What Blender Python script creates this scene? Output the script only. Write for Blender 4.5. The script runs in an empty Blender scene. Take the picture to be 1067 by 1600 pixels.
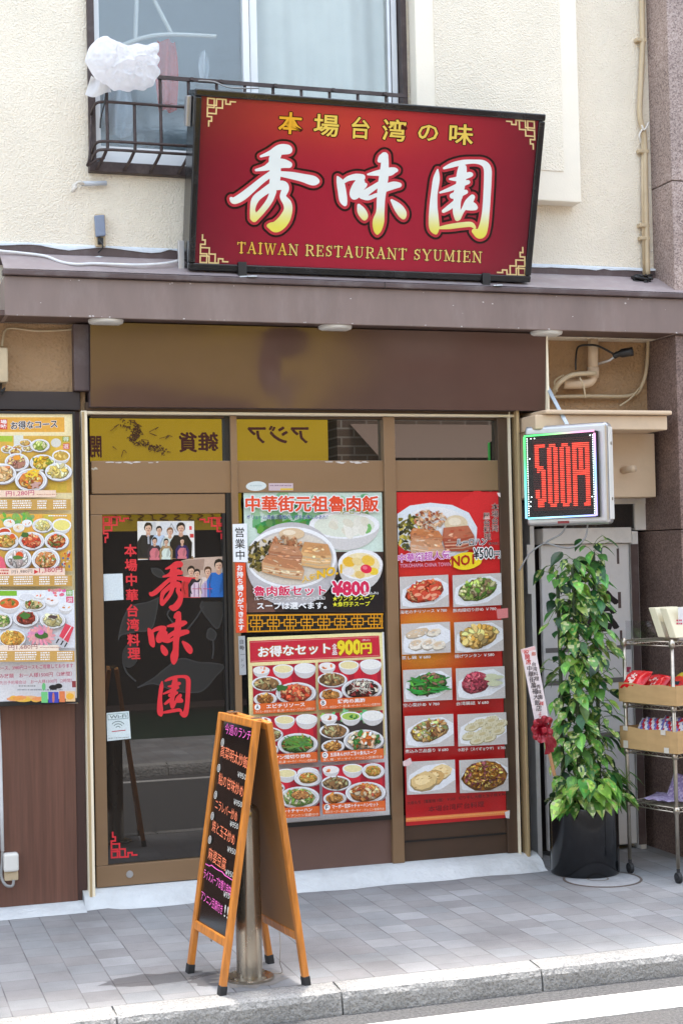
import bpy, math, random
import numpy as np
from mathutils import Vector, noise as mnoise

S = bpy.context.scene
COL = S.collection
rnd = random.Random(7)

# ------------------------------------------------------------------ camera, world, sun, exposure
CAMLOC = Vector((0.0, -7.7, 1.7317))
FPX, CX, CY = 2400.0, 533.5, 800.0
yaw, pit, rol = -0.3119, -0.0307, -0.0223
def _rot(y, p, r):
    cy, sy, cp, sp, cr, sr = math.cos(y), math.sin(y), math.cos(p), math.sin(p), math.cos(r), math.sin(r)
    Ry = np.array([[cy, sy, 0], [-sy, cy, 0], [0, 0, 1]]); B = np.array([[1, 0, 0], [0, 0, -1], [0, 1, 0]])
    Pm = np.array([[1, 0, 0], [0, cp, -sp], [0, sp, cp]]); R = np.array([[cr, -sr, 0], [sr, cr, 0], [0, 0, 1]])
    return R @ Pm @ B @ Ry
MC = _rot(yaw, pit, rol)
cam = bpy.data.objects.new('camera', bpy.data.cameras.new('camera')); COL.objects.link(cam)
from mathutils import Matrix
cam.matrix_world = Matrix(((MC[0][0], -MC[1][0], -MC[2][0], CAMLOC.x), (MC[0][1], -MC[1][1], -MC[2][1], CAMLOC.y),
                           (MC[0][2], -MC[1][2], -MC[2][2], CAMLOC.z), (0, 0, 0, 1)))
cam.data.sensor_fit = 'AUTO'; cam.data.sensor_width = 36; cam.data.lens = 36 * FPX / 1600
cam.data.clip_start = 0.05; cam.data.clip_end = 500
S.camera = cam
SUN_EL, SUN_AZ = math.radians(76.5), math.radians(6)   # high sun behind the shop: street in sun, front in open shade
w = bpy.data.worlds.new("World"); S.world = w; w.use_nodes = True
nt = w.node_tree
bg = nt.nodes['Background']; sky = nt.nodes.new('ShaderNodeTexSky'); sky.sky_type = 'NISHITA'; sky.sun_disc = False
sky.sun_elevation = SUN_EL; sky.sun_rotation = SUN_AZ; sky.air_density = 1.0; sky.dust_density = 3.0; sky.ozone_density = 1.0
hsv = nt.nodes.new('ShaderNodeHueSaturation'); hsv.inputs['Saturation'].default_value = .62; hsv.inputs['Hue'].default_value = .485
nt.links.new(sky.outputs[0], hsv.inputs['Color']); nt.links.new(hsv.outputs[0], bg.inputs[0]); bg.inputs[1].default_value = 0.15
sl = bpy.data.lights.new('sun', 'SUN'); sl.energy = 1.3; sl.angle = math.radians(5); sl.color = (1, .95, .87)
so = bpy.data.objects.new('sun', sl); COL.objects.link(so)
sd = Vector((math.sin(SUN_AZ) * math.cos(SUN_EL), math.cos(SUN_AZ) * math.cos(SUN_EL), math.sin(SUN_EL)))
so.rotation_euler = sd.to_track_quat('Z', 'Y').to_euler(); so.location = (0, 6, 20)
S.view_settings.view_transform = 'Standard'; S.view_settings.look = 'None'; S.view_settings.gamma = 1
S.view_settings.exposure = 2.38
S.cycles.max_bounces = 8; S.cycles.diffuse_bounces = 4; S.cycles.glossy_bounces = 4; S.cycles.transparent_max_bounces = 12
S.cycles.use_denoising = True

# ------------------------------------------------------------------ helpers
def ray(x, y):
    d = MC.T @ np.array([(x - CX) / FPX, (y - CY) / FPX, 1.0]); return Vector(d)
def at(x, y, Y):                     # where the sight line through a photo point meets the vertical plane Y
    d = ray(x, y); return CAMLOC + d * ((Y - CAMLOC.y) / d.y)
def XZ(x, y, Y):
    p = at(x, y, Y); return p.x, p.z
class Plane:
    def __init__(s, p, n): s.p = Vector(p); s.n = Vector(n).normalized()
    def hit(s, x, y, off=0.0):
        d = ray(x, y); q = s.p + s.n * off
        return CAMLOC + d * ((q - CAMLOC).dot(s.n) / d.dot(s.n))
def front(Y): return Plane((0, Y, 0), (0, -1, 0))

def lin(c):
    c = c / 255.0
    return c / 12.92 if c <= .04045 else ((c + .055) / 1.055) ** 2.4
def K(r, g, b, k=.85): return (lin(r) * k, lin(g) * k, lin(b) * k, 1.0)

def jit(c, a, b):
    j = rnd.uniform(a, b); return tuple(min(255, v * j) for v in c)

def tag(o, label, cat, group=None, kind=None):
    if label: o['label'] = label
    if cat: o['category'] = cat
    if group: o['group'] = group
    if kind: o['kind'] = kind
    return o
def thing(name, loc, label, cat, group=None):
    o = bpy.data.objects.new(name, None); o.empty_display_size = .1; COL.objects.link(o); o.location = loc
    return tag(o, label, cat, group)
def rootloc(o):
    while o.parent: o = o.parent
    return Vector(o.location)

class MB:
    def __init__(s): s.v = []; s.f = []; s.c = []; s.mi = []
    def add(s, vs, fs, col=None, mi=0):
        b = len(s.v); s.v += [tuple(v) for v in vs]
        for f in fs: s.f.append(tuple(b + i for i in f)); s.c.append(col); s.mi.append(mi)
        return s
    def box(s, x0, x1, y0, y1, z0, z1, col=None, mi=0):
        v = [(x0, y0, z0), (x1, y0, z0), (x1, y1, z0), (x0, y1, z0), (x0, y0, z1), (x1, y0, z1), (x1, y1, z1), (x0, y1, z1)]
        return s.add(v, [(3, 2, 1, 0), (4, 5, 6, 7), (0, 1, 5, 4), (1, 2, 6, 5), (2, 3, 7, 6), (3, 0, 4, 7)], col, mi)
    def obox(s, c, ax, ay, az, col=None, mi=0):       # oriented box: centre and three half vectors
        c, ax, ay, az = Vector(c), Vector(ax), Vector(ay), Vector(az)
        v = [c + ax * i + ay * j + az * k for k in (-1, 1) for (i, j) in ((-1, -1), (1, -1), (1, 1), (-1, 1))]
        return s.add(v, [(3, 2, 1, 0), (4, 5, 6, 7), (0, 1, 5, 4), (1, 2, 6, 5), (2, 3, 7, 6), (3, 0, 4, 7)], col, mi)
    def bar(s, a, b, w, h, up=(0, 0, 1), col=None, mi=0):
        a, b = Vector(a), Vector(b); d = (b - a); L = d.length; d.normalize(); u = Vector(up)
        sx = d.cross(u); sx = sx.normalized() if sx.length > 1e-6 else Vector((1, 0, 0)); uu = sx.cross(d).normalized()
        return s.obox((a + b) / 2, d * L / 2, sx * w / 2, uu * h / 2, col, mi)
    def tube(s, pts, r, n=8, col=None, mi=0, cap=True):
        pts = [Vector(p) for p in pts]; m = len(pts); rings = []
        rr = r if isinstance(r, (list, tuple)) else [r] * m
        ref = Vector((0, 0, 1)); vs = []
        for i, p in enumerate(pts):
            t = (pts[min(i + 1, m - 1)] - pts[max(i - 1, 0)]).normalized()
            if i == 0: ref = Vector((0, 0, 1)) if abs(t.z) < .9 else Vector((0, 1, 0))
            sx = t.cross(ref).normalized(); uu = sx.cross(t).normalized(); ref = uu
            for k in range(n):
                a = 2 * math.pi * k / n; vs.append(p + (sx * math.cos(a) + uu * math.sin(a)) * rr[i])
        fs = [(i * n + k, i * n + (k + 1) % n, (i + 1) * n + (k + 1) % n, (i + 1) * n + k) for i in range(m - 1) for k in range(n)]
        if cap: fs += [tuple(range(n))[::-1], tuple((m - 1) * n + k for k in range(n))]
        return s.add(vs, fs, col, mi)
    def lathe(s, prof, c, n=40, col=None, mi=0):       # (radius, z) profile round a vertical axis
        vs = [(c[0] + r * math.cos(2 * math.pi * k / n), c[1] + r * math.sin(2 * math.pi * k / n), c[2] + z) for r, z in prof for k in range(n)]
        fs = [(i * n + k, i * n + (k + 1) % n, (i + 1) * n + (k + 1) % n, (i + 1) * n + k) for i in range(len(prof) - 1) for k in range(n)]
        return s.add(vs, fs, col, mi)
    def grid(s, fn, nu, nv, col=None, mi=0):
        vs = [fn(i / nu, j / nv) for j in range(nv + 1) for i in range(nu + 1)]
        fs = [(j * (nu + 1) + i, j * (nu + 1) + i + 1, (j + 1) * (nu + 1) + i + 1, (j + 1) * (nu + 1) + i) for j in range(nv) for i in range(nu)]
        return s.add(vs, fs, col, mi)
    def build(s, name, mats, parent=None, loc=None, smooth=False, bevel=0, seg=2):
        L = rootloc(parent) if parent else Vector(loc or (0, 0, 0))
        me = bpy.data.meshes.new(name)
        me.from_pydata([tuple(Vector(v) - L) for v in s.v], [], s.f)
        for m in (mats if isinstance(mats, (list, tuple)) else [mats]): me.materials.append(m)
        if any(c is not None for c in s.c):
            at_ = me.color_attributes.new('Col', 'FLOAT_COLOR', 'CORNER'); arr = []
            for p, f, c in zip(me.polygons, s.f, s.c):
                if callable(c):
                    for vi in f: arr += list(c(s.v[vi]))
                elif isinstance(c, list):
                    for k in range(len(f)): arr += list(c[k])
                else:
                    arr += list(c or (.5, .5, .5, 1)) * len(f)
            at_.data.foreach_set('color', arr)
        me.polygons.foreach_set('material_index', s.mi)
        if smooth: me.polygons.foreach_set('use_smooth', [True] * len(me.polygons))
        o = bpy.data.objects.new(name, me); COL.objects.link(o)
        if parent: o.parent = parent
        else: o.location = L
        if bevel:
            b = o.modifiers.new('bevel', 'BEVEL'); b.width = bevel; b.segments = seg; b.limit_method = 'ANGLE'; b.angle_limit = math.radians(40)
            b.harden_normals = False
        return o

def spline(pts, n=8):
    P = [Vector(p) for p in pts]; out = []
    for i in range(len(P) - 1):
        p0, p1, p2, p3 = P[max(i - 1, 0)], P[i], P[i + 1], P[min(i + 2, len(P) - 1)]
        for k in range(n):
            t = k / n
            out.append(.5 * ((2 * p1) + (p2 - p0) * t + (2 * p0 - 5 * p1 + 4 * p2 - p3) * t * t + (3 * p1 - p0 - 3 * p2 + p3) * t ** 3))
    return out + [P[-1]]

# ------------------------------------------------------------------ materials
def mk(name, col, rough=.5, metal=0.0, spec=.5, var=0.0, vs=3.0, dark=None, bump=0.0, bs=60.0, bd=.01, attr=False, stretch=(1, 1, 1),
       coat=0.0, detail=4, dirt=0.0, dirtcol=(.05, .045, .04, 1), ds=2.0, trans=0.0, rvar=0.0, bump2=None):
    m = bpy.data.materials.new(name); m.use_nodes = True; t = m.node_tree; N, L = t.nodes, t.links
    b = N['Principled BSDF']; b.inputs['Roughness'].default_value = rough; b.inputs['Metallic'].default_value = metal
    b.inputs['Specular IOR Level'].default_value = spec; b.inputs['Coat Weight'].default_value = coat; b.inputs['Coat Roughness'].default_value = .06
    col = tuple(col) if len(col) == 4 else tuple(col) + (1,)
    tc = N.new('ShaderNodeTexCoord'); mp = N.new('ShaderNodeMapping'); mp.inputs['Scale'].default_value = stretch
    L.new(tc.outputs['Object'], mp.inputs[0])
    src = None
    if attr:
        a = N.new('ShaderNodeAttribute'); a.attribute_name = 'Col'; src = a.outputs['Color']
    if var:
        n = N.new('ShaderNodeTexNoise'); n.inputs['Scale'].default_value = vs; n.inputs['Detail'].default_value = detail; n.inputs['Roughness'].default_value = .6
        L.new(mp.outputs[0], n.inputs['Vector'])
        r = N.new('ShaderNodeMapRange'); r.inputs[1].default_value = .3; r.inputs[2].default_value = .7
        r.inputs[3].default_value = 1 - var; r.inputs[4].default_value = 1 + var; L.new(n.outputs[0], r.inputs[0])
        mx = N.new('ShaderNodeMix'); mx.data_type = 'RGBA'; mx.blend_type = 'MULTIPLY'; mx.inputs[0].default_value = 1
        if src: L.new(src, mx.inputs[6])
        else: mx.inputs[6].default_value = col
        L.new(r.outputs[0], mx.inputs[7]); src = mx.outputs[2]
    if dirt:
        n = N.new('ShaderNodeTexNoise'); n.inputs['Scale'].default_value = ds; n.inputs['Detail'].default_value = 8; n.inputs['Roughness'].default_value = .7
        L.new(mp.outputs[0], n.inputs['Vector'])
        r = N.new('ShaderNodeMapRange'); r.inputs[1].default_value = .5; r.inputs[2].default_value = .75; r.inputs[3].default_value = 0; r.inputs[4].default_value = dirt
        L.new(n.outputs[0], r.inputs[0])
        mx = N.new('ShaderNodeMix'); mx.data_type = 'RGBA'; L.new(r.outputs[0], mx.inputs[0])
        if src: L.new(src, mx.inputs[6])
        else: mx.inputs[6].default_value = col
        mx.inputs[7].default_value = dirtcol; src = mx.outputs[2]
    if src: L.new(src, b.inputs['Base Color'])
    else: b.inputs['Base Color'].default_value = col
    if bump:
        n = N.new('ShaderNodeTexNoise'); n.inputs['Scale'].default_value = bs; n.inputs['Detail'].default_value = 3
        L.new(mp.outputs[0], n.inputs['Vector'])
        bn = N.new('ShaderNodeBump'); bn.inputs['Strength'].default_value = bump; bn.inputs['Distance'].default_value = bd
        L.new(n.outputs[0], bn.inputs['Height']); L.new(bn.outputs[0], b.inputs['Normal'])
    if rvar:
        n = N.new('ShaderNodeTexNoise'); n.inputs['Scale'].default_value = vs * 2; n.inputs['Detail'].default_value = 6
        L.new(mp.outputs[0], n.inputs['Vector'])
        r = N.new('ShaderNodeMapRange'); r.inputs[1].default_value = .3; r.inputs[2].default_value = .7
        r.inputs[3].default_value = max(.02, rough - rvar); r.inputs[4].default_value = rough + rvar; L.new(n.outputs[0], r.inputs[0])
        L.new(r.outputs[0], b.inputs['Roughness'])
    if trans: b.inputs['Transmission Weight'].default_value = trans
    return m
def glow(name, col, strength):
    m = bpy.data.materials.new(name); m.use_nodes = True; b = m.node_tree.nodes['Principled BSDF']
    b.inputs['Base Color'].default_value = (*[c * .4 for c in col[:3]], 1); b.inputs['Emission Color'].default_value = (*col[:3], 1); b.inputs['Emission Strength'].default_value = strength
    return m
def mirror_glass(name, base, refl, tint=(1, 1, 1), rough=.0, bump=0, bs=2.0, bd=.01):
    m = bpy.data.materials.new(name); m.use_nodes = True; t = m.node_tree; N, L = t.nodes, t.links
    out = N['Material Output']; b = N['Principled BSDF']; b.inputs['Base Color'].default_value = (*base, 1); b.inputs['Roughness'].default_value = .3
    b.inputs['Specular IOR Level'].default_value = 0
    g = N.new('ShaderNodeBsdfGlossy'); g.inputs['Roughness'].default_value = rough; g.inputs['Color'].default_value = (*tint, 1)
    mx = N.new('ShaderNodeMixShader'); mx.inputs[0].default_value = refl
    L.new(b.outputs[0], mx.inputs[1]); L.new(g.outputs[0], mx.inputs[2]); L.new(mx.outputs[0], out.inputs[0])
    if bump:
        tc = N.new('ShaderNodeTexCoord'); n = N.new('ShaderNodeTexNoise'); n.inputs['Scale'].default_value = bs; n.inputs['Detail'].default_value = 1
        L.new(tc.outputs['Object'], n.inputs['Vector'])
        bn = N.new('ShaderNodeBump'); bn.inputs['Strength'].default_value = 1; bn.inputs['Distance'].default_value = bd
        L.new(n.outputs[0], bn.inputs['Height']); L.new(bn.outputs[0], g.inputs['Normal'])
    return m
def see_glass(name, tint, refl, rough=.02, bump=0, bs=40, bd=.002):
    m = bpy.data.materials.new(name); m.use_nodes = True; t = m.node_tree; N, L = t.nodes, t.links
    out = N['Material Output']; N.remove(N['Principled BSDF'])
    a = N.new('ShaderNodeBsdfTransparent'); a.inputs[0].default_value = (*tint, 1)
    g = N.new('ShaderNodeBsdfGlossy'); g.inputs['Roughness'].default_value = rough
    mx = N.new('ShaderNodeMixShader'); mx.inputs[0].default_value = refl
    L.new(a.outputs[0], mx.inputs[1]); L.new(g.outputs[0], mx.inputs[2]); L.new(mx.outputs[0], out.inputs[0])
    if bump:
        tc = N.new('ShaderNodeTexCoord'); n = N.new('ShaderNodeTexNoise'); n.inputs['Scale'].default_value = bs; n.inputs['Detail'].default_value = 2
        L.new(tc.outputs['Object'], n.inputs['Vector'])
        bn = N.new('ShaderNodeBump'); bn.inputs['Strength'].default_value = 1; bn.inputs['Distance'].default_value = bd
        L.new(n.outputs[0], bn.inputs['Height']); L.new(bn.outputs[0], g.inputs['Normal'])
    return m

M = {}
def stucco(name, col, bs, bd, var=.06):
    m = mk(name, col, rough=.9, spec=.2, var=var, vs=1.7, dirt=.12, dirtcol=(.35, .28, .2, 1), ds=1.1)
    t = m.node_tree; N, L = t.nodes, t.links; b = N['Principled BSDF']; tc = N['Texture Coordinate']
    v = N.new('ShaderNodeTexVoronoi'); v.inputs['Scale'].default_value = bs; v.feature = 'SMOOTH_F1'
    n = N.new('ShaderNodeTexNoise'); n.inputs['Scale'].default_value = bs * .75; n.inputs['Detail'].default_value = 6; n.inputs['Roughness'].default_value = .68; n.inputs['Distortion'].default_value = .15
    L.new(tc.outputs['Object'], v.inputs['Vector']); L.new(tc.outputs['Object'], n.inputs['Vector'])
    a = N.new('ShaderNodeMath'); a.operation = 'ADD'; L.new(v.outputs['Distance'], a.inputs[0]); L.new(n.outputs[0], a.inputs[1])
    bn = N.new('ShaderNodeBump'); bn.inputs['Strength'].default_value = .9; bn.inputs['Distance'].default_value = bd
    L.new(a.outputs[0], bn.inputs['Height']); L.new(bn.outputs[0], b.inputs['Normal'])
    return m
M['stucco'] = stucco('cream_stucco', K(243, 231, 211, .92), 130, .0065)
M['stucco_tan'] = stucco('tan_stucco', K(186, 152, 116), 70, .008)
M['smooth_cream'] = mk('smooth_cream_plaster', K(244, 233, 214, .9), .7, var=.04, vs=4, bump=.25, bs=90, bd=.003)
M['smooth_tan'] = mk('smooth_tan_plaster', K(226, 198, 166), .6, var=.05, vs=3, bump=.15, bs=60, bd=.003, dirt=.2, ds=3)
M['brown'] = mk('brown_painted_metal', K(138, 119, 112), .42, spec=.4, var=.1, vs=2.2, stretch=(3, 3, .8), dirt=.28, dirtcol=(.36, .31, .29, 1), ds=2.4, bump=.06, bs=3, bd=.02)
M['brown_dark'] = mk('dark_brown_metal', K(92, 74, 72), .5, var=.1, vs=3, dirt=.3, dirtcol=(.3, .28, .27, 1), ds=6)
M['brown_black'] = mk('blackish_brown_trim', K(52, 40, 38), .5, var=.1, vs=4)
M['roofing'] = mk('grey_mauve_flashing', K(156, 142, 142), .5, var=.12, vs=3, dirt=.35, dirtcol=(.5, .48, .46, 1), ds=7)
M['soffit'] = mk('soffit_board', K(104, 82, 74), .6, var=.08, vs=2)
M['wood_brown'] = mk('brown_wood_grain_panel', K(112, 76, 62), .45, spec=.35, var=.22, vs=5, stretch=(9, 9, .35), detail=8, dirt=.15, ds=.8, dirtcol=(.2, .12, .09, 1))
M['bronze'] = mk('bronze_anodised_aluminium', K(150, 120, 90), .38, metal=.3, var=.06, vs=2, stretch=(1, 1, 3), dirt=.15, ds=4, dirtcol=(.16, .12, .08, 1))
M['bronze_dark'] = mk('dark_bronze_aluminium', K(88, 68, 54), .4, metal=.3, var=.1, vs=3, dirt=.2, ds=5)
M['cream_metal'] = mk('cream_painted_trim', K(250, 236, 208, .95), .45, var=.04, vs=5, dirt=.1, dirtcol=(.3, .24, .17, 1), ds=5)
M['gold_metal'] = mk('tan_aluminium_trim', K(196, 170, 128), .4, metal=.25, var=.05, vs=4)
M['black'] = mk('black_plastic', K(30, 28, 28), .4, var=.1, vs=6)
M['black_gloss'] = mk('black_gloss_metal', K(26, 26, 28), .22, spec=.6, var=.1, vs=5, dirt=.08, dirtcol=(.3, .3, .3, 1), ds=8)
M['mortar'] = mk('white_cement_mortar', K(212, 215, 216), .85, spec=.2, var=.08, vs=6, dirt=.4, dirtcol=(.36, .35, .34, 1), ds=3.5, bump=.8, bs=30, bd=.012)
M['door_glass'] = mirror_glass('dark_door_glass', (.021, .017, .014), .075)
M['transom_glass'] = mirror_glass('transom_glass', (.02, .017, .012), .15, tint=(.95, .93, .88))
M['dark_glass'] = mirror_glass('dark_window_glass', (.01, .009, .009), .10)
M['fascia_board'] = mk('fascia_board', K(96, 72, 62), .14, spec=.4, coat=.07, var=.08, vs=2)
M['print'] = mk('printed_poster', (1, 1, 1), .3, spec=.45, attr=True, var=.09, vs=140, detail=2)
M['print_gloss'] = mk('glossy_sign_print', (1, 1, 1), .22, spec=.5, attr=True, var=.03, vs=10)
M['sticker'] = mk('vinyl_lettering', (1, 1, 1), .4, attr=True)
M['silver'] = mk('brushed_aluminium', K(206, 204, 204), .32, metal=.75, var=.06, vs=6)
M['steel'] = mk('stainless_steel', K(176, 166, 152), .28, metal=.9, var=.12, vs=4, stretch=(1, 1, .3), dirt=.25, ds=7, dirtcol=(.2, .17, .14, 1), rvar=.1)
M['chrome'] = mk('worn_chrome_wire', K(190, 180, 165), .3, metal=.85, var=.15, vs=20, dirt=.45, ds=9, dirtcol=(.22, .13, .07, 1))
M['white_plastic'] = mk('white_plastic', K(232, 228, 220), .45, var=.03, vs=6)
M['orange_wood'] = mk('varnished_orange_wood', K(204, 126, 46), .42, spec=.5, var=.36, vs=9, stretch=(5, 5, .5), detail=8, coat=.15, dirt=.3, ds=6, dirtcol=(.2, .09, .03, 1))
M['hardboard'] = mk('brown_hardboard', K(150, 106, 62), .6, var=.1, vs=5)
M['blackboard'] = mk('glossy_blackboard', K(24, 22, 20), .12, spec=.7)
M['rubber'] = mk('black_rubber', K(42, 42, 44), .7, var=.1, vs=20)
M['granite'] = mk('speckled_granite', (1, 1, 1), .6)
M['grey_door'] = mk('grey_painted_steel', K(228, 224, 222, .95), .45, spec=.4, var=.06, vs=1.5, dirt=.25, dirtcol=(.28, .26, .25, 1), ds=4, bump=.05, bs=6, bd=.01)
M['grey_door_frame'] = mk('pale_grey_steel_frame', K(230, 224, 218, .95), .45, var=.05, vs=3, dirt=.2, ds=5)
M['card'] = mk('brown_cardboard', K(196, 160, 112), .8, spec=.2, var=.08, vs=8, stretch=(1, 1, 4))
M['tape'] = mk('pale_tape', K(220, 212, 200), .35)
M['wire_cream'] = mk('cream_cable', K(206, 184, 150), .5, var=.08, vs=12)
M['wire_grey'] = mk('grey_cable', K(150, 148, 146), .5, var=.1, vs=12)
M['wire_white'] = mk('white_cable', K(226, 226, 226), .5, var=.06, vs=12)
M['iron'] = mk('dark_brown_iron', K(70, 56, 54), .5, metal=.2, var=.2, vs=15, dirt=.3, ds=12, dirtcol=(.22, .18, .16, 1))
M['white_frame'] = mk('white_aluminium_sash', K(240, 242, 243), .35, var=.03, vs=5)
M['curtain'] = mk('pale_curtain_cloth', K(216, 216, 208), .9, var=.05, vs=6)
M['pot'] = mk('glossy_black_planter', K(15, 16, 19), .14, spec=.45, coat=.15, var=.15, vs=5, rvar=.06)
M['soil'] = mk('dark_soil', K(60, 46, 36), .9, var=.3, vs=30, bump=.6, bs=60)
M['ribbon'] = mk('dark_red_satin_ribbon', K(160, 20, 40), .35, spec=.5, var=.15, vs=15)
M['bag'] = None

def granite(name, c1, c2, c3, sc):
    m = mk(name, c1, .55, spec=.4, bump=.3, bs=200, bd=.003); t = m.node_tree; N, L = t.nodes, t.links; b = N['Principled BSDF']; tc = N['Texture Coordinate']
    v = N.new('ShaderNodeTexVoronoi'); v.inputs['Scale'].default_value = sc; L.new(tc.outputs['Object'], v.inputs['Vector'])
    n = N.new('ShaderNodeTexNoise'); n.inputs['Scale'].default_value = sc * .6; n.inputs['Detail'].default_value = 5; n.inputs['Roughness'].default_value = .75; L.new(tc.outputs['Object'], n.inputs['Vector'])
    sp = N.new('ShaderNodeSeparateColor'); L.new(v.outputs['Color'], sp.inputs[0])
    r = N.new('ShaderNodeValToRGB'); e = r.color_ramp.elements; e[0].position = .15; e[0].color = c3; e[1].position = .4; e[1].color = c1
    x = e.new(.8); x.color = c2
    a = N.new('ShaderNodeMath'); a.operation = 'MULTIPLY_ADD'; a.inputs[1].default_value = .55; L.new(sp.outputs[0], a.inputs[0])
    a2 = N.new('ShaderNodeMath'); a2.operation = 'MULTIPLY'; a2.inputs[1].default_value = .5; L.new(n.outputs[0], a2.inputs[0]); L.new(a2.outputs[0], a.inputs[2])
    L.new(a.outputs[0], r.inputs[0])
    n2 = N.new('ShaderNodeTexNoise'); n2.inputs['Scale'].default_value = 2.5; n2.inputs['Detail'].default_value = 6; L.new(tc.outputs['Object'], n2.inputs['Vector'])
    rr = N.new('ShaderNodeMapRange'); rr.inputs[1].default_value = .3; rr.inputs[2].default_value = .7; rr.inputs[3].default_value = .8; rr.inputs[4].default_value = 1.12; L.new(n2.outputs[0], rr.inputs[0])
    mx = N.new('ShaderNodeMix'); mx.data_type = 'RGBA'; mx.blend_type = 'MULTIPLY'; mx.inputs[0].default_value = 1
    L.new(r.outputs[0], mx.inputs[6]); L.new(rr.outputs[0], mx.inputs[7]); L.new(mx.outputs[2], b.inputs['Base Color'])
    return m
M['granite'] = granite('pink_brown_granite', K(160, 138, 130), K(198, 178, 168), K(92, 76, 72), 140)
M['granite_dark'] = granite('dark_brown_granite', K(118, 96, 88), K(152, 128, 118), K(76, 58, 54), 140)
M['kerb'] = granite('pale_grey_granite', K(160, 158, 155), K(182, 180, 176), K(124, 122, 120), 190)
_kb = M['kerb'].node_tree.nodes['Bump']; _kb.inputs['Strength'].default_value = 1.0; _kb.inputs['Distance'].default_value = .012
M['kerb'].node_tree.nodes['Bump'].inputs['Height'].links[0].from_node.inputs['Scale'].default_value = 45

def paving():
    m = mk('paving_blocks', (1, 1, 1), .8, spec=.25); t = m.node_tree; N, L = t.nodes, t.links; b = N['Principled BSDF']; tc = N['Texture Coordinate']
    mp = N.new('ShaderNodeMapping'); mp.inputs['Rotation'].default_value = (0, 0, math.radians(90)); mp.inputs['Location'].default_value = (0.0, 0.0, 0); L.new(tc.outputs['Object'], mp.inputs[0])
    br = N.new('ShaderNodeTexBrick'); br.offset = .5; br.inputs['Scale'].default_value = 1
    br.inputs['Brick Width'].default_value = .147; br.inputs['Row Height'].default_value = .147; br.inputs['Mortar Size'].default_value = .0025; br.inputs['Mortar Smooth'].default_value = .3
    br.inputs['Color1'].default_value = (0, 0, 0, 1); br.inputs['Color2'].default_value = (1, 1, 1, 1); br.inputs['Mortar'].default_value = (0, 0, 0, 1); br.inputs['Bias'].default_value = 0
    L.new(mp.outputs[0], br.inputs['Vector'])
    r = N.new('ShaderNodeValToRGB'); e = r.color_ramp.elements; e[0].color = K(141, 140, 141); e[1].color = K(162, 163, 165)
    for p, c in ((.3, K(147, 145, 145)), (.55, K(146, 148, 150)), (.8, K(153, 152, 152))): x = e.new(p); x.color = c
    L.new(br.outputs['Color'], r.inputs[0])
    # long dark joints run towards the street, the cross joints are nearly closed
    sx = N.new('ShaderNodeSeparateXYZ'); L.new(tc.outputs['Object'], sx.inputs[0])
    d = N.new('ShaderNodeMath'); d.operation = 'DIVIDE'; d.inputs[1].default_value = .147; L.new(sx.outputs[0], d.inputs[0])
    fr = N.new('ShaderNodeMath'); fr.operation = 'FRACT'; L.new(d.outputs[0], fr.inputs[0])
    pp = N.new('ShaderNodeMath'); pp.operation = 'PINGPONG'; pp.inputs[1].default_value = .5; L.new(fr.outputs[0], pp.inputs[0])
    nj = N.new('ShaderNodeTexNoise'); nj.inputs['Scale'].default_value = 5; nj.inputs['Detail'].default_value = 5; L.new(tc.outputs['Object'], nj.inputs['Vector'])
    jr = N.new('ShaderNodeMapRange'); jr.inputs[1].default_value = .008; jr.inputs[2].default_value = .024; jr.inputs[3].default_value = .85; jr.inputs[4].default_value = 0; L.new(pp.outputs[0], jr.inputs[0])
    jm = N.new('ShaderNodeMath'); jm.operation = 'MULTIPLY'; L.new(jr.outputs[0], jm.inputs[0])
    nr = N.new('ShaderNodeMapRange'); nr.inputs[1].default_value = .35; nr.inputs[2].default_value = .6; L.new(nj.outputs[0], nr.inputs[0]); L.new(nr.outputs[0], jm.inputs[1])
    fm = N.new('ShaderNodeMath'); fm.operation = 'MULTIPLY'; fm.inputs[1].default_value = .3; L.new(br.outputs['Fac'], fm.inputs[0])
    mxx = N.new('ShaderNodeMath'); mxx.operation = 'MAXIMUM'; L.new(jm.outputs[0], mxx.inputs[0]); L.new(fm.outputs[0], mxx.inputs[1])
    n1 = N.new('ShaderNodeTexNoise'); n1.inputs['Scale'].default_value = 2.2; n1.inputs['Detail'].default_value = 8; n1.inputs['Roughness'].default_value = .65; L.new(tc.outputs['Object'], n1.inputs['Vector'])
    rr = N.new('ShaderNodeMapRange'); rr.inputs[1].default_value = .3; rr.inputs[2].default_value = .7; rr.inputs[3].default_value = .8; rr.inputs[4].default_value = 1.15; L.new(n1.outputs[0], rr.inputs[0])
    n2 = N.new('ShaderNodeTexNoise'); n2.inputs['Scale'].default_value = 260; n2.inputs['Detail'].default_value = 2; L.new(tc.outputs['Object'], n2.inputs['Vector'])
    r2 = N.new('ShaderNodeMapRange'); r2.inputs[1].default_value = .3; r2.inputs[2].default_value = .7; r2.inputs[3].default_value = .86; r2.inputs[4].default_value = 1.12; L.new(n2.outputs[0], r2.inputs[0])
    m1 = N.new('ShaderNodeMix'); m1.data_type = 'RGBA'; m1.blend_type = 'MULTIPLY'; m1.inputs[0].default_value = 1; L.new(r.outputs[0], m1.inputs[6]); L.new(rr.outputs[0], m1.inputs[7])
    m2 = N.new('ShaderNodeMix'); m2.data_type = 'RGBA'; m2.blend_type = 'MULTIPLY'; m2.inputs[0].default_value = 1; L.new(m1.outputs[2], m2.inputs[6]); L.new(r2.outputs[0], m2.inputs[7])
    m3 = N.new('ShaderNodeMix'); m3.data_type = 'RGBA'; L.new(mxx.outputs[0], m3.inputs[0]); L.new(m2.outputs[2], m3.inputs[6]); m3.inputs[7].default_value = K(92, 90, 91)
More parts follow.
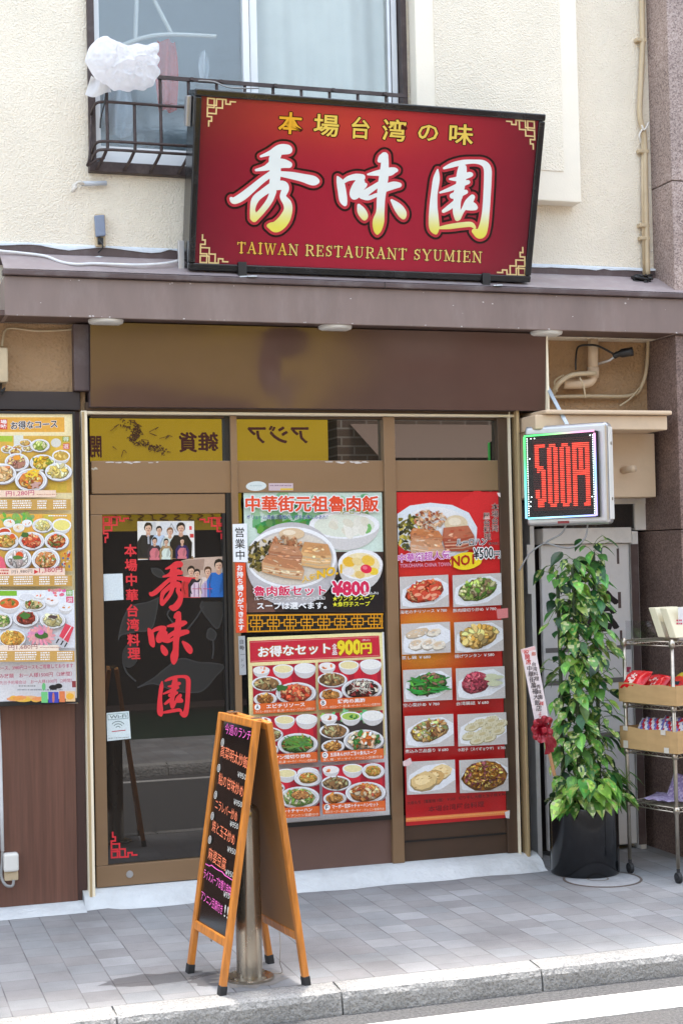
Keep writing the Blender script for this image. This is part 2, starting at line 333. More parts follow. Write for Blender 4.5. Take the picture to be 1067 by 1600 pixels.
    vs_ = N.new('ShaderNodeTexVoronoi'); vs_.inputs['Scale'].default_value = 9; L.new(tc.outputs['Object'], vs_.inputs['Vector'])
    vr = N.new('ShaderNodeMapRange'); vr.inputs[1].default_value = .06; vr.inputs[2].default_value = .10; vr.inputs[3].default_value = 1; vr.inputs[4].default_value = 0; L.new(vs_.outputs['Distance'], vr.inputs[0])
    vc = N.new('ShaderNodeSeparateColor'); L.new(vs_.outputs['Color'], vc.inputs[0]); vt = N.new('ShaderNodeMath'); vt.operation = 'GREATER_THAN'; vt.inputs[1].default_value = .8; L.new(vc.outputs[0], vt.inputs[0])
    vm = N.new('ShaderNodeMath'); vm.operation = 'MULTIPLY'; L.new(vr.outputs[0], vm.inputs[0]); L.new(vt.outputs[0], vm.inputs[1]); vm2 = N.new('ShaderNodeMath'); vm2.operation = 'MULTIPLY'; vm2.inputs[1].default_value = .35; L.new(vm.outputs[0], vm2.inputs[0])
    st_n = N.new('ShaderNodeTexNoise'); st_n.inputs['Scale'].default_value = 1.3; st_n.inputs['Detail'].default_value = 9; st_n.inputs['Roughness'].default_value = .72; L.new(tc.outputs['Object'], st_n.inputs['Vector'])
    st_r = N.new('ShaderNodeMapRange'); st_r.inputs[1].default_value = .52; st_r.inputs[2].default_value = .72; st_r.inputs[3].default_value = 0; st_r.inputs[4].default_value = .45; L.new(st_n.outputs[0], st_r.inputs[0])
    sm = N.new('ShaderNodeMath'); sm.operation = 'MAXIMUM'; L.new(vm2.outputs[0], sm.inputs[0]); L.new(st_r.outputs[0], sm.inputs[1])
    m4 = N.new('ShaderNodeMix'); m4.data_type = 'RGBA'; L.new(sm.outputs[0], m4.inputs[0]); L.new(m3.outputs[2], m4.inputs[6]); m4.inputs[7].default_value = K(118, 114, 113)
    L.new(m4.outputs[2], b.inputs['Base Color'])
    bn = N.new('ShaderNodeBump'); bn.inputs['Strength'].default_value = .5; bn.inputs['Distance'].default_value = .003
    hs = N.new('ShaderNodeMath'); hs.operation = 'SUBTRACT'; L.new(n2.outputs[0], hs.inputs[0]); L.new(mxx.outputs[0], hs.inputs[1]); L.new(hs.outputs[0], bn.inputs['Height']); L.new(bn.outputs[0], b.inputs['Normal'])
    return m
M['paving'] = paving()
M['asphalt'] = mk('worn_asphalt', K(98, 97, 97), .85, spec=.25, var=.4, vs=70, detail=6, dirt=.35, ds=3, dirtcol=K(110, 106, 102), bump=1, bs=110, bd=.012)
M['road_paint'] = mk('worn_white_road_paint', K(206, 204, 200), .7, var=.16, vs=50, dirt=.75, ds=18, dirtcol=(.35, .33, .32, 1), bump=.3, bs=150, bd=.004)

# ------------------------------------------------------------------ text and printed matter
_txt = {}
def glyph(body, bold=0.0):
    k = (body, bold)
    if k in _txt: return _txt[k]
    cu = bpy.data.curves.new('lettering', 'FONT'); cu.body = body; cu.offset = bold; cu.resolution_u = 2
    o = bpy.data.objects.new('lettering', cu); COL.objects.link(o)
    dg = bpy.context.evaluated_depsgraph_get(); dg.update()
    me = bpy.data.meshes.new_from_object(o.evaluated_get(dg))
    vs = [(v.co.x, v.co.y) for v in me.vertices]; fs = [tuple(p.vertices) for p in me.polygons]
    bpy.data.objects.remove(o); bpy.data.curves.remove(cu); bpy.data.meshes.remove(me)
    _txt[k] = (vs, fs); return _txt[k]
def bbox(vs):
    xs = [v[0] for v in vs]; ys = [v[1] for v in vs]; return min(xs), max(xs), min(ys), max(ys)

class Print:
    """Flat printed layers on a plane. Shapes are given in photo points and land on that plane."""
    STEP = 4e-5
    def __init__(s, plane, lift=0.0): s.p = plane; s.o = lift; s.mb = MB()
    def h(s, x, y): return s.p.hit(x, y, s.o)
    def up(s, n=1): s.o += s.STEP * n; return s
    def poly(s, pts, col): s.mb.add([s.h(*p) for p in pts], [tuple(range(len(pts)))], col); s.up(); return s
    def rect(s, x0, y0, x1, y1, col, sk=0.0): return s.poly([(x0, y0), (x1, y0 + sk * (x1 - x0)), (x1 + .02 * (y1 - y0), y1 + sk * (x1 - x0)), (x0 + .02 * (y1 - y0), y1)], col)
    def ell(s, cx, cy, rx, ry, col, rot=0.0, n=28, wob=0.0, sk=0.0):
        c, q = math.cos(rot), math.sin(rot); pts = []
        for k in range(n):
            a = 2 * math.pi * k / n; r = 1 + (rnd.uniform(-wob, wob) if wob else 0)
            x, y = rx * r * math.cos(a), ry * r * math.sin(a); X = c * x - q * y
            pts.append((cx + X, cy + q * x + c * y + sk * X))
        return s.poly(pts, col)
    def line(s, pts, wd, col):
        for (x0, y0), (x1, y1) in zip(pts, pts[1:]):
            L = math.hypot(x1 - x0, y1 - y0) or 1; nx, ny = -(y1 - y0) / L * wd / 2, (x1 - x0) / L * wd / 2
            ex, ey = (x1 - x0) / L * wd / 2, (y1 - y0) / L * wd / 2
            s.poly([(x0 - ex + nx, y0 - ey + ny), (x1 + ex + nx, y1 + ey + ny), (x1 + ex - nx, y1 + ey - ny), (x0 - ex - nx, y0 - ey - ny)], col)
        return s
    def text(s, body, x0, y0, x1, y1, h, col, bold=0.0, outline=None, upv=(-.022, -1.0)):
        raw = glyph(body, 0.0)
        if not raw[0]: return s
        a, b, c, d = bbox(raw[0]); W_, H_ = max(b - a, 1e-6), max(d - c, 1e-6)
        def put(bd, cl):
            if bd > .02 and h >= 8.5:                       # heavy weights: the light glyph stamped round a circle
                n = 6 if bd < .05 else 12
                for k in range(n): stamp(0.0, cl, bd * math.cos(6.2832 * k / n), bd * math.sin(6.2832 * k / n)); s.o += s.STEP * .35
                if bd > .07:
                    for k in range(6): stamp(0.0, cl, bd * .5 * math.cos(6.2832 * k / 6), bd * .5 * math.sin(6.2832 * k / 6)); s.o += s.STEP * .35
                stamp(0.0, cl, 0, 0)
            else: stamp(min(bd, .02), cl, 0, 0)
            s.up(2)
        def stamp(bd, cl, ex, ey):
            vs, fs = glyph(body, bd)
            pts = []
            for (x, y) in vs:
                x += ex; y += ey
                u = (x - a) / W_; v = (y - c) / H_
                pts.append((x0 + (x1 - x0) * u + upv[0] * h * v, y0 + (y1 - y0) * u + upv[1] * h * v))
            cc = cl
            if callable(cl): s.mb.add([s.h(*p) for p in pts], [], None); b0 = len(s.mb.v) - len(pts); [(s.mb.f.append(tuple(b0 + i for i in f)), s.mb.c.append([cl(*pts[i]) for i in f]), s.mb.mi.append(0)) for f in fs]
            else: s.mb.add([s.h(*p) for p in pts], fs, cl)
        if outline:
            for (oc, ow) in (outline if isinstance(outline, list) else [outline]): put(ow, oc)
        put(bold, col); return s
    def vtext(s, body, x0, y0, x1, y1, size, col, bold=0.0, outline=None):
        n = len(body)
        for i, ch in enumerate(body):
            t = (i + .5) / n; cx, cy = x0 + (x1 - x0) * t, y0 + (y1 - y0) * t
            a, b, c, d = bbox(glyph(ch)[0]); em = .95
            wv, hv = (b - a) / em * size, (d - c) / em * size
            s.text(ch, cx - wv / 2, cy + hv / 2, cx + wv / 2, cy + hv / 2, hv, col, bold, outline)
        return s
    def micro(s, x0, y0, x1, y1, col, rows=3, sk=0.0, fill=.55):       # rows of print too small to read
        hh = (y1 - y0) / rows
        for r in range(rows):
            x = x0
            while x < x1 - 1:
                wv = rnd.uniform(1.2, 3.4)
                s.poly([(x, y0 + r * hh + sk * (x - x0)), (min(x + wv, x1), y0 + r * hh + sk * (x - x0)), (min(x + wv, x1), y0 + (r + fill) * hh + sk * (x - x0)), (x, y0 + (r + fill) * hh + sk * (x - x0))], col)
                s.o -= s.STEP; x += wv + rnd.uniform(.4, 1.4)
        s.up(); return s
    def dish(s, cx, cy, rx, ry, pal, n=40, size=.2, plate=True, food=.76, elong=2.0, rot=0.0, sk=0.0, base=None, heap=0.0, rim=(240, 240, 242), seed=None):
        if plate:
            s.ell(cx + rx * .04, cy + ry * .1, rx * 1.02, ry * 1.02, K(150, 140, 138), rot, 26, sk=sk)
            s.ell(cx, cy, rx, ry, K(*rim), rot, 26, sk=sk); s.ell(cx, cy + ry * .03, rx * .9, ry * .88, K(214, 212, 214), rot, 26, sk=sk); s.ell(cx, cy + ry * .06, rx * .84, ry * .82, K(234, 232, 232), rot, 26, sk=sk)
        b = base or pal[0]; n = int(n * 1.5)
        dk = tuple(c * .62 for c in b)
        s.ell(cx, cy + ry * .05, rx * food, ry * food, K(*dk), rot, 18, .06, sk=sk); s.ell(cx, cy - ry * heap * .3, rx * food * .94, ry * food * .92, K(*b), rot, 18, .08, sk=sk)
        for k in range(n):
            a = rnd.uniform(0, 6.283); q = math.sqrt(rnd.random()) * .88
            x, y = rx * food * q * math.cos(a), ry * food * q * math.sin(a) - ry * heap * (1 - q)
            c = rnd.choice(pal); j = rnd.uniform(.74, 1.2) * (1.08 - .3 * (y / (ry * food)) * (1 if y > 0 else .35)); c = tuple(min(255, v * j) for v in c)
            z = size * rx * rnd.uniform(.4, 1.05)
            xr = cx + x * math.cos(rot) - y * math.sin(rot); yr = cy + x * math.sin(rot) + y * math.cos(rot) + sk * x
            s.ell(xr, yr, z, z / elong * rnd.uniform(.7, 1.2), K(*[v * .66 for v in c]), (ang := rnd.uniform(0, 3.14)), 9, .16)
            s.ell(xr - z * .07, yr - z * .1, z * .9, z / elong * rnd.uniform(.6, 1.0), K(*c), ang, 9, .16)
            if rnd.random() < .35: s.ell(xr - z * .2, yr - z * .15 / elong, z * .4, z * .2 / elong, K(*[min(255, v * 1.35 + 25) for v in c]), rnd.uniform(0, 3.14), 6, .2)
        return s
    def bowl(s, cx, cy, rx, ry, depth, soup, bits=(), n=10, sk=0.0, rim=(244, 244, 246)):
        pts = [(cx + rx * math.cos(a), cy + (ry if math.sin(a) < 0 else depth) * math.sin(a) ** 1 * (1 if math.sin(a) < 0 else 1)) for a in [2 * math.pi * k / 26 for k in range(26)]]
        s.poly(pts, K(214, 210, 208)); s.ell(cx, cy, rx, ry, K(*rim), 0, 24); s.ell(cx, cy + ry * .06, rx * .86, ry * .82, K(*soup), 0, 22)
        for k in range(n if bits else 0):
            a = rnd.uniform(0, 6.283); q = math.sqrt(rnd.random()) * .66; z = rx * rnd.uniform(.1, .26)
            s.ell(cx + rx * q * math.cos(a), cy + ry * q * math.sin(a), z, z * .5, K(*jit(rnd.choice(bits), .8, 1.2)), rnd.uniform(0, 3), 8, .2)
        return s
    def build(s, name, mat, parent=None, loc=None):
        if parent is None and loc is None:
            v = np.array([tuple(x) for x in s.mb.v]); loc = tuple((v.min(0) + v.max(0)) / 2)
        return s.mb.build(name, mat, parent, loc)

# brush calligraphy: strokes as (x, y, width), filled as one clean outline
BR = {
 'a': (340, 210, .1593, [
  [(425,215,22),(520,182,52),(610,150,100),(680,147,96),(700,160,60)], [(378,350,24),(470,330,52),(560,292,100),(640,285,90),(700,297,64)],
  [(590,175,90),(560,240,110),(565,320,112),(565,420,104),(555,500,100)], [(520,390,60),(430,455,62),(330,540,72),(240,612,80),(165,650,66),(135,630,34)],
  [(600,385,50),(720,402,70),(830,425,80),(930,452,96),(970,460,60)], [(550,505,90),(450,568,72),(370,640,72),(345,740,52),(360,815,82)],
  [(360,830,60),(440,745,60),(510,650,62),(545,560,66)], [(560,505,90),(640,500,90),(665,535,72),(642,610,62),(685,680,82),(690,750,86),(650,840,110),(580,905,110),(525,898,66),(500,896,36)]]),
 'b': (510, 220, .1312, [
  [(132,430,22),(165,500,88),(185,600,100),(200,700,96),(220,755,50)], [(200,490,44),(260,450,60),(350,430,76),(425,435,74)],
  [(370,440,70),(400,490,110),(375,560,150),(340,630,130),(325,675,50)], [(330,600,100),(430,540,80),(468,520,34)],
  [(430,650,90),(500,680,56),(595,645,46)], [(440,640,90),(550,565,70),(650,500,60)], [(632,235,50),(660,200,80),(690,180,70)],
  [(690,180,90),(694,270,92),(685,400,110),(665,540,112),(648,700,100),(640,850,100),(618,960,136),(608,1050,100),(604,1105,30)],
  [(492,400,22),(600,385,66),(740,370,100),(800,352,72),(830,352,44)], [(700,560,96),(800,530,90),(865,527,60)],
  [(385,770,40),(418,840,100),(448,895,92),(452,930,40)], [(775,708,30),(848,790,100),(898,860,108),(915,905,62)]]),
 'c': (650, 230, .1312, [
  [(255,268,20),(240,380,80),(215,550,80),(205,700,95),(208,850,120),(215,955,120),(232,1015,50)],
  [(332,250,28),(430,212,60),(560,180,60),(700,172,50),(800,192,72),(848,260,92),(850,400,92),(840,600,90),(825,800,92),(800,950,110),(762,1030,120),(690,1000,60)],
  [(285,960,34),(400,945,60),(550,925,64),(650,920,60),(695,955,34)], [(550,248,100),(540,330,120),(530,430,110),(500,560,116),(488,640,90),(480,760,90),(488,850,60)],
  [(400,380,22),(500,375,60),(620,332,70),(652,326,50)], [(285,540,24),(400,500,50),(520,450,62),(615,416,52)], [(430,580,66),(500,560,80),(590,532,52)],
  [(325,762,42),(400,712,62),(480,640,50)], [(500,840,66),(560,742,50),(622,660,90),(668,594,62)], [(605,705,90),(660,702,104),(700,718,66)]])}
def brush_fill(pr, key, tf, levels, res=.45, grow=0.0):
    """levels: list of (offset in photo points, colour or colour function), widest first; tf maps photo points of the sign to the target"""
    ox, oy, sc, strokes = BR[key]; pts = []
    for st in strokes:
        q = spline([(a, b, c) for a, b, c in st], 10)
        pts += [(ox + p.x * sc, oy + p.y * sc, max(.5, p.z * sc / 2)) for p in q]
    A = np.array(pts); mo = max(l[0] for l in levels) + 2
    x0, x1, y0, y1 = A[:, 0].min() - 14 - mo, A[:, 0].max() + 14 + mo, A[:, 1].min() - 14 - mo, A[:, 1].max() + 14 + mo
    gx = np.arange(x0, x1, res); gy = np.arange(y0, y1, res); GX, GY = np.meshgrid(gx, gy); F = np.full(GX.shape, 1e9)
    for (a, b, r) in A: F = np.minimum(F, np.hypot(GX - a, GY - b) - r)
    for off, col in levels:
        D = F - off - grow; ins = D < 0; nj, ni = D.shape; V = []; Fc = []; idx = {}
        def vid(x, y):
            k = (round(x, 4), round(y, 4))
            if k not in idx: idx[k] = len(V); V.append(k)
            return idx[k]
        full = ins[:-1, :-1] & ins[1:, :-1] & ins[:-1, 1:] & ins[1:, 1:]; any_ = ins[:-1, :-1] | ins[1:, :-1] | ins[:-1, 1:] | ins[1:, 1:]
        for j in range(nj - 1):
            i = 0
            row = np.nonzero(any_[j])[0]
            if not len(row): continue
            i = row[0]; end = row[-1]
            while i <= end:
                if full[j, i]:
                    k = i
                    while k + 1 <= end and full[j, k + 1]: k += 1
                    Fc.append((vid(gx[i], gy[j]), vid(gx[k + 1], gy[j]), vid(gx[k + 1], gy[j + 1]), vid(gx[i], gy[j + 1]))); i = k + 1; continue
                if any_[j, i]:
                    cs = [(i, j), (i + 1, j), (i + 1, j + 1), (i, j + 1)]; poly = []
                    for m in range(4):
                        (a, b), (c, d) = cs[m], cs[(m + 1) % 4]; va, vb = D[b, a], D[d, c]
                        if va < 0: poly.append(vid(gx[a], gy[b]))
                        if (va < 0) != (vb < 0):
                            t = va / (va - vb); poly.append(vid(gx[a] + (gx[c] - gx[a]) * t, gy[b] + (gy[d] - gy[b]) * t))
                    if len(poly) >= 3: Fc.append(tuple(poly))
                i += 1
        W = [pr.h(*tf(*v)) for v in V]; b0 = len(pr.mb.v); pr.mb.v += [tuple(q) for q in W]
        for f in Fc:
            pr.mb.f.append(tuple(b0 + q for q in f)); pr.mb.mi.append(0)
            pr.mb.c.append([col(*V[q]) for q in f] if callable(col) else col)
        pr.up(6)

SER = {  # slab-serif capitals: strokes on a unit box (x0,y0,x1,y1,width)
 'T': [(.5,0,.5,1,.15),(.02,.96,.98,.96,.08),(.04,.8,.04,1,.06),(.96,.8,.96,1,.06),(.3,.03,.7,.03,.06)],
 'A': [(.12,0,.5,1,.07),(.5,1,.86,0,.15),(.24,.36,.74,.36,.06),(0,.03,.28,.03,.06),(.68,.03,1,.03,.06)],
 'I': [(.5,0,.5,1,.15),(.1,.03,.9,.03,.06),(.1,.97,.9,.97,.06)],
 'W': [(.08,1,.3,0,.12),(.3,0,.5,.95,.06),(.5,.95,.7,0,.12),(.7,0,.92,1,.06),(0,.97,.22,.97,.06),(.4,.97,.6,.97,.06),(.8,.97,1,.97,.06)],
 'N': [(.16,0,.16,1,.07),(.16,1,.84,0,.14),(.84,0,.84,1,.07),(0,.03,.34,.03,.06),(.68,.97,1,.97,.06),(0,.97,.2,.97,.06)],
 'R': [(.2,0,.2,1,.14),(.2,.97,.6,.97,.06),(.2,.5,.6,.5,.06),(.58,.96,.78,.86,.11),(.78,.88,.78,.62,.13),(.78,.62,.58,.5,.1),(.52,.5,.88,.02,.13),(.04,.03,.38,.03,.06),(.78,.03,1,.03,.06),(.04,.97,.24,.97,.06)],
 'E': [(.22,0,.22,1,.15),(.06,.97,.88,.97,.06),(.06,.03,.9,.03,.06),(.22,.5,.66,.5,.06),(.88,.78,.88,1,.06),(.92,0,.92,.24,.06),(.66,.38,.66,.62,.06)],
 'S': [(.84,.86,.5,.97,.08),(.5,.97,.2,.84,.12),(.2,.84,.22,.64,.13),(.22,.64,.76,.4,.14),(.76,.4,.8,.18,.13),(.8,.18,.48,.03,.1),(.48,.03,.14,.14,.08),(.12,.02,.12,.3,.06),(.86,.72,.86,1,.06)],
 'U': [(.2,1,.2,.26,.14),(.2,.26,.34,.06,.12),(.34,.06,.62,.04,.08),(.62,.04,.8,.24,.08),(.8,.24,.8,1,.07),(.04,.97,.36,.97,.06),(.66,.97,.96,.97,.06)],
 'Y': [(.1,1,.5,.44,.14),(.9,1,.5,.44,.07),(.5,.46,.5,0,.14),(.3,.03,.7,.03,.06),(0,.97,.26,.97,.06),(.72,.97,1,.97,.06)],
 'M': [(.16,0,.16,1,.06),(.16,1,.5,.1,.13),(.5,.1,.84,1,.06),(.84,1,.84,0,.13),(.02,.03,.3,.03,.06),(.7,.03,1,.03,.06),(.02,.97,.2,.97,.06),(.8,.97,1,.97,.06)]}
SERW = {'I': .5, 'W': 1.3, 'M': 1.2, 'N': 1.05, 'S': .75, 'E': .85, 'T': .9}

FRET = [[(0,0),(2.4,0),(2.4,2.4),(0,2.4),(0,0)], [(3.2,2.4),(3.2,0),(5.4,0),(5.4,3.2),(3.2,3.2),(3.2,5.4),(0,5.4),(0,3.2),(2.4,3.2)], [(2.4,2.4),(3.2,2.4)], [(2.4,2.4),(2.4,3.2)],
        [(5.4,0),(6.6,0),(6.6,1.6),(8.2,1.6),(8.2,.6),(10,.6)], [(0,5.4),(0,6.6),(1.6,6.6),(1.6,8.2),(.6,8.2),(.6,10)]]
def fret(pr, x, y, sx, sy, u, col, wd, kx=0.0, ky=0.0):
    for ln in FRET: pr.line([(x + sx * a * u + kx * b * u * sy, y + sy * b * u + ky * a * u * sx) for a, b in ln], wd, col)

# ================================================================== GROUND (structure)
def struct(mb, name, mat, **k): return tag(mb.build(name, mat, **k), None, None, kind='structure')
KF, KR, RZ = -1.755, -1.625, -.10
b = MB(); b.box(-25, 30, KR + .003, 12, -.3, 0); struct(b, 'pavement', M['paving'])
def kerb_mesh(y_front, sgn, joints, name):
    b = MB(); prof = [(0.0, RZ - .12), (0.0, RZ), (-.006, -.03), (.008, -.008), (.03, .002), (.126, 0.0), (.126, -.2)]
    prof = [(.004, RZ - .12), (0.0, RZ + .01), (.002, -.035), (.010, -.012), (.030, 0.0), (.127, .001), (.127, -.2)]
    for a, c in zip(joints, joints[1:]):
        n = 40 if sgn > 0 else 1; xs = [a + .004 + (c - a - .008) * i / n for i in range(n + 1)]; vs = []
        for x in xs:
            for k, (d, z) in enumerate(prof):
                j = mnoise.noise(Vector((x * 9, k * 3.1, y_front))) * .005 if 0 < k < 5 else 0
                e = .012 * max(0, 1 - min(x - xs[0], xs[-1] - x) / .02) if k in (2, 3, 4) else 0
                vs.append((x, y_front + sgn * (d + j + e * .6), z + (j * .4 - e * .5 if k in (3, 4) else 0)))
        m = len(prof); fs = [(i * m + k, (i + 1) * m + k, (i + 1) * m + k + 1, i * m + k + 1) for i in range(n) for k in range(m - 1)]
        fs += [tuple(range(m)), tuple(n * m + k for k in range(m))[::-1]]
        b.add(vs, fs)
    b.box(joints[0], joints[-1], min(y_front + sgn * .02, y_front + sgn * .12), max(y_front + sgn * .02, y_front + sgn * .12), -.3, -.012)
    return struct(b, name, M['kerb'], smooth=False)
kj = [-14 + .9 * i for i in range(0, 16)]; kj = [x for x in kj if x < .05] + [.068, .9685, 1.876, 2.757, 3.66, 4.56, 5.46, 8, 12, 20]
kerb_mesh(KF, 1, kj, 'kerb')
b = MB(); b.box(-25, 30, -5.1, KF + .06, -.4, RZ); struct(b, 'road', M['asphalt'])
b = MB(); b.box(-25, 30, -2.17, -1.915, RZ - .01, RZ + .004); struct(b, 'road_line', M['road_paint'])
b = MB(); b.box(-25, 30, -4.75, -4.66, RZ - .01, RZ + .004); struct(b, 'far_road_line', M['road_paint'])
kerb_mesh(-4.98, -1, [-14, -6, -2, 0, 1.0, 1.9, 2.62, 3.5, 4.4, 6, 8, 12, 20], 'far_kerb')
b = MB(); b.box(-25, 30, -20, -5.11, -.3, 0); struct(b, 'far_pavement', M['paving'])

# white cement skirt where the shop meets the pavement
def skirt(name, xs, y_back, z_back, y_frs, mat):
    b = MB(); n = len(xs)
    vs = []
    for i, x in enumerate(xs):
        j = rnd.uniform(-.005, .005); yf = y_frs[i] + j
        vs += [(x, yf - .035, .0015), (x, yf, .012), (x, yf + .03, z_back * .6), (x, y_back - .02, z_back), (x, y_back + .15, z_back + .002)]
    fs = [(i * 5 + k, (i + 1) * 5 + k, (i + 1) * 5 + k + 1, i * 5 + k + 1) for i in range(n - 1) for k in range(4)]
    fs += [tuple(range(5))[::-1], tuple((n - 1) * 5 + k for k in range(5))]
    b.add(vs, fs); return b.build(name, mat, smooth=True)
xs = [-2 + .1 * i for i in range(31)]
tag(skirt('cement_skirt', [-2 + .08 * i for i in range(40)], .2, .03, [.07] * 40, M['mortar']), 'low white cement skirt below the brown wood panel wall', 'skirt')
nx = 46; xs = [1.12 + (3.63 - 1.12) * i / (nx - 1) for i in range(nx)]
tag(skirt('cement_step', xs, .19, .078, [.06 + .012 * math.sin(i * .7) + (.05 if i < 3 else 0) for i in range(nx)], M['mortar']), 'pale cement door step along the shop front glazing', 'step')

# ================================================================== THE SHOP BUILDING
Y0, YW, SOF, AWF = .20, .20, 2.966, -.05
shop = thing('restaurant_building', (2.4, Y0, 0), 'cream stucco restaurant building with brown awning and bronze shop front', 'building')
TOP, XL, XR = 7.25, -6.0, 4.487  # unseen wall and roof height, shaped so their shadow ends near the kerb
wx0 = at(137.5, 150, YW).x; wx1 = at(634, 100, YW).x; wz0 = at(200, 271, YW).z
b = MB()
b.box(XL, wx0, YW, YW + .25, SOF, TOP); b.box(wx1, XR, YW, YW + .25, SOF, TOP); b.box(wx0, wx1, YW, YW + .25, SOF, wz0); b.box(wx0, wx1, YW, YW + .25, wz0 + 2.0, TOP)
uw = b.build('upper_wall', M['stucco'], shop)
b = MB(); b.box(XL, XR, YW + .26, 9, TOP - .12, TOP); b.build('roof', M['soffit'], shop)
# pilaster: raised panel with a smooth border
pf = YW - .11
px0, _ = XZ(650, 100, pf); px1 = at(905, 200, pf).x; pz0 = at(880, 315, pf).z
b = MB(); b.box(px0, px1, pf, YW - .001, pz0, TOP - .2)
pil = b.build('pilaster', M['smooth_cream'], shop, bevel=.006)
bw = (at(905, 200, pf).x - at(878, 200, pf).x); bz = at(880, 268, pf).z
b = MB(); b.box(px0 + bw, px1 - bw, pf - .004, pf, bz, TOP - .4); b.build('stucco_infill', M['stucco'], pil)

# ---- awning
zl0, zl1 = 3.158, 3.192
aw = MB().box(.755, 6.0, AWF, AWF + .02, SOF, zl0 + .004).build('awning', M['brown'], shop, bevel=.003)
MB().box(.755, .772, AWF + .021, YW + .2, SOF, zl0 + .002).build('end_board', M['brown'], aw)
MB().box(.745, 6.0, AWF - .025, AWF + .03, zl0 + .006, zl1).build('drip_edge', M['brown_dark'], aw, bevel=.005)
MB().box(at(598, 445, AWF).x, at(598, 445, AWF).x + .005, AWF - .0275, AWF + .02, zl0 + .004, zl1 + .001).build('lap_seam', M['brown_black'], aw)
b = MB()
for k in range(46):
    x = rnd.uniform(.8, 4.6); z = rnd.choice([SOF + .003, SOF + .003, zl0 - .01, rnd.uniform(SOF, zl0)]) + rnd.uniform(0, .006); r_ = rnd.uniform(.0015, .006)
    b.add([(x + r_ * rnd.uniform(.6, 1.6) * math.cos(a), AWF - .0012, z + r_ * rnd.uniform(.4, 1) * math.sin(a)) for a in (0, 1.1, 2.2, 3.3, 4.4, 5.4)], [(0, 1, 2, 3, 4, 5)])
pc_ = b.build('paint_chip', mk('bare_primer_chip', K(214, 206, 202), .7), aw); pc_['kind'] = 'stuff'
zr = at(60, 401, YW).z; zt = at(60, 384, YW).z
b = MB(); n = 60; vs = []
for i in range(n + 1):
    x = .75 + 5.25 * i / n; j = mnoise.noise(Vector((x * 3, 1, 0))) * .006
    vs += [(x, AWF - .02, zl1 + .003), (x, YW - .05, zr + j), (x, YW - .012, zr + .012 + j)]
b.add(vs, [(i * 3 + k, (i + 1) * 3 + k, (i + 1) * 3 + k + 1, i * 3 + k + 1) for i in range(n) for k in range(2)]); b.build('roof', M['roofing'], aw, smooth=False)
MB().box(.2, XR, YW - .014, YW - .001, zr - .05, zt).build('wall_flashing', M['brown_dark'], aw)
b = MB(); n = 90; vs = []                                    # ragged white sealant along the top of the flashing
for i in range(n + 1):
    x = .2 + (XR - .2) * i / n; j = mnoise.noise(Vector((x * 5, 7, 0))) * .018 + mnoise.noise(Vector((x * 23, 3, 0))) * .010
    vs += [(x, YW - .019, zt - .008 + j), (x, YW - .022, zt + .003 + j * .4), (x, YW - .001, zt + .014)]
b.add(vs, [(i * 3 + k, (i + 1) * 3 + k, (i + 1) * 3 + k + 1, i * 3 + k + 1) for i in range(n) for k in range(2)]); b.build('sealant', mk('chalky_sealant', K(226, 232, 238), .8, var=.08, vs=20, bump=.6, bs=70, bd=.006), aw, smooth=True)
MB().box(-3, 6.0, AWF + .022, .6, SOF + .004, SOF + .03).build('soffit', M['soffit'], aw)
for (qx, qy) in ((165, 499), (522, 509), (851, 517)):
    p = at(qx, qy, .06)
    b = MB(); b.lathe([(.0, -.018), (.07, -.018), (.086, -.012), (.09, 0), (.09, .004)], (p.x, .045, SOF), 32)
    b.build('downlight', M['white_plastic'], aw, smooth=True)

# ---- left wall below the awning
xjl = at(131, 1000, Y0).x; zb0 = at(60, 640, .15).z; zb1 = at(60, 611, .15).z
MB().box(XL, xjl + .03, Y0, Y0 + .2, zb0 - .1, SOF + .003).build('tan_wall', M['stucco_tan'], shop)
MB().box(XL, xjl + .0, .165, Y0 + .1, zb0, zb1).build('dark_beam', M['brown_black'], shop, bevel=.004)
MB().box(at(116, 570, .13).x, at(141.5, 570, .13).x, .13, Y0 + .1, zb1 + .002, SOF - .004).build('corner_post', M['brown_dark'], shop, bevel=.006)
MB().box(XL, xjl - .052, Y0 - .01, Y0 + .15, .031, zb0 - .002).build('wood_panel', M['wood_brown'], shop)
MB().box(xjl - .05, xjl - .003, Y0 - .004, Y0 + .15, .031, zb0 - .002).build('panel_edge', mk('dark_red_brown_edge', K(74, 48, 42), .5, var=.1), shop)

# ---- fascia board over the shop front (dented glossy sheet)
fx0, fx1 = at(141, 570, .10).x, at(850.5, 600, .10).x; fz0, fz1 = at(450, 638, .10).z, SOF - .004
def fb(u, v):
    x = fx0 + (fx1 - fx0) * u; z = fz0 + (fz1 - fz0) * v
    e = math.sin(math.pi * min(1, v * 1.02)) * math.sin(math.pi * u) ** .3
    d = .019 * e * (mnoise.noise(Vector((x * .8, 4.2, z * 1.4))) + .22 * mnoise.noise(Vector((x * 2.3 + 3, 1.2, z * 2.0))))
    d += .012 * math.exp(-((u - .405) / .045) ** 2) * e
    return (x, .10 + d - .035 * v, z)
b = MB(); b.grid(fb, 110, 26); fo = b.build('fascia_board', M['fascia_board'], shop, smooth=True)
MB().box(fx0, fx1 + .01, .135, .26, fz0 + .001, fz1).build('fascia_core', M['brown_dark'], shop)
MB().box(fx1 + .0005, fx1 + .012, .07, .3, fz0 + .001, fz1).build('fascia_end', M['cream_metal'], shop)

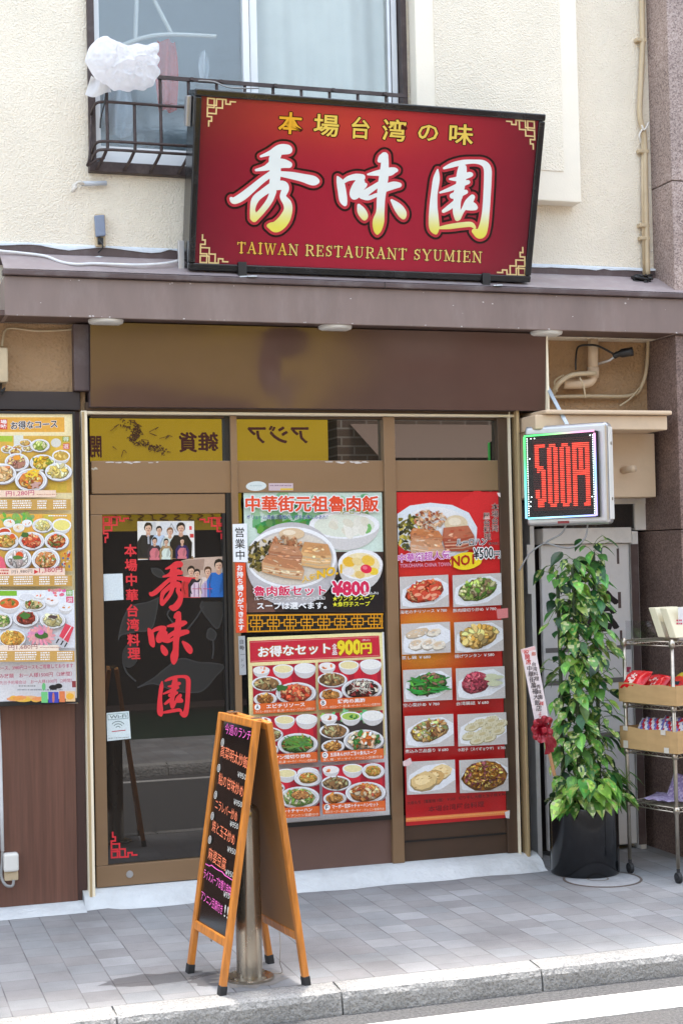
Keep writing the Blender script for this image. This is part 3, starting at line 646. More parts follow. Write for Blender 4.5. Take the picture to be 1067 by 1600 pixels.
# ---- shop front frame
def rect(x0, y0, x1, y1, Y):
    a = at(x0, y0, Y); c = at(x1, y1, Y); return a.x, c.x, c.z, a.z
def frame(name, x0, y0, x1, y1, yf, yb, mat, parent, bevel=.003, z0=None, z1=None):
    X0, X1, Z0, Z1 = rect(x0, y0, x1, y1, yf)
    if z0 is not None: Z0 = z0
    if z1 is not None: Z1 = z1
    return MB().box(X0, X1, yf, yb, Z0, Z1).build(name, mat, parent, bevel=bevel)
zh1 = fz0 - .001
jl = frame('jamb_trim', 131.5, 900, 150, 1411, .15, .30, M['cream_metal'], shop, z0=.02, z1=zb0 - .003)
x_ = at(136, 900, .15).x
MB().box(x_ - .012, x_ + .0015, .147, .151, .03, zb0 - .01).build('groove', M['gold_metal'], jl)
jr = frame('jamb_trim', 803, 900, 813, 1339, .16, .30, M['cream_metal'], shop, z0=.03, z1=zh1)
frame('jamb_trim', 815.5, 1000, 829, 1348, .13, .30, M['gold_metal'], shop, z0=.013, z1=fz0 + .1)
ztr1 = at(470, 646, Y0).z; ztr0 = at(470, 650, Y0).z
XA, XB = at(141, 800, Y0).x + .012, at(800, 800, Y0).x + .0
hdr = MB().box(XA - .03, XB + .03, .17, .3, ztr1 + .002, zh1 + .03).build('header', M['bronze_dark'], shop)
MB().box(XA - .03, XB + .03, .165, .3, ztr0, ztr1).build('header_trim', M['cream_metal'], hdr, bevel=.002)
zt1 = at(470, 655, .235).z; zt0 = at(470, 720, .215).z; zR0 = at(470, 769, Y0).z
MB().box(XA, XB, .21, .3, zt1, ztr0 - .001).build('transom_head', M['bronze_dark'], shop)
MB().box(XA, XB, Y0, .3, zR0, zt0).build('transom_rail', M['bronze'], shop, bevel=.003)
# mullions
def mull(xa, xb, ya, yb, mat, yf=Y0, y_ref=1000): return MB().box(at(xa, y_ref, yf).x, at(xb, y_ref, yf).x, yf, .31, ya, yb)
zs = .079
mull(366.5, 377, zs, ztr0 - .002, None, yf=.188).build('mullion', M['bronze'], shop, bevel=.003)
mull(357.5, 366, zs, ztr0 - .002, None, yf=.205).build('door_pocket', M['black'], shop)
mull(606.5, 624.5, zs, ztr0 - .002, None, yf=.186).build('mullion', M['bronze'], shop, bevel=.003)
mull(785, 802.5, zs, ztr0 - .002, None, yf=.192).build('mullion', M['bronze_dark'], shop, bevel=.003)
mull(776, 784.5, zt0 + .001, zt1, None, yf=.215, y_ref=690).build('transom_stile', M['black'], shop)
mull(597, 606, zt0 + .001, zt1, None, yf=.215, y_ref=690).build('transom_stile', M['black'], shop)
# transom panes
for (xa, xb) in ((141, 366), (367, 606), (608, 800)):
    X0, X1 = at(xa, 690, .235).x, at(xb, 690, .235).x
    MB().box(X0, X1, .235, .245, zt0 + .001, zt1 + .001).build('transom_pane', M['transom_glass'], shop)
# sliding door
dX0, dX1 = at(144, 1000, .2).x + .005, at(357, 1000, .2).x
dz0, dz1 = .083, at(250, 772, .205).z
door = MB().box(dX0, dX1, .232, .238, dz0 + .02, dz1 - .02).build('sliding_door', M['door_glass'], shop)
gz1 = at(250, 803, .21).z; gz0 = at(250, 1346, .21).z; gx0 = at(163.5, 1000, .21).x
MB().box(dX0, dX1, .207, .255, gz1, dz1).build('top_rail', M['bronze'], door, bevel=.003)
MB().box(dX0, dX1, .207, .255, dz0, gz0).build('bottom_rail', M['bronze'], door, bevel=.003)
MB().box(dX0, gx0, .208, .255, gz0 + .001, gz1 - .001).build('stile', M['bronze'], door, bevel=.003)
MB().box(dX1 - .016, dX1, .208, .255, gz0 + .001, gz1 - .001).build('stile', M['black'], door, bevel=.003)
p = at(203, 1366, .207); b = MB(); n = 20
b.add([(p.x + .017 * math.cos(6.283 * k / n), .203, p.z + .017 * math.sin(6.283 * k / n)) for k in range(n)] + [(p.x + .019 * math.cos(6.283 * k / n), .207, p.z + .019 * math.sin(6.283 * k / n)) for k in range(n)],
      [tuple(range(n))] + [(k, (k + 1) % n, n + (k + 1) % n, n + k) for k in range(n)]); b.build('lock', M['silver'], door)
# centre bay: dark glass with a brown panel below; right bay: glass with bronze panel below
MB().box(at(377, 1000, .232).x, at(607, 1000, .232).x, .232, .24, at(500, 1290, .232).z, zR0).build('window_pane', M['dark_glass'], shop)
MB().box(at(377, 1000, .215).x, at(607, 1000, .215).x, .215, .3, zs, at(600, 1281, .215).z).build('base_panel', mk('mauve_brown_panel', K(112, 84, 74), .5, var=.06, vs=3), shop)
MB().box(at(377, 1000, .2).x, at(606, 1000, .2).x, .2, .3, at(606, 1281, .2).z, at(606, 1274, .2).z).build('window_sill', M['black'], shop)
MB().box(at(624.6, 1000, .232).x, at(785, 1000, .232).x, .232, .24, at(700, 1290, .232).z, zR0).build('window_pane', M['dark_glass'], shop)
MB().box(at(624.6, 1000, .215).x, at(785, 1000, .215).x, .215, .3, zs, at(700, 1270, .215).z).build('base_panel', M['bronze_dark'], shop)
MB().box(at(624.6, 1000, .21).x, at(785, 1000, .21).x, .209, .3, at(700, 1311, .21).z, at(700, 1308.5, .21).z).build('panel_groove', M['black'], shop)
MB().box(XA - .05, XB + .06, .31, .6, 0.02, fz1).build('inner_wall', M['black'], shop)

# ---- right alcove of the shop
ax0 = at(829, 1000, .13).x - .02
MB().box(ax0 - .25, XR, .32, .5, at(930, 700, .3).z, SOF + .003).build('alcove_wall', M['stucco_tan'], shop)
MB().box(ax0 - .06, ax0 + .02, .2, .6, 0.0, SOF).build('alcove_side', M['brown_black'], shop)
MB().box(ax0, XR + .3, .55, .6, -.02, 2.6).build('alcove_back', M['brown_black'], shop)
zc1, zc0 = at(960, 640, -.06).z, at(960, 671, -.06).z
cn = MB().box(at(833, 655, -.02).x, at(1044, 655, -.06).x, -.045, .32, zc0, zc1 - .03).build('alcove_canopy', M['smooth_tan'], shop, bevel=.006)
MB().box(at(850, 640, -.06).x, at(1049, 640, -.07).x, -.075, .32, zc1 - .028, zc1 - .004).build('canopy_lip', M['smooth_tan'], cn, bevel=.008)
MB().box(ax0 + .01, at(1023, 720, .2).x, .2, .5, at(1000, 777, .2).z, zc0 + .001).build('alcove_box', M['smooth_tan'], shop, bevel=.005)
p = at(972, 735, .2); b = MB(); b.tube([(p.x, .2, p.z), (p.x + .02, .10, p.z + .004)], .02, 14); b.build('pipe_stub', M['smooth_tan'], shop, smooth=True)
M['seam'] = mk('grey_seam_paint', K(120, 114, 112), .6)  # flat grey for the thin seam strips on the service door
# grey service door
sd_ = MB().box(at(848, 1000, .40).x, at(986, 1000, .40).x, .40, .43, .03, at(930, 850, .4).z).build('service_door', M['grey_door'], shop, bevel=.003)
for (x0, y0, x1, y1) in ((826, 785, 847, 1325), (987, 830, 1010, 1325)):
    frame('frame', x0, y0, x1, y1, .37, .5, M['grey_door_frame'], sd_, z0=.0)
frame('frame', 847.5, 826, 986.5, 848, .375, .5, M['grey_door_frame'], sd_)
frame('frame', 847.5, 778, 1010, 787, .375, .5, M['grey_door_frame'], sd_)
frame('frame', 991, 785.5, 1009, 828, .376, .5, M['grey_door_frame'], sd_)
frame('vent_window', 847.5, 788, 990.5, 825, .395, .45, M['dark_glass'], sd_)
for yy in (1013, 1064, 1150): frame('door_seam', 852, yy, 985, yy + (1.6 if yy == 1013 else 1.0), .3985, .40, M['seam'], sd_, bevel=0)
frame('door_seam', 996, 850, 998, 1320, .366, .37, M['brown_dark'], sd_, bevel=0)
for (x0, y0, x1, y1) in ((963, 857, 967, 881), (965, 925, 970, 950), (968, 985, 972, 1008)): frame('slot', x0, y0, x1, y1, .3965, .40, M['brown_dark'], sd_, bevel=0)
for (x0, y0, x1, y1) in ((822.5, 851, 831, 928),): frame('hinge_plate', x0, y0, x1, y1, .36, .38, M['grey_door_frame'], sd_)
pr = Print(front(.3992)); pr.text('総', 882, 986, 966, 985, 62, K(34, 30, 34), bold=.025); pr.build('lettering', M['sticker'], sd_)
pr = Print(front(.3985)); pr.rect(976, 1042, 985, 1050, K(190, 70, 100)); pr.rect(983, 1046, 986, 1050, K(220, 215, 215)); pr.build('door_sticker', M['sticker'], sd_)

# ---- upper window
win = MB().box(wx0, wx1, YW + .235, YW + .25, wz0, wz0 + .01).build('upper_window', M['iron'], shop)
wt = wz0 + 2.0
MB().box(wx0, wx0 + .035, YW - .03, YW + .2, wz0 - .0, wt).build('outer_frame', M['iron'], win)
MB().box(wx1 - .03, wx1 - .0, YW - .02, YW + .2, wz0 + .3, wt).build('outer_frame', M['iron'], win)
MB().box(wx0 - .005, wx1, YW - .045, YW + .2, wz0 - .01, wz0 + .045).build('sill', M['iron'], win, bevel=.004)
def wrect(name, x0, x1, ya, yb, z0, z1, mat): return MB().box(x0, x1, ya, yb, z0, z1).build(name, mat, win, bevel=.003)
yS = YW + .03
zs0 = at(200, 250, yS).z; zs1 = at(200, 230, yS).z
wrect('sash', at(148, 150, yS).x, at(157, 150, yS).x, yS, yS + .05, zs0, wt, M['white_frame'])
wrect('sash', at(157, 150, yS).x, at(612, 100, yS).x, yS + .001, yS + .05, wz0 + .046, zs1, M['white_frame'])
wrect('sash', at(379, 60, yS).x, at(389, 60, yS).x, yS - .01, yS + .05, zs1, wt, M['white_frame'])
wrect('sash', at(391.5, 60, yS).x, at(403, 60, yS).x, yS + .012, yS + .05, zs1, wt, M['white_frame'])
wrect('sash', at(605, 60, yS).x, at(610, 60, yS).x, yS, yS + .05, zs1, wt, M['silver'])
wrect('sash', at(612, 60, yS).x, at(621, 60, yS).x, yS + .01, yS + .05, zs1, wt, M['white_frame'])
M['frost'] = see_glass('rain_pattern_glass', (.86, .89, .9), .10, rough=.12, bump=1, bs=80, bd=.0018)
M['clear'] = see_glass('clear_glass', (.93, .95, .95), .08, rough=.02)
MB().box(at(156, 60, yS).x, at(380, 60, yS).x, yS + .02, yS + .024, zs1, wt).build('glass_pane', M['frost'], win)
MB().box(at(402, 60, yS).x, at(606, 60, yS).x, yS + .03, yS + .034, zs1, wt).build('glass_pane', M['clear'], win)
b = MB()   # the room behind
b.add([(wx0 - .3, 1.6, wz0 - .5), (wx1 + .3, 1.6, wz0 - .5), (wx1 + .3, 1.6, wt + .2), (wx0 - .3, 1.6, wt + .2), (wx0 - .3, .46, wz0 - .5), (wx1 + .3, .46, wz0 - .5), (wx1 + .3, .46, wt + .2), (wx0 - .3, .46, wt + .2)],
      [(0, 1, 2, 3), (0, 3, 7, 4), (1, 5, 6, 2), (0, 4, 5, 1), (3, 2, 6, 7)])
b.build('room_lining', mk('room_wall_paint', K(214, 224, 230), .9), shop)
cx0, cx1 = at(392, 60, .3).x, at(640, 60, .3).x
b = MB(); b.grid(lambda u, v: (cx0 + (cx1 - cx0) * u, .36 + .026 * math.sin(u * 19 + 1.6 * math.sin(u * 7) + v * .8) + .008 * math.sin(u * 47 + 2 * v), wz0 + .05 + v * 1.9), 160, 12); b.build('curtain', M['curtain'], win, smooth=True)

# laundry seen through the patterned glass
hp = [at(322, 30, .40), at(336, 56, .40), at(250, 55, .40), at(195, 72, .40)]
t = MB(); t.tube(spline([at(190, 72, .36), at(225, 59, .36), at(265, 54, .36), at(338, 57, .36)], 8), .012, 8); t.tube([at(215, -40, .38), at(212, 62, .38)], .012, 8); t.tube([at(236, -10, .38), at(268, 52, .38)], .011, 8)
tag(t.build('clothes_hanger', M['white_plastic'], loc=at(260, 50, .38)), 'pale plastic clothes hanger hanging behind the patterned window glass', 'hanger')
def cloth(name, pts, Y, col, lab):
    b = MB(); (x0, y0), (x1, y1) = pts; A, C_ = at(x0, y0, Y), at(x1, y1, Y)
    b.grid(lambda u, v: (A.x + (C_.x - A.x) * u + .02 * math.sin(v * 4) * (u - .5), Y + .03 * math.sin(u * 9 + v * 2), A.z + (C_.z - A.z) * v), 20, 10)
    return tag(b.build(name, mk(name.replace('_', ' ') + ' cloth', col, .9, var=.1, vs=8), loc=A, smooth=True), lab, 'garment')
cloth('red_garment', ((246, 62), (277, 175)), .46, K(226, 96, 84), 'red garment hanging in the room behind the window')
cloth('white_garment', ((164, 140), (206, 215)), .42, K(226, 232, 238), 'whitish garment low behind the window, left of the red one')
cloth('white_towel', ((314, 80), (324, 130)), .40, K(236, 240, 244), 'narrow white towel hanging right of the red garment')

# ================================================================== granite pier of the next building
pier = thing('granite_pillar', (4.9, .2, 0), 'speckled brown granite pillar of the next building on the right', 'pillar')
PX = XR + .001
MB().box(PX, 7, -.03, 6, SOF + .0, 3.84).build('upper_block', M['granite'], pier, bevel=.004)
MB().box(PX, 7, -.03, 6, 3.846, 7.0).build('upper_block', M['granite'], pier, bevel=.004)
MB().box(PX, 7, -.02, 6, 1.86, SOF - .004).build('lower_block', M['granite_dark'], pier, bevel=.004)
MB().box(PX, 7, -.02, 6, -.02, 1.855).build('lower_block', M['granite_dark'], pier, bevel=.004)

# ================================================================== conduit on the cream wall, right
def pt(x, y, Y): return tuple(at(x, y, Y))
cd = thing('wall_conduit', pt(1003, 250, .18), 'cream cable conduit running down the stucco beside the granite pillar', 'conduit')
b = MB(); b.tube(spline([pt(1001, -60, .175), pt(1003, 60, .175), pt(1001, 120, .175), pt(999, 180, .175), pt(1006, 215, .175), pt(1008, 300, .175), pt(1011, 432, .175)], 8), .016, 10); b.build('pipe', M['wire_cream'], cd, smooth=True)
b = MB(); b.tube([pt(1003, 220, .18), pt(1003, 300, .18), pt(1005, 432, .18)], .008, 8); b.build('thin_cable', M['wire_cream'], cd, smooth=True)
for (x, y) in ((1002, 62), (1006, 236), (1007, 352), (1008, 372)):
    p = at(x, y, .165); MB().box(p.x - .035, p.x + .03, .16, .2, p.z - .011, p.z + .011).build('clamp', M['wire_cream'], cd, bevel=.004)
b = MB(); b.tube(spline([pt(1002, 196, .165), pt(1006, 203, .15), pt(1013, 192, .16)], 5), .006, 6); b.tube(spline([pt(1004, 200, .165), pt(998, 212, .15), pt(1000, 222, .16)], 5), .006, 6); b.build('cable_tie', M['tape'], cd, smooth=True)
b = MB()
for k in range(9):
    q = [at(986 + rnd.uniform(0, 34), 432 + rnd.uniform(-4, 12), rnd.uniform(.08, .17)) for _ in range(4)]; b.tube(spline(q, 5), .008, 6)
tag(b.build('cable_bundle', M['black'], loc=pt(1003, 436, .12), smooth=True), 'tangled black cable bundle at the foot of the cream conduit', 'cable')
# alcove plumbing
b = MB(); b.tube([pt(926, 530, .25), pt(926, 578, .25)], .030, 14)
ap = thing('alcove_pipe', pt(926, 560, .25), 'tan pipe dropping from the soffit to an elbow above the alcove canopy', 'pipe')
b.build('drop_pipe', M['smooth_tan'], ap, smooth=True)
b = MB(); b.tube([pt(926, 574, .25), pt(926, 590, .25)], .034, 14); b.build('collar', M['smooth_tan'], ap, smooth=True)
b = MB(); b.tube(spline([pt(926, 584, .25), pt(922, 596, .25), pt(905, 600, .25), pt(880, 600, .27)], 6), .028, 12); b.build('elbow', M['smooth_tan'], ap, smooth=True)
hs = thing('alcove_hose', pt(900, 600, .2), 'tan flexible hose looping over the pipe elbow under the awning', 'hose')
b = MB(); b.tube(spline([pt(862, 618, .25), pt(872, 600, .2), pt(893, 586, .19), pt(930, 583, .2)], 8), .014, 8); b.build('hose_run', M['wire_cream'], hs, smooth=True)
b = MB(); b.tube(spline([pt(860, 620, .28), pt(920, 619, .28), pt(985, 618, .28), pt(1003, 600, .28), pt(1010, 570, .28), pt(1012, 530, .28)], 8), .011, 8); b.build('hose_run', M['wire_cream'], hs, smooth=True)
for q_ in ([pt(870, 612, .2), pt(866, 596, .22), pt(880, 586, .24)], [pt(905, 590, .18), pt(911, 602, .17), pt(914, 622, .18)], [pt(968, 634, .2), pt(985, 622, .24), pt(998, 606, .27)]):
    b = MB(); b.tube(spline(q_, 6), .0055, 6); b.build('thin_wire', M['wire_cream'], hs, smooth=True)
sp = thing('spot_lamp', pt(975, 553, .15), 'small black spot lamp on an arm under the awning soffit', 'lamp')
b = MB(); b.tube(spline([pt(958, 557, .17), pt(966, 553, .15), pt(988, 549, .1)], 4), [.018] * 5 + [.026] * 4, 12); b.build('lamp_head', M['black'], sp, smooth=True)
b = MB(); b.tube([pt(930, 570, .24), pt(952, 563, .19), pt(962, 555, .16)], .008, 8); b.build('arm', M['silver'], sp, smooth=True)
b = MB(); b.tube(spline([pt(899, 578, .24), pt(899, 560, .24), pt(903, 542, .25), pt(920, 539, .22), pt(935, 541, .21), pt(958, 553, .17)], 7), .006, 6); b.build('lead', M['black'], sp, smooth=True)

# ================================================================== things on the wall, left
b = MB(); b.tube(spline([pt(-40, 380, .16), pt(-5, 391, .12), pt(30, 395, .12), pt(70, 400, .10), pt(95, 409, .04), pt(120, 413, -.005), pt(150, 412, .01), pt(215, 414, -.01), pt(262, 411, .02), pt(290, 404, .09)], 8), .0075, 8)
tag(b.build('roof_cable', M['wire_white'], loc=pt(120, 412, .05), smooth=True), 'loose white cable lying along the awning roof left of the red sign', 'cable')
jb = thing('junction_box', pt(156, 360, .17), 'small broken junction box with grey tape on the stucco below the window', 'junction box')
p0 = at(156, 360, .17)
MB().box(p0.x - .022, p0.x + .03, .165, .199, p0.z - .085, p0.z + .085).build('back_plate', M['wire_cream'], jb, bevel=.004)
b = MB(); b.obox((p0.x, .155, p0.z + .02), (.026, 0, .004), (0, .012, 0), (-.003, 0, .055)); b.build('grey_tape', mk('grey_duct_tape', K(132, 142, 162), .5, bump=.5, bs=40, bd=.01), jb, bevel=.006)
b = MB(); b.box(p0.x - .012, p0.x + .016, .15, .166, p0.z - .075, p0.z - .04); b.build('terminal', M['black'], jb, bevel=.003)
b = MB(); b.tube(spline([(p0.x - .01, .15, p0.z - .05), (p0.x + .01, .13, p0.z - .09), (p0.x - .012, .15, p0.z - .12)], 5), .004, 6); b.build('wire_end', M['black'], jb)
b = MB(); b.lathe([(0, .02), (.03, .012), (.045, -.01), (.05, -.05)], (p0.x - .005, .18, p0.z - .15), 12)
b.build('mortar_lump', M['mortar'], jb, smooth=True)
ce = thing('conduit_stub', pt(145, 286, .17), 'short taped grey conduit stub on the stucco under the window sill', 'conduit')
b = MB(); b.tube([pt(128, 287, .17), pt(167, 286, .17)], .012, 10); b.build('tube', mk('grey_plastic_tube', K(196, 200, 206), .5), ce, smooth=True)
b = MB(); b.tube(spline([pt(132, 288, .165), pt(122, 285, .15), pt(114, 296, .16), pt(120, 292, .14), pt(112, 300, .16)], 5), [.006, .008, .01, .012, .01] * 4 + [.005], 7); b.build('torn_tape', M['tape'], ce, smooth=True)
acb = thing('wall_box', pt(0, 570, .14), 'beige equipment box fixed to the tan wall at the left edge', 'wall box')
p1 = at(13, 543, .09)
MB().box(p1.x - .25, p1.x, .09, .2, at(0, 597, .09).z, p1.z).build('casing', M['wire_cream'], acb, bevel=.008)
b = MB(); b.tube(spline([pt(4, 541, .15), pt(8, 518, .18), pt(20, 513, .19), pt(60, 517, .19), pt(110, 515, .19), pt(119, 510, .19)], 8), .0055, 6); b.build('lead', M['wire_cream'], acb, smooth=True)
b = MB(); b.tube(spline([pt(2, 598, .14), pt(3, 612, .12), pt(8, 606, .13), pt(4, 616, .13)], 5), .005, 6); b.build('lower_lead', M['black'], acb, smooth=True)
ob = thing('outlet_box', pt(18, 1353, .17), 'cream outdoor outlet box low on the brown wood panel', 'outlet')
q0, q1, q2 = at(6, 1334, .15), at(30, 1361, .15), at(29, 1375, .16)
MB().box(q0.x, q1.x, .135, .19, q1.z, q0.z).build('hood', M['white_plastic'], ob, bevel=.012, seg=3)
MB().box(q0.x + .004, q1.x - .002, .155, .19, q2.z, q1.z - .001).build('socket', M['wire_cream'], ob, bevel=.004)
b = MB(); b.tube(spline([pt(22, 1375, .15), pt(20, 1384, .14), pt(10, 1383, .14), pt(3, 1370, .16), pt(4, 1345, .17), pt(4.5, 1320, .175)], 8), .007, 8); b.build('cord', M['wire_grey'], ob, smooth=True)
b = MB(); b.tube([pt(-2, 1109, .175), pt(1, 1180, .175), pt(3, 1260, .175), pt(4.5, 1330, .175)], .009, 8)
tag(b.build('white_conduit', M['wire_white'], loc=pt(1, 1220, .175), smooth=True), 'thin white conduit dropping from the poster case to the outlet', 'conduit')

# ================================================================== window grille and plastic bag
gr = thing('window_grille', pt(230, 200, .05), 'dark brown bent iron grille in front of the upper window', 'window grille')
GY = .02
def gx(px): return at(px, 200, GY).x
gz = lambda x, y, Y=GY: at(x, y, Y).z
zt_ = gz(250, 122); za = gz(212, 163); zb_ = gz(212, 224); zc_ = gz(212, 237); zs_ = wz0 + .02
for i, px in enumerate((168, 211, 252, 296, 340, 384, 428, 472, 516, 560, 604)):
    x = gx(px); top = zt_ if i != 1 else za
    b = MB(); q = spline([(x, GY, top), (x, GY, (top + zb_) / 2), (x, GY, zb_ - .02), (x - .004, GY + .01, zs_ + .05), (x - .02, GY + .06, zs_ + .01), (x - .035, YW - .04, zs_ - .015)], 6)
    b.tube(q, .0085, 6); b.build('upright', M['iron'], gr, smooth=True)
xe = gx(634)
MB().bar((gx(247), GY - .012, zt_), (xe, GY - .012, zt_), .01, .02).build('top_rail', M['iron'], gr)
for z in (za, zb_, zc_):
    b = MB(); b.tube(spline([(wx0 + .012, YW - .03, z - .02), (wx0 + .012, GY + .05, z - .008), (wx0 + .03, GY + .008, z), (wx0 + .09, GY - .01, z)], 5) + [Vector((xe, GY - .01, z))], .0075, 6); b.build('rail', M['iron'], gr, smooth=True)
b = MB(); b.tube(spline([(wx0 + .012, YW - .03, za - .02), (wx0 - .012, GY + .08, zb_ - .06), (wx0 - .02, GY + .1, zc_ - .06), (wx0 + .02, GY + .06, zs_ + .01), (gx(166), GY + .05, zs_ + .02)], 6), .006, 6); b.build('side_bar', M['iron'], gr, smooth=True)
b = MB()
for px in (300, 345, 430, 520, 600): b.box(gx(px) - .008, gx(px) + .008, GY - .03, GY - .017, zt_ - .008, zt_ + .008)
b.build('bolt', M['iron'], gr)
b = MB(); b.tube(spline([pt(310, 126, .0), pt(335, 128, -.02), pt(360, 137, -.08), pt(405, 138, -.1)], 6), .004, 6)
tag(b.build('grille_wire', M['wire_grey'], loc=pt(340, 130, 0), smooth=True), 'thin grey wire from the grille rail to the top of the sign', 'wire')
b = MB(); b.tube(spline([pt(166, 140, .0), pt(164, 160, .0), pt(158, 185, .0), pt(157, 200, 0)], 6), .004, 6)
tag(b.build('grille_strap', M['black'], loc=pt(160, 170, 0), smooth=True), 'thin black strap end hanging below the plastic bag', 'strap')

def plastic():
    m = bpy.data.materials.new('translucent_white_plastic'); m.use_nodes = True; t = m.node_tree; N, L = t.nodes, t.links
    bb = N['Principled BSDF']; bb.inputs['Base Color'].default_value = K(250, 249, 250, .97); bb.inputs['Roughness'].default_value = .3
    tr = N.new('ShaderNodeBsdfTranslucent'); tr.inputs[0].default_value = K(250, 248, 250, .97); mx = N.new('ShaderNodeMixShader'); mx.inputs[0].default_value = .55
    tp = N.new('ShaderNodeBsdfTransparent'); m2 = N.new('ShaderNodeMixShader'); m2.inputs[0].default_value = .12
    L.new(bb.outputs[0], mx.inputs[1]); L.new(tr.outputs[0], mx.inputs[2]); L.new(mx.outputs[0], m2.inputs[1]); L.new(tp.outputs[0], m2.inputs[2]); L.new(m2.outputs[0], N['Material Output'].inputs[0])
    tc = N.new('ShaderNodeTexCoord'); n = N.new('ShaderNodeTexNoise'); n.inputs['Scale'].default_value = 10; n.inputs['Detail'].default_value = 6; n.inputs['Distortion'].default_value = 2.5; n.noise_type = 'RIDGED_MULTIFRACTAL'
    L.new(tc.outputs['Object'], n.inputs[0]); bn = N.new('ShaderNodeBump'); bn.inputs['Strength'].default_value = .8; bn.inputs['Distance'].default_value = .02
    L.new(n.outputs[0], bn.inputs['Height']); L.new(bn.outputs[0], bb.inputs['Normal'])
    return m
M['bag'] = plastic()
import bmesh
def blob(name, outline, Y, depth, mat, label, cat, amp=.034, fr=8):
    """crumpled bag: an outline in photo points swelling to both sides of the plane Y"""
    tie = at(146, 122, Y); cx = sum(p[0] for p in outline) / len(outline); cy = sum(p[1] for p in outline) / len(outline); n = len(outline); R = 30
    b = MB(); vs = []; c0 = at(cx, cy, Y)
    ol = spline([(x, y, 0) for x, y in outline] + [(outline[0][0], outline[0][1], 0)], 8)[:-1]; n = len(ol)
    for side in (-1, 1):
        for r in range(R + 1):
            q = r / R
            for p in ol:
                x, y = cx + (p.x - cx) * q, cy + (p.y - cy) * q; w3 = at(x, y, Y)
                d = depth * math.sqrt(max(0, 1 - q ** 2.6)) * side
                nz = Vector((w3.x * fr, side * 3.0, w3.z * fr)); e = amp * (.35 - 1.3 * abs(mnoise.noise(nz)) - .9 * abs(mnoise.noise(nz * 2.1)) - .7 * abs(mnoise.noise(nz * 4.3))) * (1 - q ** 6)
                aa = math.atan2(w3.z - tie.z, w3.x - tie.x); ds_ = math.hypot(w3.z - tie.z, w3.x - tie.x)
                e += .011 * (.6 - abs(math.sin(aa * 9 + 2.2 * mnoise.noise(nz * .8) + side))) * min(1, ds_ / .12) * (1 - q ** 8)
                vs.append((w3.x, Y + d + e * side, w3.z))
    m = (R + 1) * n
    fs = []
    for s_ in (0, 1):
        for r in range(R):
            for k in range(n):
                a, bb, c, d = s_ * m + r * n + k, s_ * m + r * n + (k + 1) % n, s_ * m + (r + 1) * n + (k + 1) % n, s_ * m + (r + 1) * n + k
                fs.append((a, bb, c, d) if s_ == 0 else (d, c, bb, a))
    b.add(vs, fs); return tag(b.build(name, mat, loc=c0, smooth=True), label, cat)
bagout = [(133, 96), (140, 74), (158, 58), (172, 62), (186, 69), (200, 72), (214, 69), (228, 72), (240, 68), (248, 69), (249, 78), (246, 86), (250, 94), (246, 104), (251, 114), (244, 124), (240, 134), (232, 137), (226, 141), (212, 139), (202, 143), (188, 140), (178, 141), (168, 132), (158, 128), (146, 118)]
blob('plastic_bag', bagout, -.07, .09, M['bag'], 'crumpled white plastic bag tied to the window grille', 'bag')
pb = [o for o in bpy.data.objects if o.name == 'plastic_bag'][0]
b = MB(); b.grid(lambda u, v: at(143 + 25 * u - v * 4 * (1 - u) * 2 + 8 * v * (u - .2), 118 + 30 * v + 4 * math.sin(u * 5), -.05 + .02 * math.sin(u * 7 + v * 3)), 14, 10)
o = b.build('bag_handle', M['bag'], None, loc=tuple(pb.location), smooth=True); o.parent = pb; o.location = (0, 0, 0)

# ================================================================== THE RED SIGNBOARD
BL, BR_, TL, TR = at(293, 422, -.03), at(828, 440, -.03), at(305, 138, -.28), at(850, 178, -.28)
sx0, sx1 = 1.676, 3.587; szb, szt = 3.229, 4.090; syb, syt = -.03, -.28
sup = Vector((0, syt - syb, szt - szb)); SH = sup.length; sup.normalize(); sn = Vector((0, -sup.z, sup.y))   # up the face, outward normal
sg = thing('signboard', ((sx0 + sx1) / 2, -.03, szb), 'large red restaurant signboard in a black frame, leaning over the awning', 'signboard')
def SP(x, u, d): return Vector((x, syb, szb)) + sup * u + sn * d
def sbox(x0, x1, u0, u1, d0, d1):
    b = MB(); c = (SP(x0, u0, d0) + SP(x1, u1, d1)) / 2
    return b.obox(c, ((x1 - x0) / 2, 0, 0), sn * (d1 - d0) / 2 * -1, sup * (u1 - u0) / 2)
FW = .036
sbox(sx0 + .004, sx1 - .004, .004, SH - .004, -.17, -.012).build('case', M['black_gloss'], sg, bevel=.004)
for nm, a in (('frame', (sx0, sx1, 0, FW)), ('frame', (sx0, sx1, SH - FW, SH)), ('frame', (sx0, sx0 + FW, FW + .001, SH - FW - .001)), ('frame', (sx1 - FW, sx1, FW + .001, SH - FW - .001))):
    sbox(a[0], a[1], a[2], a[3], -.011, .014).build(nm, M['black_gloss'], sg, bevel=.007, seg=3)
splane = Plane(SP(sx0, 0, 0), sn)
b = MB(); NU, NV = 48, 24
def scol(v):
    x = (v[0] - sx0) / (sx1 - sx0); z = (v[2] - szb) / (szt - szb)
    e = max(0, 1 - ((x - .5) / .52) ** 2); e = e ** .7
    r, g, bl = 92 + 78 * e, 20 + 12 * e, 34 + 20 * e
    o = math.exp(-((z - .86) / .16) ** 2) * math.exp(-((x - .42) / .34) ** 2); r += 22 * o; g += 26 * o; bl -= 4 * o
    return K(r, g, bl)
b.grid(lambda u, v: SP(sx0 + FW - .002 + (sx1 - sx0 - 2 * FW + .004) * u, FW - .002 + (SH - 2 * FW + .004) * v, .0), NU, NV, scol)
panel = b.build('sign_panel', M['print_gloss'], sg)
pr = Print(splane, .0006)
GOLD = K(240, 206, 92)
def goldf(x, y): return K(236, 196, 70) if x < 470 else K(238, 214, 110)
DK = K(70, 14, 14)
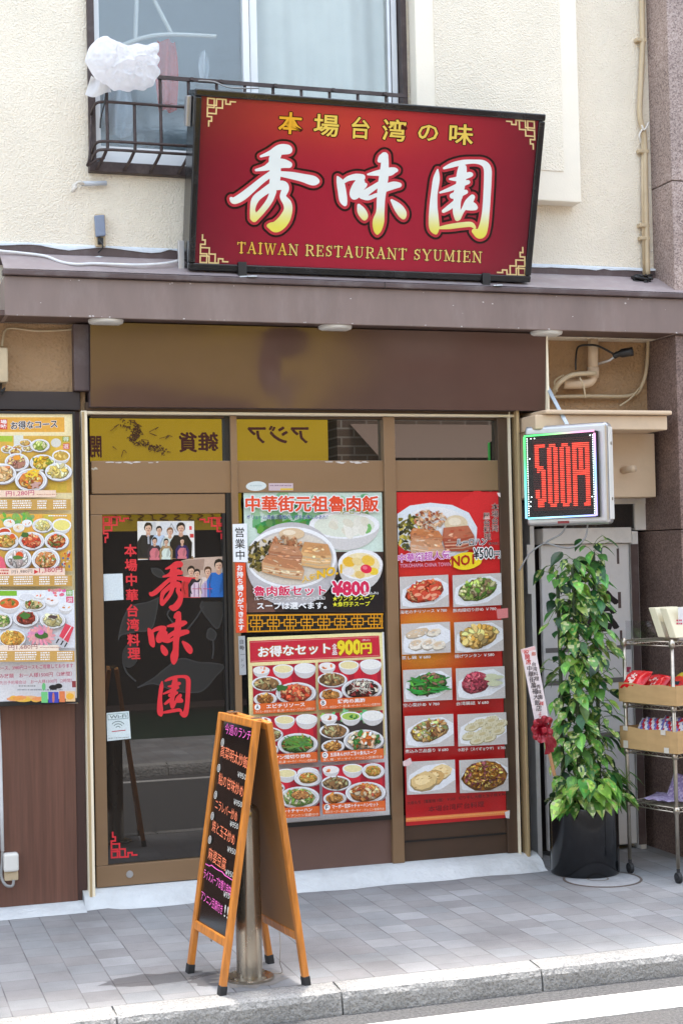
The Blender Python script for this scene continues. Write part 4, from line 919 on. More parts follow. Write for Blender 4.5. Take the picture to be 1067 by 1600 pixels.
for ch, cx, cy, wd, hh in (('本', 453, 192.5, 36, 33), ('場', 509, 196, 38, 33), ('台', 562.5, 200, 27, 33), ('湾', 615, 203.5, 36, 33), ('の', 668, 207.5, 30, 24), ('味', 719.5, 210, 36, 31)):
    cl = K(240, 176, 50) if ch == '本' else GOLD
    pr.text(ch, cx - wd / 2, cy + hh / 2 - wd * .034, cx + wd / 2, cy + hh / 2 + wd * .034, hh, cl, .016, (DK, .062), upv=(.05, -1))
    pr.o = .0006
BLACK = K(40, 14, 16); RED2 = K(190, 50, 62)
def whitegold(y0, y1):
    def f(x, y):
        t = min(1, max(0, (y - y0) / (y1 - y0))); t = t * t * (3 - 2 * t); return K(240 - 2 * t, 244 - 18 * t, 240 - 150 * t)
    return f
ident = lambda x, y: (x, y)
for key, a, c in (('a', 305, 362), ('b', 318, 360), ('c', 322, 372)):
    brush_fill(pr, key, ident, [(8.0, K(66, 18, 20)), (7.2, BLACK), (4.4, RED2), (0.0, whitegold(a, c))]); pr.o = .0006
# English line in slab capitals
s_ = "TAIWAN RESTAURANT SYUMIEN"; x = 371.0; pr.o = .0006
wid = sum(.62 if c == ' ' else SERW.get(c, 1) + .22 for c in s_); k = (752 - 371) / (wid - .22)
for c in s_:
    if c == ' ': x += .62 * k; continue
    wd = SERW.get(c, 1) * k; hh = 16.5; by = 395 + (x - 371) * (410 - 395) / 381
    for lay, (cc, grow) in enumerate(((DK, 1.7), (K(242, 204, 120) if x > 440 else K(240, 186, 80), 0))):
        o0 = pr.o + lay * 6e-4
        for (a, b2, c2, d2, ww) in SER[c]:
            A = (x + a * wd - b2 * hh * -.03, by - b2 * hh + a * wd * .039); B_ = (x + c2 * wd + d2 * hh * .03, by - d2 * hh + c2 * wd * .039)
            sv = pr.o; pr.o = o0; pr.line([A, B_], max(1.3, ww * hh * (.95 if ww < .1 else 1.05)) + grow, cc); o0 = pr.o; pr.o = sv
    x += wd + .22 * k
pr.o = .0012
CG = K(236, 206, 146)
fret(pr, 325, 153.5, 1, 1, 4.3, CG, 2.2, kx=-.03, ky=.075); fret(pr, 834, 190, -1, 1, 4.3, CG, 2.2, kx=.03, ky=.075)
fret(pr, 313, 410, 1, -1, 4.3, CG, 2.2, kx=-.03, ky=.04); fret(pr, 820, 430, -1, -1, 4.3, CG, 2.2, kx=.03, ky=.04)
pr.build('sign_lettering', M['print_gloss'], sg)
for qx, qy in ((378, 419), (758, 436)):
    p = at(qx, qy, -.045); MB().box(p.x - .022, p.x + .022, -.062, -.015, p.z - .045, p.z + .03).build('clip', M['black'], sg, bevel=.002)
b = MB(); p = at(296, 168, -.22); b.obox((sx0 - .012, -.16, p.z), (.012, 0, 0), sn * .03, sup * .075); b.build('bracket', M['silver'], sg, bevel=.003)
MB().box(sx0 - .035, sx0 - .003, .02, .05, szb - .04, szb + .16).build('foot_bracket', M['silver'], sg, bevel=.003)
b = MB(); p = at(385, 428, -.06)
for k in range(6): b.obox((p.x + rnd.uniform(-.02, .06), -.07 + rnd.uniform(-.01, .02), zl1 + .006), (rnd.uniform(.01, .025), .003, .002), (.002, rnd.uniform(.006, .012), .001), (0, .001, .003))
p2 = at(765, 444, -.06)
for k in range(5): b.obox((p2.x + rnd.uniform(-.02, .05), -.07 + rnd.uniform(-.01, .02), zl1 + .006), (rnd.uniform(.01, .02), .003, .002), (.002, rnd.uniform(.006, .012), .001), (0, .001, .003))
b.build('sealant_blob', M['mortar'], sg)

# ================================================================== LED PRICE SIGN
lA, lB = Vector((3.541, .0, 0)), Vector((3.828, -.287, 0))
ld = (lB - lA).normalized(); ln_ = Vector((ld.y, -ld.x, 0)); ln_ = ln_ if ln_.y < 0 else -ln_
lz0, lz1 = 1.925, 2.395; LW = (lB - lA).length
led = thing('led_sign', tuple(lA + ld * LW / 2 - ln_ * .06 + Vector((0, 0, lz0))), 'square LED sign with red dot price and glowing edge, hung beside the shop front', 'LED sign')
def LP(u, z, d): return lA + ld * u + ln_ * d + Vector((0, 0, z))
def lbox(b, u0, u1, z0, z1, d0, d1): return b.obox((LP(u0, z0, d0) + LP(u1, z1, d1)) / 2, ld * (u1 - u0) / 2, ln_ * (d0 - d1) / 2, (0, 0, (z1 - z0) / 2))
lbox(MB(), -.01, LW + .055, lz0 - .035, lz1 + .045, -.125, -.035).build('housing', M['silver'], led, bevel=.02, seg=4)
lbox(MB(), LW + .0556, LW + .06, lz0 - .01, lz1 + .02, -.115, -.045).build('end_plate', M['white_plastic'], led, bevel=.002)
M['led_cover'] = see_glass('clear_led_cover', (.98, .98, .99), .015, rough=.02)
lbox(MB(), .004, LW + .006, lz0 + .002, lz1 - .002, -.034, .001).build('screen_housing', mk('black_led_panel', K(20, 12, 12), .6, spec=.2), led, bevel=.004)
# light strips round the panel: green, cyan, blue, violet, pink as in the photograph
b = MB(); per = []
ins = .006
def strip(u0, z0, u1, z1, cols, n=40):
    for k in range(n):
        t0, t1 = k / n, (k + 1) / n; t = (t0 + t1) / 2 * (len(cols) - 1); i = min(int(t), len(cols) - 2); f = t - i
        c = tuple(cols[i][q] * (1 - f) + cols[i + 1][q] * f for q in range(3)) + (1,)
        ua, ub = u0 + (u1 - u0) * t0, u0 + (u1 - u0) * t1; za_, zb2 = z0 + (z1 - z0) * t0, z0 + (z1 - z0) * t1
        if abs(u1 - u0) > abs(z1 - z0): lbox(b, min(ua, ub), max(ua, ub), za_ - .0045, za_ + .0045, .001, .012)
        else: lbox(b, ua - .0045, ua + .0045, min(za_, zb2), max(za_, zb2), .001, .012)
        for q in range(6): b.c[-1 - q] = c
GRN, CYN, BLU, VIO, PNK = (.08, .8, .16), (.15, .75, .75), (.25, .5, .95), (.42, .36, .95), (.75, .3, .5)
strip(ins, lz1 - .012, LW - .004, lz1 - .004, [GRN, GRN, (.3, .6, .25), PNK, PNK])
strip(ins, lz0 + .006, ins, lz1 - .016, [BLU, CYN, (.1, .75, .4), GRN, GRN])
strip(ins + .01, lz0 + .006, LW - .006, lz0 + .012, [CYN, (.4, .8, .95), BLU, VIO])
strip(LW - .002, lz0 + .01, LW - .002, lz1 - .016, [VIO, VIO, BLU, VIO, PNK])
m = bpy.data.materials.new('coloured_led_strip'); m.use_nodes = True; a = m.node_tree.nodes.new('ShaderNodeAttribute'); a.attribute_name = 'Col'; bb = m.node_tree.nodes['Principled BSDF']
m.node_tree.links.new(a.outputs['Color'], bb.inputs['Emission Color']); bb.inputs['Emission Strength'].default_value = .28; m.node_tree.links.new(a.outputs['Color'], bb.inputs['Base Color']); bb.inputs['Roughness'].default_value = .2
b.build('light_strip', m, led)
b = MB()                                                    # tiny white LEDs inside the strip
for k in range(34): z = lz0 + .02 + (lz1 - lz0 - .05) * k / 33; lbox(b, .018, .021, z, z + .006, .0012, .004); lbox(b, LW - .012, LW - .0095, z, z + .006, .0125, .014)
for (u, z) in ((.03, .33), (.035, .12), (.03, .095), (.028, .07), (LW - .03, .44), (LW - .028, .11), (.06, .44), (.04, .44)): lbox(b, u, u + .005, lz0 + z, lz0 + z + .005, .0012, .004)
b.build('white_led', glow('white_led_glow', (.8, 1, .95), .9), led)
# dot matrix 500円 : bars, 38 rows
rows, cols = 36, 26
G = [[0] * cols for _ in range(rows)]
def fillc(c0, c1, r0, r1):
    for r in range(r0, r1 + 1):
        for c in range(c0, c1 + 1): G[r][c] = 1
fillc(0, 4, 0, 1); fillc(0, 1, 2, 12); fillc(1, 3, 12, 14); fillc(1, 1, 15, 15); fillc(3, 4, 14, 31); fillc(0, 1, 25, 29); fillc(1, 2, 30, 31); fillc(1, 3, 32, 34); G[33][4] = 0
for c in (6, 12):
    fillc(c + 1, c + 3, 0, 1); fillc(c, c + 1, 2, 32); fillc(c + 3, c + 4, 2, 32); fillc(c + 1, c + 3, 33, 34)
fillc(18, 25, 0, 2); fillc(18, 19, 3, 34); fillc(24, 25, 3, 34); fillc(21, 22, 3, 14); fillc(18, 25, 15, 17); fillc(23, 25, 33, 34)
b = MB(); d = MB(); u0, u1 = .062, LW - .035; z0, z1 = lz0 + .055, lz1 - .06
for r in range(rows):
    for c in range(cols):
        cu, cv = (u1 - u0) / cols, (z1 - z0) / rows; ua = u0 + c * cu; za_ = z1 - (r + 1) * cv
        if G[r][c]: lbox(b, ua, ua + cu * .96, za_ + cv * .2, za_ + cv * .62, .0012, .0032)
for r in range(rows + 4):
    cv = (z1 - z0) / rows; za_ = z1 + cv * 3 - (r + 1) * cv; lbox(d, u0 - .012, u1 + .008, za_ + cv * .25, za_ + cv * .7, .0008, .0011)
b.build('price_dots', glow('red_led_glow', (1.0, .06, .025), .44), led); d.build('unlit_rows', mk('unlit_red_led_rows', K(74, 24, 22), .6, spec=.2), led)
lbox(MB(), .0, LW + .01, lz0 - .004, lz1 + .004, .0145, .0165).build('clear_cover', M['led_cover'], led)
b = MB()
for z in (lz0 + .1, lz1 - .07): lbox(b, LW + .06, LW + .063, z - .008, z + .008, -.09, -.074)
b.build('screw', M['steel'], led)
tp_ = LP(LW * .55, lz1 + .045, -.08)
b = MB(); b.bar(at(850, 596, .12), tp_, .022, .006, up=(0, 1, 0)); b.build('hanger_bar', mk('pale_blue_steel_strip', K(186, 196, 204), .45, metal=.4), led)
b = MB(); lo = LP(LW * .5, lz0 - .03, -.08); lo2 = LP(LW * .8, lz0 - .03, -.08)
b.tube(spline([lo, lo + Vector((-.03, 0, -.05)), lo + Vector((-.09, .05, -.09)), lo + Vector((-.17, .1, -.15)), (lo.x - .22, lo.y + .15, lo.z - .25)], 6), .005, 6)
b.tube(spline([lo2, lo2 + Vector((-.02, 0, -.08)), lo2 + Vector((-.1, .02, -.13)), lo + Vector((-.1, .05, -.1))], 6), .005, 6); b.build('cable', M['wire_grey'], led, smooth=True)
pr = Print(Plane(LP(0, 0, -.034), ln_)); q = []
lbox(MB(), LW * .42, LW * .58, lz0 - .026, lz0 - .012, -.036, -.0345).build('maker_plate', mk('red_plate', K(170, 60, 62), .5), led)

# ================================================================== PRINTED MENUS
W_, BK, RD, OR = K(248, 248, 248), K(26, 24, 28), K(206, 34, 52), K(228, 106, 44)
def poster(name, Y, label, cat='poster', group=None):
    return Print(front(Y)), name, label, cat, group
def finish(P_, mat=None, thick=.004):
    pr, name, label, cat, group = P_
    return tag(pr.build(name, mat or M['print']), label, cat, group)
SHR = [(226, 88, 56), (238, 128, 84), (206, 60, 44), (244, 170, 120)]
GRNS = [(74, 128, 44), (110, 160, 60), (48, 96, 36), (180, 170, 90), (150, 90, 50)]
MEAT = [(176, 118, 82), (206, 158, 116), (146, 88, 58), (228, 196, 160)]
RICE = [(222, 170, 80), (240, 200, 120), (200, 140, 60), (230, 120, 60), (120, 150, 60)]
EGG = [(246, 206, 70), (240, 186, 60), (250, 226, 130)]
MABO = [(226, 150, 80), (240, 196, 140), (200, 110, 50), (246, 220, 180), (190, 90, 60)]
DARK = [(70, 36, 30), (120, 30, 34), (44, 32, 26), (160, 50, 50), (210, 200, 180)]
VEG = [(250, 236, 220), (232, 120, 50), (60, 110, 50), (244, 200, 160), (214, 180, 140)]
NOOD = [(190, 170, 130), (150, 170, 100), (120, 150, 70), (210, 190, 160), (150, 120, 90)]

# ---- left menu case with the course poster
YC = .10
case = thing('menu_case', pt(60, 870, YC), 'black wall case with the yellow and white course menu, left of the door', 'menu case')
X0, X1, Z0, Z1 = -.6, at(121.5, 900, YC).x, at(60, 1101, YC).z, at(60, 643, YC).z
MB().box(X0, X1, YC + .004, Y0 - .012, Z0, Z1).build('case_body', M['black'], case, bevel=.004)
MB().box(X1 - .012, X1, YC - .006, YC + .003, Z0, Z1).build('frame', M['black'], case, bevel=.002)
MB().box(X0, X1 - .013, YC - .006, YC + .003, Z0, Z0 + .024).build('frame', M['black'], case, bevel=.002)
MB().box(X0, X1 - .013, YC - .006, YC + .003, Z1 - .012, Z1).build('frame', M['black'], case, bevel=.002)
pr = Print(front(YC + .002)); pr.o = -.0006
pr.rect(-40, 646, 113.5, 1099, K(244, 226, 176)); pr.rect(-40, 940, 117, 1099, K(240, 238, 240))
pr.rect(-40, 652, 101, 675, K(232, 170, 70)); pr.rect(-10, 655, 12, 671, K(214, 74, 44)); pr.text('本場', -8, 662, 11, 662, 6, W_, .02); pr.text('の味', -8, 669, 11, 669, 6, W_, .02)
pr.text('お得なコース', 18, 671, 90, 668, 12, K(52, 40, 48), .025, (W_, .07))
def table(y0, y1, x1, col):
    pr.rect(-40, y0, x1, y1, col)
    for _ in range(6):
        xx = rnd.uniform(-5, x1 - 22); pr.rect(xx, y0 + 1, xx + rnd.uniform(6, 20), y1 - 1, tuple(c * rnd.uniform(.75, 1.15) for c in col[:3]) + (1,))
    pr.ell(x1 - 16, (y0 + y1) / 2, 14, (y1 - y0) / 3, tuple(c * 1.2 for c in col[:3]) + (1,))
# first picture
table(681, 770, 111, K(222, 174, 74)); pr.rect(-40, 681, 20, 690, K(170, 196, 60))
pr.rect(22, 680, 37, 696, K(226, 226, 214)); pr.ell(88, 692, 8, 7, K(220, 216, 206))
pr.rect(98, 682, 109, 690, K(150, 170, 70)); pr.rect(99, 693, 109, 702, K(214, 74, 60)); pr.text('得', 99.5, 689.5, 108, 689.5, 7, W_); pr.text('選', 99.5, 701, 108, 701, 7, W_)
for (x, y) in ((12, 702), (30, 700), (44, 700), (40, 692), (24, 706)): pr.dish(x, y, 10, 6, [(214, 170, 90), (200, 110, 60), (240, 220, 160)], 8, .3)
pr.dish(63, 696, 15, 10, [(150, 176, 60), (200, 210, 120), (236, 226, 170)], 16, .25); pr.bowl(96, 712, 14, 9, 14, (200, 160, 70), [(220, 190, 110)], 8)
pr.dish(67, 723, 20, 13, [(236, 190, 60), (240, 210, 110), (226, 170, 40), (150, 160, 50)], 20, .3); pr.dish(27, 722, 19, 14, [(190, 130, 110), (214, 160, 140), (160, 90, 80), (230, 190, 120)], 30, .2); pr.ell(27, 715, 6, 4, K(240, 160, 50))
pr.dish(92, 737, 21, 14, [(226, 200, 120), (240, 226, 170), (210, 180, 90)], 16, .3); pr.dish(4, 740, 22, 16, [(226, 176, 110), (240, 200, 150), (200, 120, 70)], 18, .3)
pr.dish(49, 750, 25, 18, [(232, 140, 60), (244, 176, 60), (216, 110, 60), (236, 206, 130)], 46, .16); 
for k in range(14): pr.ell(52 + rnd.uniform(-9, 9), 740 + rnd.uniform(-7, 5), 6, 1.3, K(250, rnd.randint(190, 226), 60), rnd.uniform(-1, 1), 6)
for k in range(8): pr.ell(55 + rnd.uniform(-7, 7), 757 + rnd.uniform(-4, 4), 4, 2, K(206, 160, 150), rnd.uniform(-1, 1), 6)
pr.rect(-40, 766, 88, 777, K(246, 214, 190)); pr.text('円1,280円', 10, 776, 54, 774, 8, K(196, 56, 110), .01); pr.micro(58, 772, 90, 774, K(200, 140, 120), 1)
pr.rect(-40, 780, 111, 797, K(206, 160, 84)); pr.micro(-10, 782, 12, 796, W_, 4, -.02); pr.micro(20, 782, 50, 796, W_, 4, -.02); pr.micro(59, 782, 74, 796, W_, 4, -.02); pr.micro(84, 782, 104, 796, W_, 4, -.02)
# second picture
table(803, 892, 112, K(230, 178, 76))
for k in range(26): pr.ell(rnd.uniform(-8, 52), rnd.uniform(803, 816), rnd.uniform(3, 7), rnd.uniform(2, 4), K(rnd.randint(90, 150), rnd.randint(160, 200), rnd.randint(60, 110)), rnd.uniform(0, 3), 7, .3)
pr.micro(76, 805, 106, 808, W_, 1)
pr.bowl(15, 817, 9, 6, 8, (244, 236, 220), [(230, 120, 60)], 3); pr.bowl(30, 824, 9, 6, 8, (240, 226, 200), [(230, 150, 60)], 3); pr.bowl(43, 817, 8, 5, 7, (244, 240, 236), [(230, 120, 60)], 3)
pr.dish(67, 821, 16, 11, [(232, 214, 140), (244, 230, 170), (216, 196, 110)], 16, .25); pr.bowl(97, 820, 15, 10, 15, (240, 226, 130)); pr.bowl(8, 831, 10, 7, 9, (206, 70, 40))
pr.dish(10, 845, 20, 14, RICE, 26, .2); pr.ell(20, 838, 4, 4, K(226, 96, 40)); pr.dish(50, 845, 20, 14, SHR, 36, .2); pr.ell(39, 836, 6, 5, K(64, 106, 50), 0, 9, .25)
pr.dish(89, 845, 19, 14, [(206, 80, 40), (226, 150, 90), (120, 130, 60), (240, 210, 160), (150, 60, 30)], 36, .2); pr.dish(29, 873, 21, 17, [(226, 210, 200), (240, 230, 224), (214, 190, 186)], 22, .3); pr.ell(31, 867, 6, 5, K(232, 90, 40), 0, 10); pr.ell(28, 871, 8, 3, K(90, 130, 60), 0, 9, .2)
pr.dish(72, 874, 22, 18, [(226, 150, 90), (240, 190, 130), (206, 110, 60), (246, 220, 180), (120, 140, 60)], 50, .14)
pr.poly([(-10, 862), (6, 872), (12, 892), (-10, 892)], K(234, 100, 120))
for k in range(22): pr.ell(rnd.uniform(98, 110), rnd.uniform(860, 886), rnd.uniform(1, 2.5), rnd.uniform(1, 3), K(*rnd.choice([(200, 60, 50), (90, 110, 150), (230, 210, 190), (220, 150, 60)])), 0, 6)
pr.rect(-40, 888, 102, 899, K(246, 216, 196)); pr.text('円1,980円', 19, 897, 51, 895, 5.5, K(70, 50, 60)); pr.poly([(54, 890), (54, 897), (61, 893.5)], K(214, 40, 50)); pr.text('1,380円', 62, 896, 98, 894, 9, K(196, 50, 80), .012)
pr.micro(-10, 890, 14, 899, K(200, 60, 50), 2); pr.rect(-40, 899, 113, 916, K(206, 160, 84)); 
for (a, c) in ((-10, 15), (22, 52), (62, 78), (86, 106)): pr.micro(a, 901, c, 915, W_, 4, -.02)
# third picture
pr.rect(-40, 922, 116, 1012, K(236, 238, 244)); pr.rect(-40, 923, 27, 931, K(132, 190, 50)); pr.rect(104, 922, 114, 931, K(120, 170, 60)); pr.rect(104, 932, 115, 942, K(224, 60, 110)); pr.text('得', 105, 930, 113, 930, 7, W_); pr.text('選', 105.5, 941, 114, 941, 7, W_)
for k in range(12): pr.ell(rnd.uniform(76, 102), rnd.uniform(921, 934), rnd.uniform(2, 4), rnd.uniform(2, 3), K(rnd.randint(220, 245), rnd.randint(90, 160), rnd.randint(120, 170)), 0, 7)
pr.bowl(43, 932, 13, 6, 9, (226, 226, 230)); pr.bowl(62, 930, 9, 5, 9, (240, 240, 240), [(230, 120, 80)], 3); pr.bowl(82, 938, 11, 7, 11, (244, 240, 240), [(230, 120, 70)], 3); pr.bowl(103, 948, 11, 7, 12, (240, 240, 244), [(236, 150, 70)], 3)
pr.bowl(15, 942, 18, 10, 17, (226, 96, 44), [(236, 130, 70), (120, 130, 50)], 14); pr.dish(53, 945, 19, 9, [(216, 190, 130), (90, 110, 50), (214, 60, 40), (236, 216, 170)], 26, .2)
pr.dish(3, 970, 17, 13, [(150, 170, 90), (226, 206, 160), (80, 120, 50)], 20, .25); pr.dish(41, 966, 20, 13, [(150, 60, 44), (190, 90, 70), (120, 44, 30)], 26, .26); pr.ell(41, 962, 9, 5, K(74, 120, 50), 0, 10, .3)
pr.dish(83, 969, 20, 13, [(206, 196, 140), (226, 220, 180), (190, 170, 110)], 20, .3); pr.ell(84, 964, 7, 3, K(90, 70, 70), 0, 9, .3)
pr.dish(20, 997, 21, 14, [(236, 180, 80), (244, 200, 110), (230, 150, 60)], 34, .2, food=.9)
for k in range(16):
    a = 6.283 * k / 16; pr.ell(65 + 16 * math.cos(a), 993 + 11 * math.sin(a), 7, 2.6, K(rnd.randint(220, 240), rnd.randint(140, 180), rnd.randint(150, 180)), a * .85, 8)
pr.ell(65, 993, 10, 5, K(70, 110, 50), 0, 12, .2); pr.ell(64, 988, 5, 4, K(226, 120, 190), 0, 10)
pr.poly([(103, 974), (116, 980), (107, 1004), (93, 994)], K(226, 70, 90)); pr.line([(112, 979), (99, 1000)], 1, W_)
for q in ((92, 999), (99, 1002), (105, 1005)): pr.line([q, (q[0] - 3, q[1] + 5)], 2, BK)
pr.rect(-40, 1008, 92, 1017, K(246, 226, 206)); pr.text('円1,680円', 14, 1016, 59, 1014, 7.5, K(160, 90, 90), .006); pr.micro(63, 1011, 96, 1013, K(190, 140, 120), 1)
pr.rect(-40, 1017, 117, 1034, K(210, 164, 90)); 
for (a, c) in ((-10, 12), (24, 58), (64, 78), (90, 114)): pr.micro(a, 1019, c, 1033, W_, 4, -.02)
MG = K(190, 60, 110)
pr.text('80円コース、3980円コースもご用意しております', -16, 1048, 115, 1043, 6.5, MG, .012); pr.text('み放題　お一人様1500円（2時間）', 0, 1060, 113, 1056, 7, K(180, 60, 90), .012); pr.text('先日予約場合は　お一人様1500円（2時間）', 0, 1070, 113, 1066, 6, K(190, 80, 110), .008)
pr.micro(30, 1071, 56, 1074, K(120, 120, 120), 1); pr.micro(28, 1077, 98, 1080, K(120, 120, 130), 1)
for k in range(12): pr.ell(rnd.uniform(10, 64), 1093 + rnd.uniform(-3, 1), rnd.uniform(6, 14), 3.5, K(238, rnd.randint(150, 190), rnd.randint(60, 130)), 0, 9)
pr.rect(65, 1081, 75, 1098, K(120, 206, 130)); pr.rect(76, 1081, 92, 1098, K(66, 74, 180)); pr.rect(93, 1080, 102, 1097, K(230, 130, 80)); pr.rect(103, 1080, 118, 1096, K(240, 200, 150)); pr.rect(113, 1064, 119, 1074, K(150, 60, 60))
pr.ell(84, 1074, 7, 4, K(30, 26, 30)); pr.ell(92, 1072, 6, 4, K(34, 28, 30)); pr.ell(69, 1073, 3, 6, K(110, 190, 120)); pr.ell(110, 1088, 6, 5, K(240, 180, 60)); pr.ell(84, 1090, 2, 8, K(200, 120, 110))
pr.build('course_poster', M['print'], case)

# ---- centre poster 1
P1 = poster('rice_bowl_poster', .2095, 'green and white poster with a large braised pork rice bowl and an 800 yen price'); pr = P1[0]
pr.rect(380.5, 769.5, 596.5, 956.5, K(214, 232, 220), 0); pr.rect(384, 862, 598.5, 956.5, K(66, 48, 46))
pr.poly([(384, 935), (384, 885), (410, 905), (430, 956), (388, 957)], K(120, 84, 74)); pr.poly([(440, 956), (560, 880), (598, 890), (599, 956)], K(34, 30, 34))
for k in range(70): 
    g = rnd.random(); pr.ell(rnd.uniform(400, 580), rnd.uniform(780, 826), rnd.uniform(5, 16), rnd.uniform(4, 9), K(90 + 120 * g, 170 + 60 * g, 110 + 90 * g), rnd.uniform(0, 3), 8, .3)
for k in range(40): pr.ell(rnd.uniform(396, 486), rnd.uniform(814, 834), rnd.uniform(5, 11), rnd.uniform(3, 6), K(rnd.randint(40, 100), rnd.randint(120, 170), rnd.randint(50, 90)), rnd.uniform(0, 3), 8, .3)
pr.bowl(538, 820, 55, 22, 40, (226, 230, 214)); 
for k in range(16): pr.ell(rnd.uniform(505, 575), rnd.uniform(814, 832), rnd.uniform(7, 12), rnd.uniform(5, 8), K(*rnd.choice([(240, 236, 224), (226, 220, 200), (130, 190, 110), (232, 228, 214)])), rnd.uniform(0, 3), 9, .15)
pr.bowl(563, 882, 35, 24, 40, (244, 226, 180)); 
for (x, y, c, r) in ((545, 878, (242, 190, 60), 10), (575, 876, (244, 200, 80), 11), (558, 877, (240, 214, 150), 8), (583, 892, (244, 210, 70), 8), (562, 898, (236, 200, 120), 8), (545, 893, (240, 232, 226), 9)): pr.ell(x, y, r, r * .75, K(*c), .3, 10, .12)
pr.ell(572, 889, 9, 7, K(234, 44, 80), .2, 12); pr.ell(570, 887, 4, 3, K(246, 120, 140), .2, 8)
pr.ell(456, 882, 71, 66, K(198, 194, 196), 0, 40); pr.ell(455, 871, 70.5, 48, K(246, 246, 248), 0, 40); pr.ell(455, 872, 66, 43, K(208, 200, 196), 0, 40); pr.ell(455, 873, 64, 41, K(224, 214, 200), 0, 36)
for k in range(110): 
    a = rnd.uniform(0, 6.28); q = math.sqrt(rnd.random()); x, y = 412 + 25 * q * math.cos(a), 868 + 24 * q * math.sin(a); pr.ell(x, y, rnd.uniform(2.5, 6), rnd.uniform(1.5, 3), K(*jit(rnd.choice([(70, 64, 40), (110, 100, 50), (44, 44, 40), (150, 130, 70)]), .6, 1.3)), rnd.uniform(0, 3), 7, .25)
pr.ell(456, 834, 20, 9, K(226, 196, 160)); pr.ell(452, 832, 10, 4, K(244, 226, 200))
for k in range(90):
    a = rnd.uniform(0, 6.28); q = math.sqrt(rnd.random()); pr.ell(448 + 26 * q * math.cos(a), 852 + 13 * q * math.sin(a), rnd.uniform(2, 5), rnd.uniform(1.4, 3), K(*jit(rnd.choice([(200, 150, 110), (224, 184, 146), (170, 110, 76)]), .75, 1.2)), rnd.uniform(0, 3), 7, .25)
def slab(x, y, w_, h_, rot, top, side, fat):
    c, s_ = math.cos(rot), math.sin(rot); f = lambda a, b: (x + a * c - b * s_, y + a * s_ + b * c)
    pr.poly([f(-w_, -h_ * .2), f(-w_ * .85, -h_), f(w_ * .7, -h_ * .95), f(w_, -h_ * .1), f(w_ * .95, h_ * .9), f(w_ * .2, h_), f(-w_ * .9, h_ * .85)], K(*side))
    pr.poly([f(-w_ * .95, -h_ * .2), f(-w_ * .85, -h_), f(w_ * .7, -h_ * .95), f(w_ * .97, -h_ * .1), f(w_ * .2, 0)], K(*top))
    for i in range(3): pr.line([f(-w_ * .85, h_ * (.15 + .25 * i)), f(w_ * .2, h_ * (.25 + .25 * i)), f(w_ * .9, h_ * (.12 + .25 * i))], h_ * .1, K(*[v * (.85 + .18 * (i % 2)) for v in fat]))
    for i in range(22): pr.ell(*f(rnd.uniform(-.8, .8) * w_, rnd.uniform(-.8, .85) * h_), rnd.uniform(2, 5), rnd.uniform(.8, 2), K(*jit(rnd.choice([top, side, fat]), .85, 1.2)), rot + rnd.uniform(-.3, .3), 7, .2)
slab(494, 868, 24, 20, .08, (206, 150, 100), (226, 180, 124), (240, 210, 170)); slab(446, 866, 27, 14, .12, (196, 140, 104), (176, 116, 84), (216, 170, 140)); slab(442, 887, 34, 15, .18, (190, 130, 92), (214, 164, 120), (240, 216, 180))
OC = K(230, 78, 48)
pr.text('中華街元祖魯肉飯', 384.5, 799, 591, 799, 24, OC, .035, [(W_, .085)], upv=(-.01, -1))
pr.text('ルーローハン', 531, 803, 576, 803, 7, K(150, 160, 60), .02, (W_, .06)); pr.text('ボリューム満点の至極の一杯をお楽しみあれ！', 386, 811, 512, 811, 6.5, K(60, 70, 150), .012, (W_, .04))
YE = K(240, 190, 40)
pr.text('人気', 472, 911, 494, 905, 10, YE, .02); pr.text('NO.1', 496, 905, 534, 895, 13, YE, .045)
MGT = K(222, 42, 90)
pr.text('魯肉飯セット', 397, 931, 509, 930, 15, MGT, .03, (W_, .085)); pr.text('¥800', 520, 930, 576, 929, 21, MGT, .05, (W_, .11)); pr.text('(税込み)', 568, 930, 591, 929, 5, W_, .01)
pr.text('（ルーローファン・スープ・アンニン豆腐）', 398, 938, 508, 937, 5, W_, .012); pr.text('スープは選べます。', 402, 952, 510, 951, 10.5, W_, .03)
YL = K(240, 236, 60)
pr.text('★ワンタンスープ', 520, 939, 585, 937, 7.5, YL, .03); pr.text('★魚団子スープ', 520, 948, 578, 947, 7.5, YL, .03)
finish(P1)
# ---- lattice strip
PL = poster('lattice_strip', .2095, 'orange lattice ornament strip between the two centre posters', 'decoration'); pr = PL[0]
pr.rect(384.5, 957.5, 598, 988.5, K(36, 32, 30), 0); OG = K(240, 164, 30); U = lambda x: 961.5 - (x - 386) * .009; V = lambda x: 987 - (x - 386) * .028
for f in (U, V): pr.line([(386, f(386)), (597.5, f(597.5))], 2.2, OG)
pr.line([(387, 962), (387, 987)], 2.2, OG); pr.line([(596.5, 960), (596.5, 981)], 2.2, OG)
for i in range(8):
    xa = 388 + i * 26.2; c = xa + 13; m = (U(c) + V(c)) / 2; h_ = (V(c) - U(c)) / 2
    for ln in ([(c, U(c)), (c, V(c))], [(c - 9, m - 5), (c + 9, m - 5)], [(c - 9, m + 5), (c + 9, m + 5)], [(c - 9, m - 5), (c - 9, m + 5)], [(c + 9, m - 5), (c + 9, m + 5)], [(c - 13, m), (c - 9, m)], [(c + 9, m), (c + 13, m)], [(c - 5, m - h_), (c - 5, m - 5)], [(c + 5, m - h_), (c + 5, m - 5)], [(c - 5, m + 5), (c - 5, m + h_)], [(c + 5, m + 5), (c + 5, m + h_)], [(c - 5, m), (c + 5, m)]): pr.line(ln, 1.5, OG)
finish(PL)
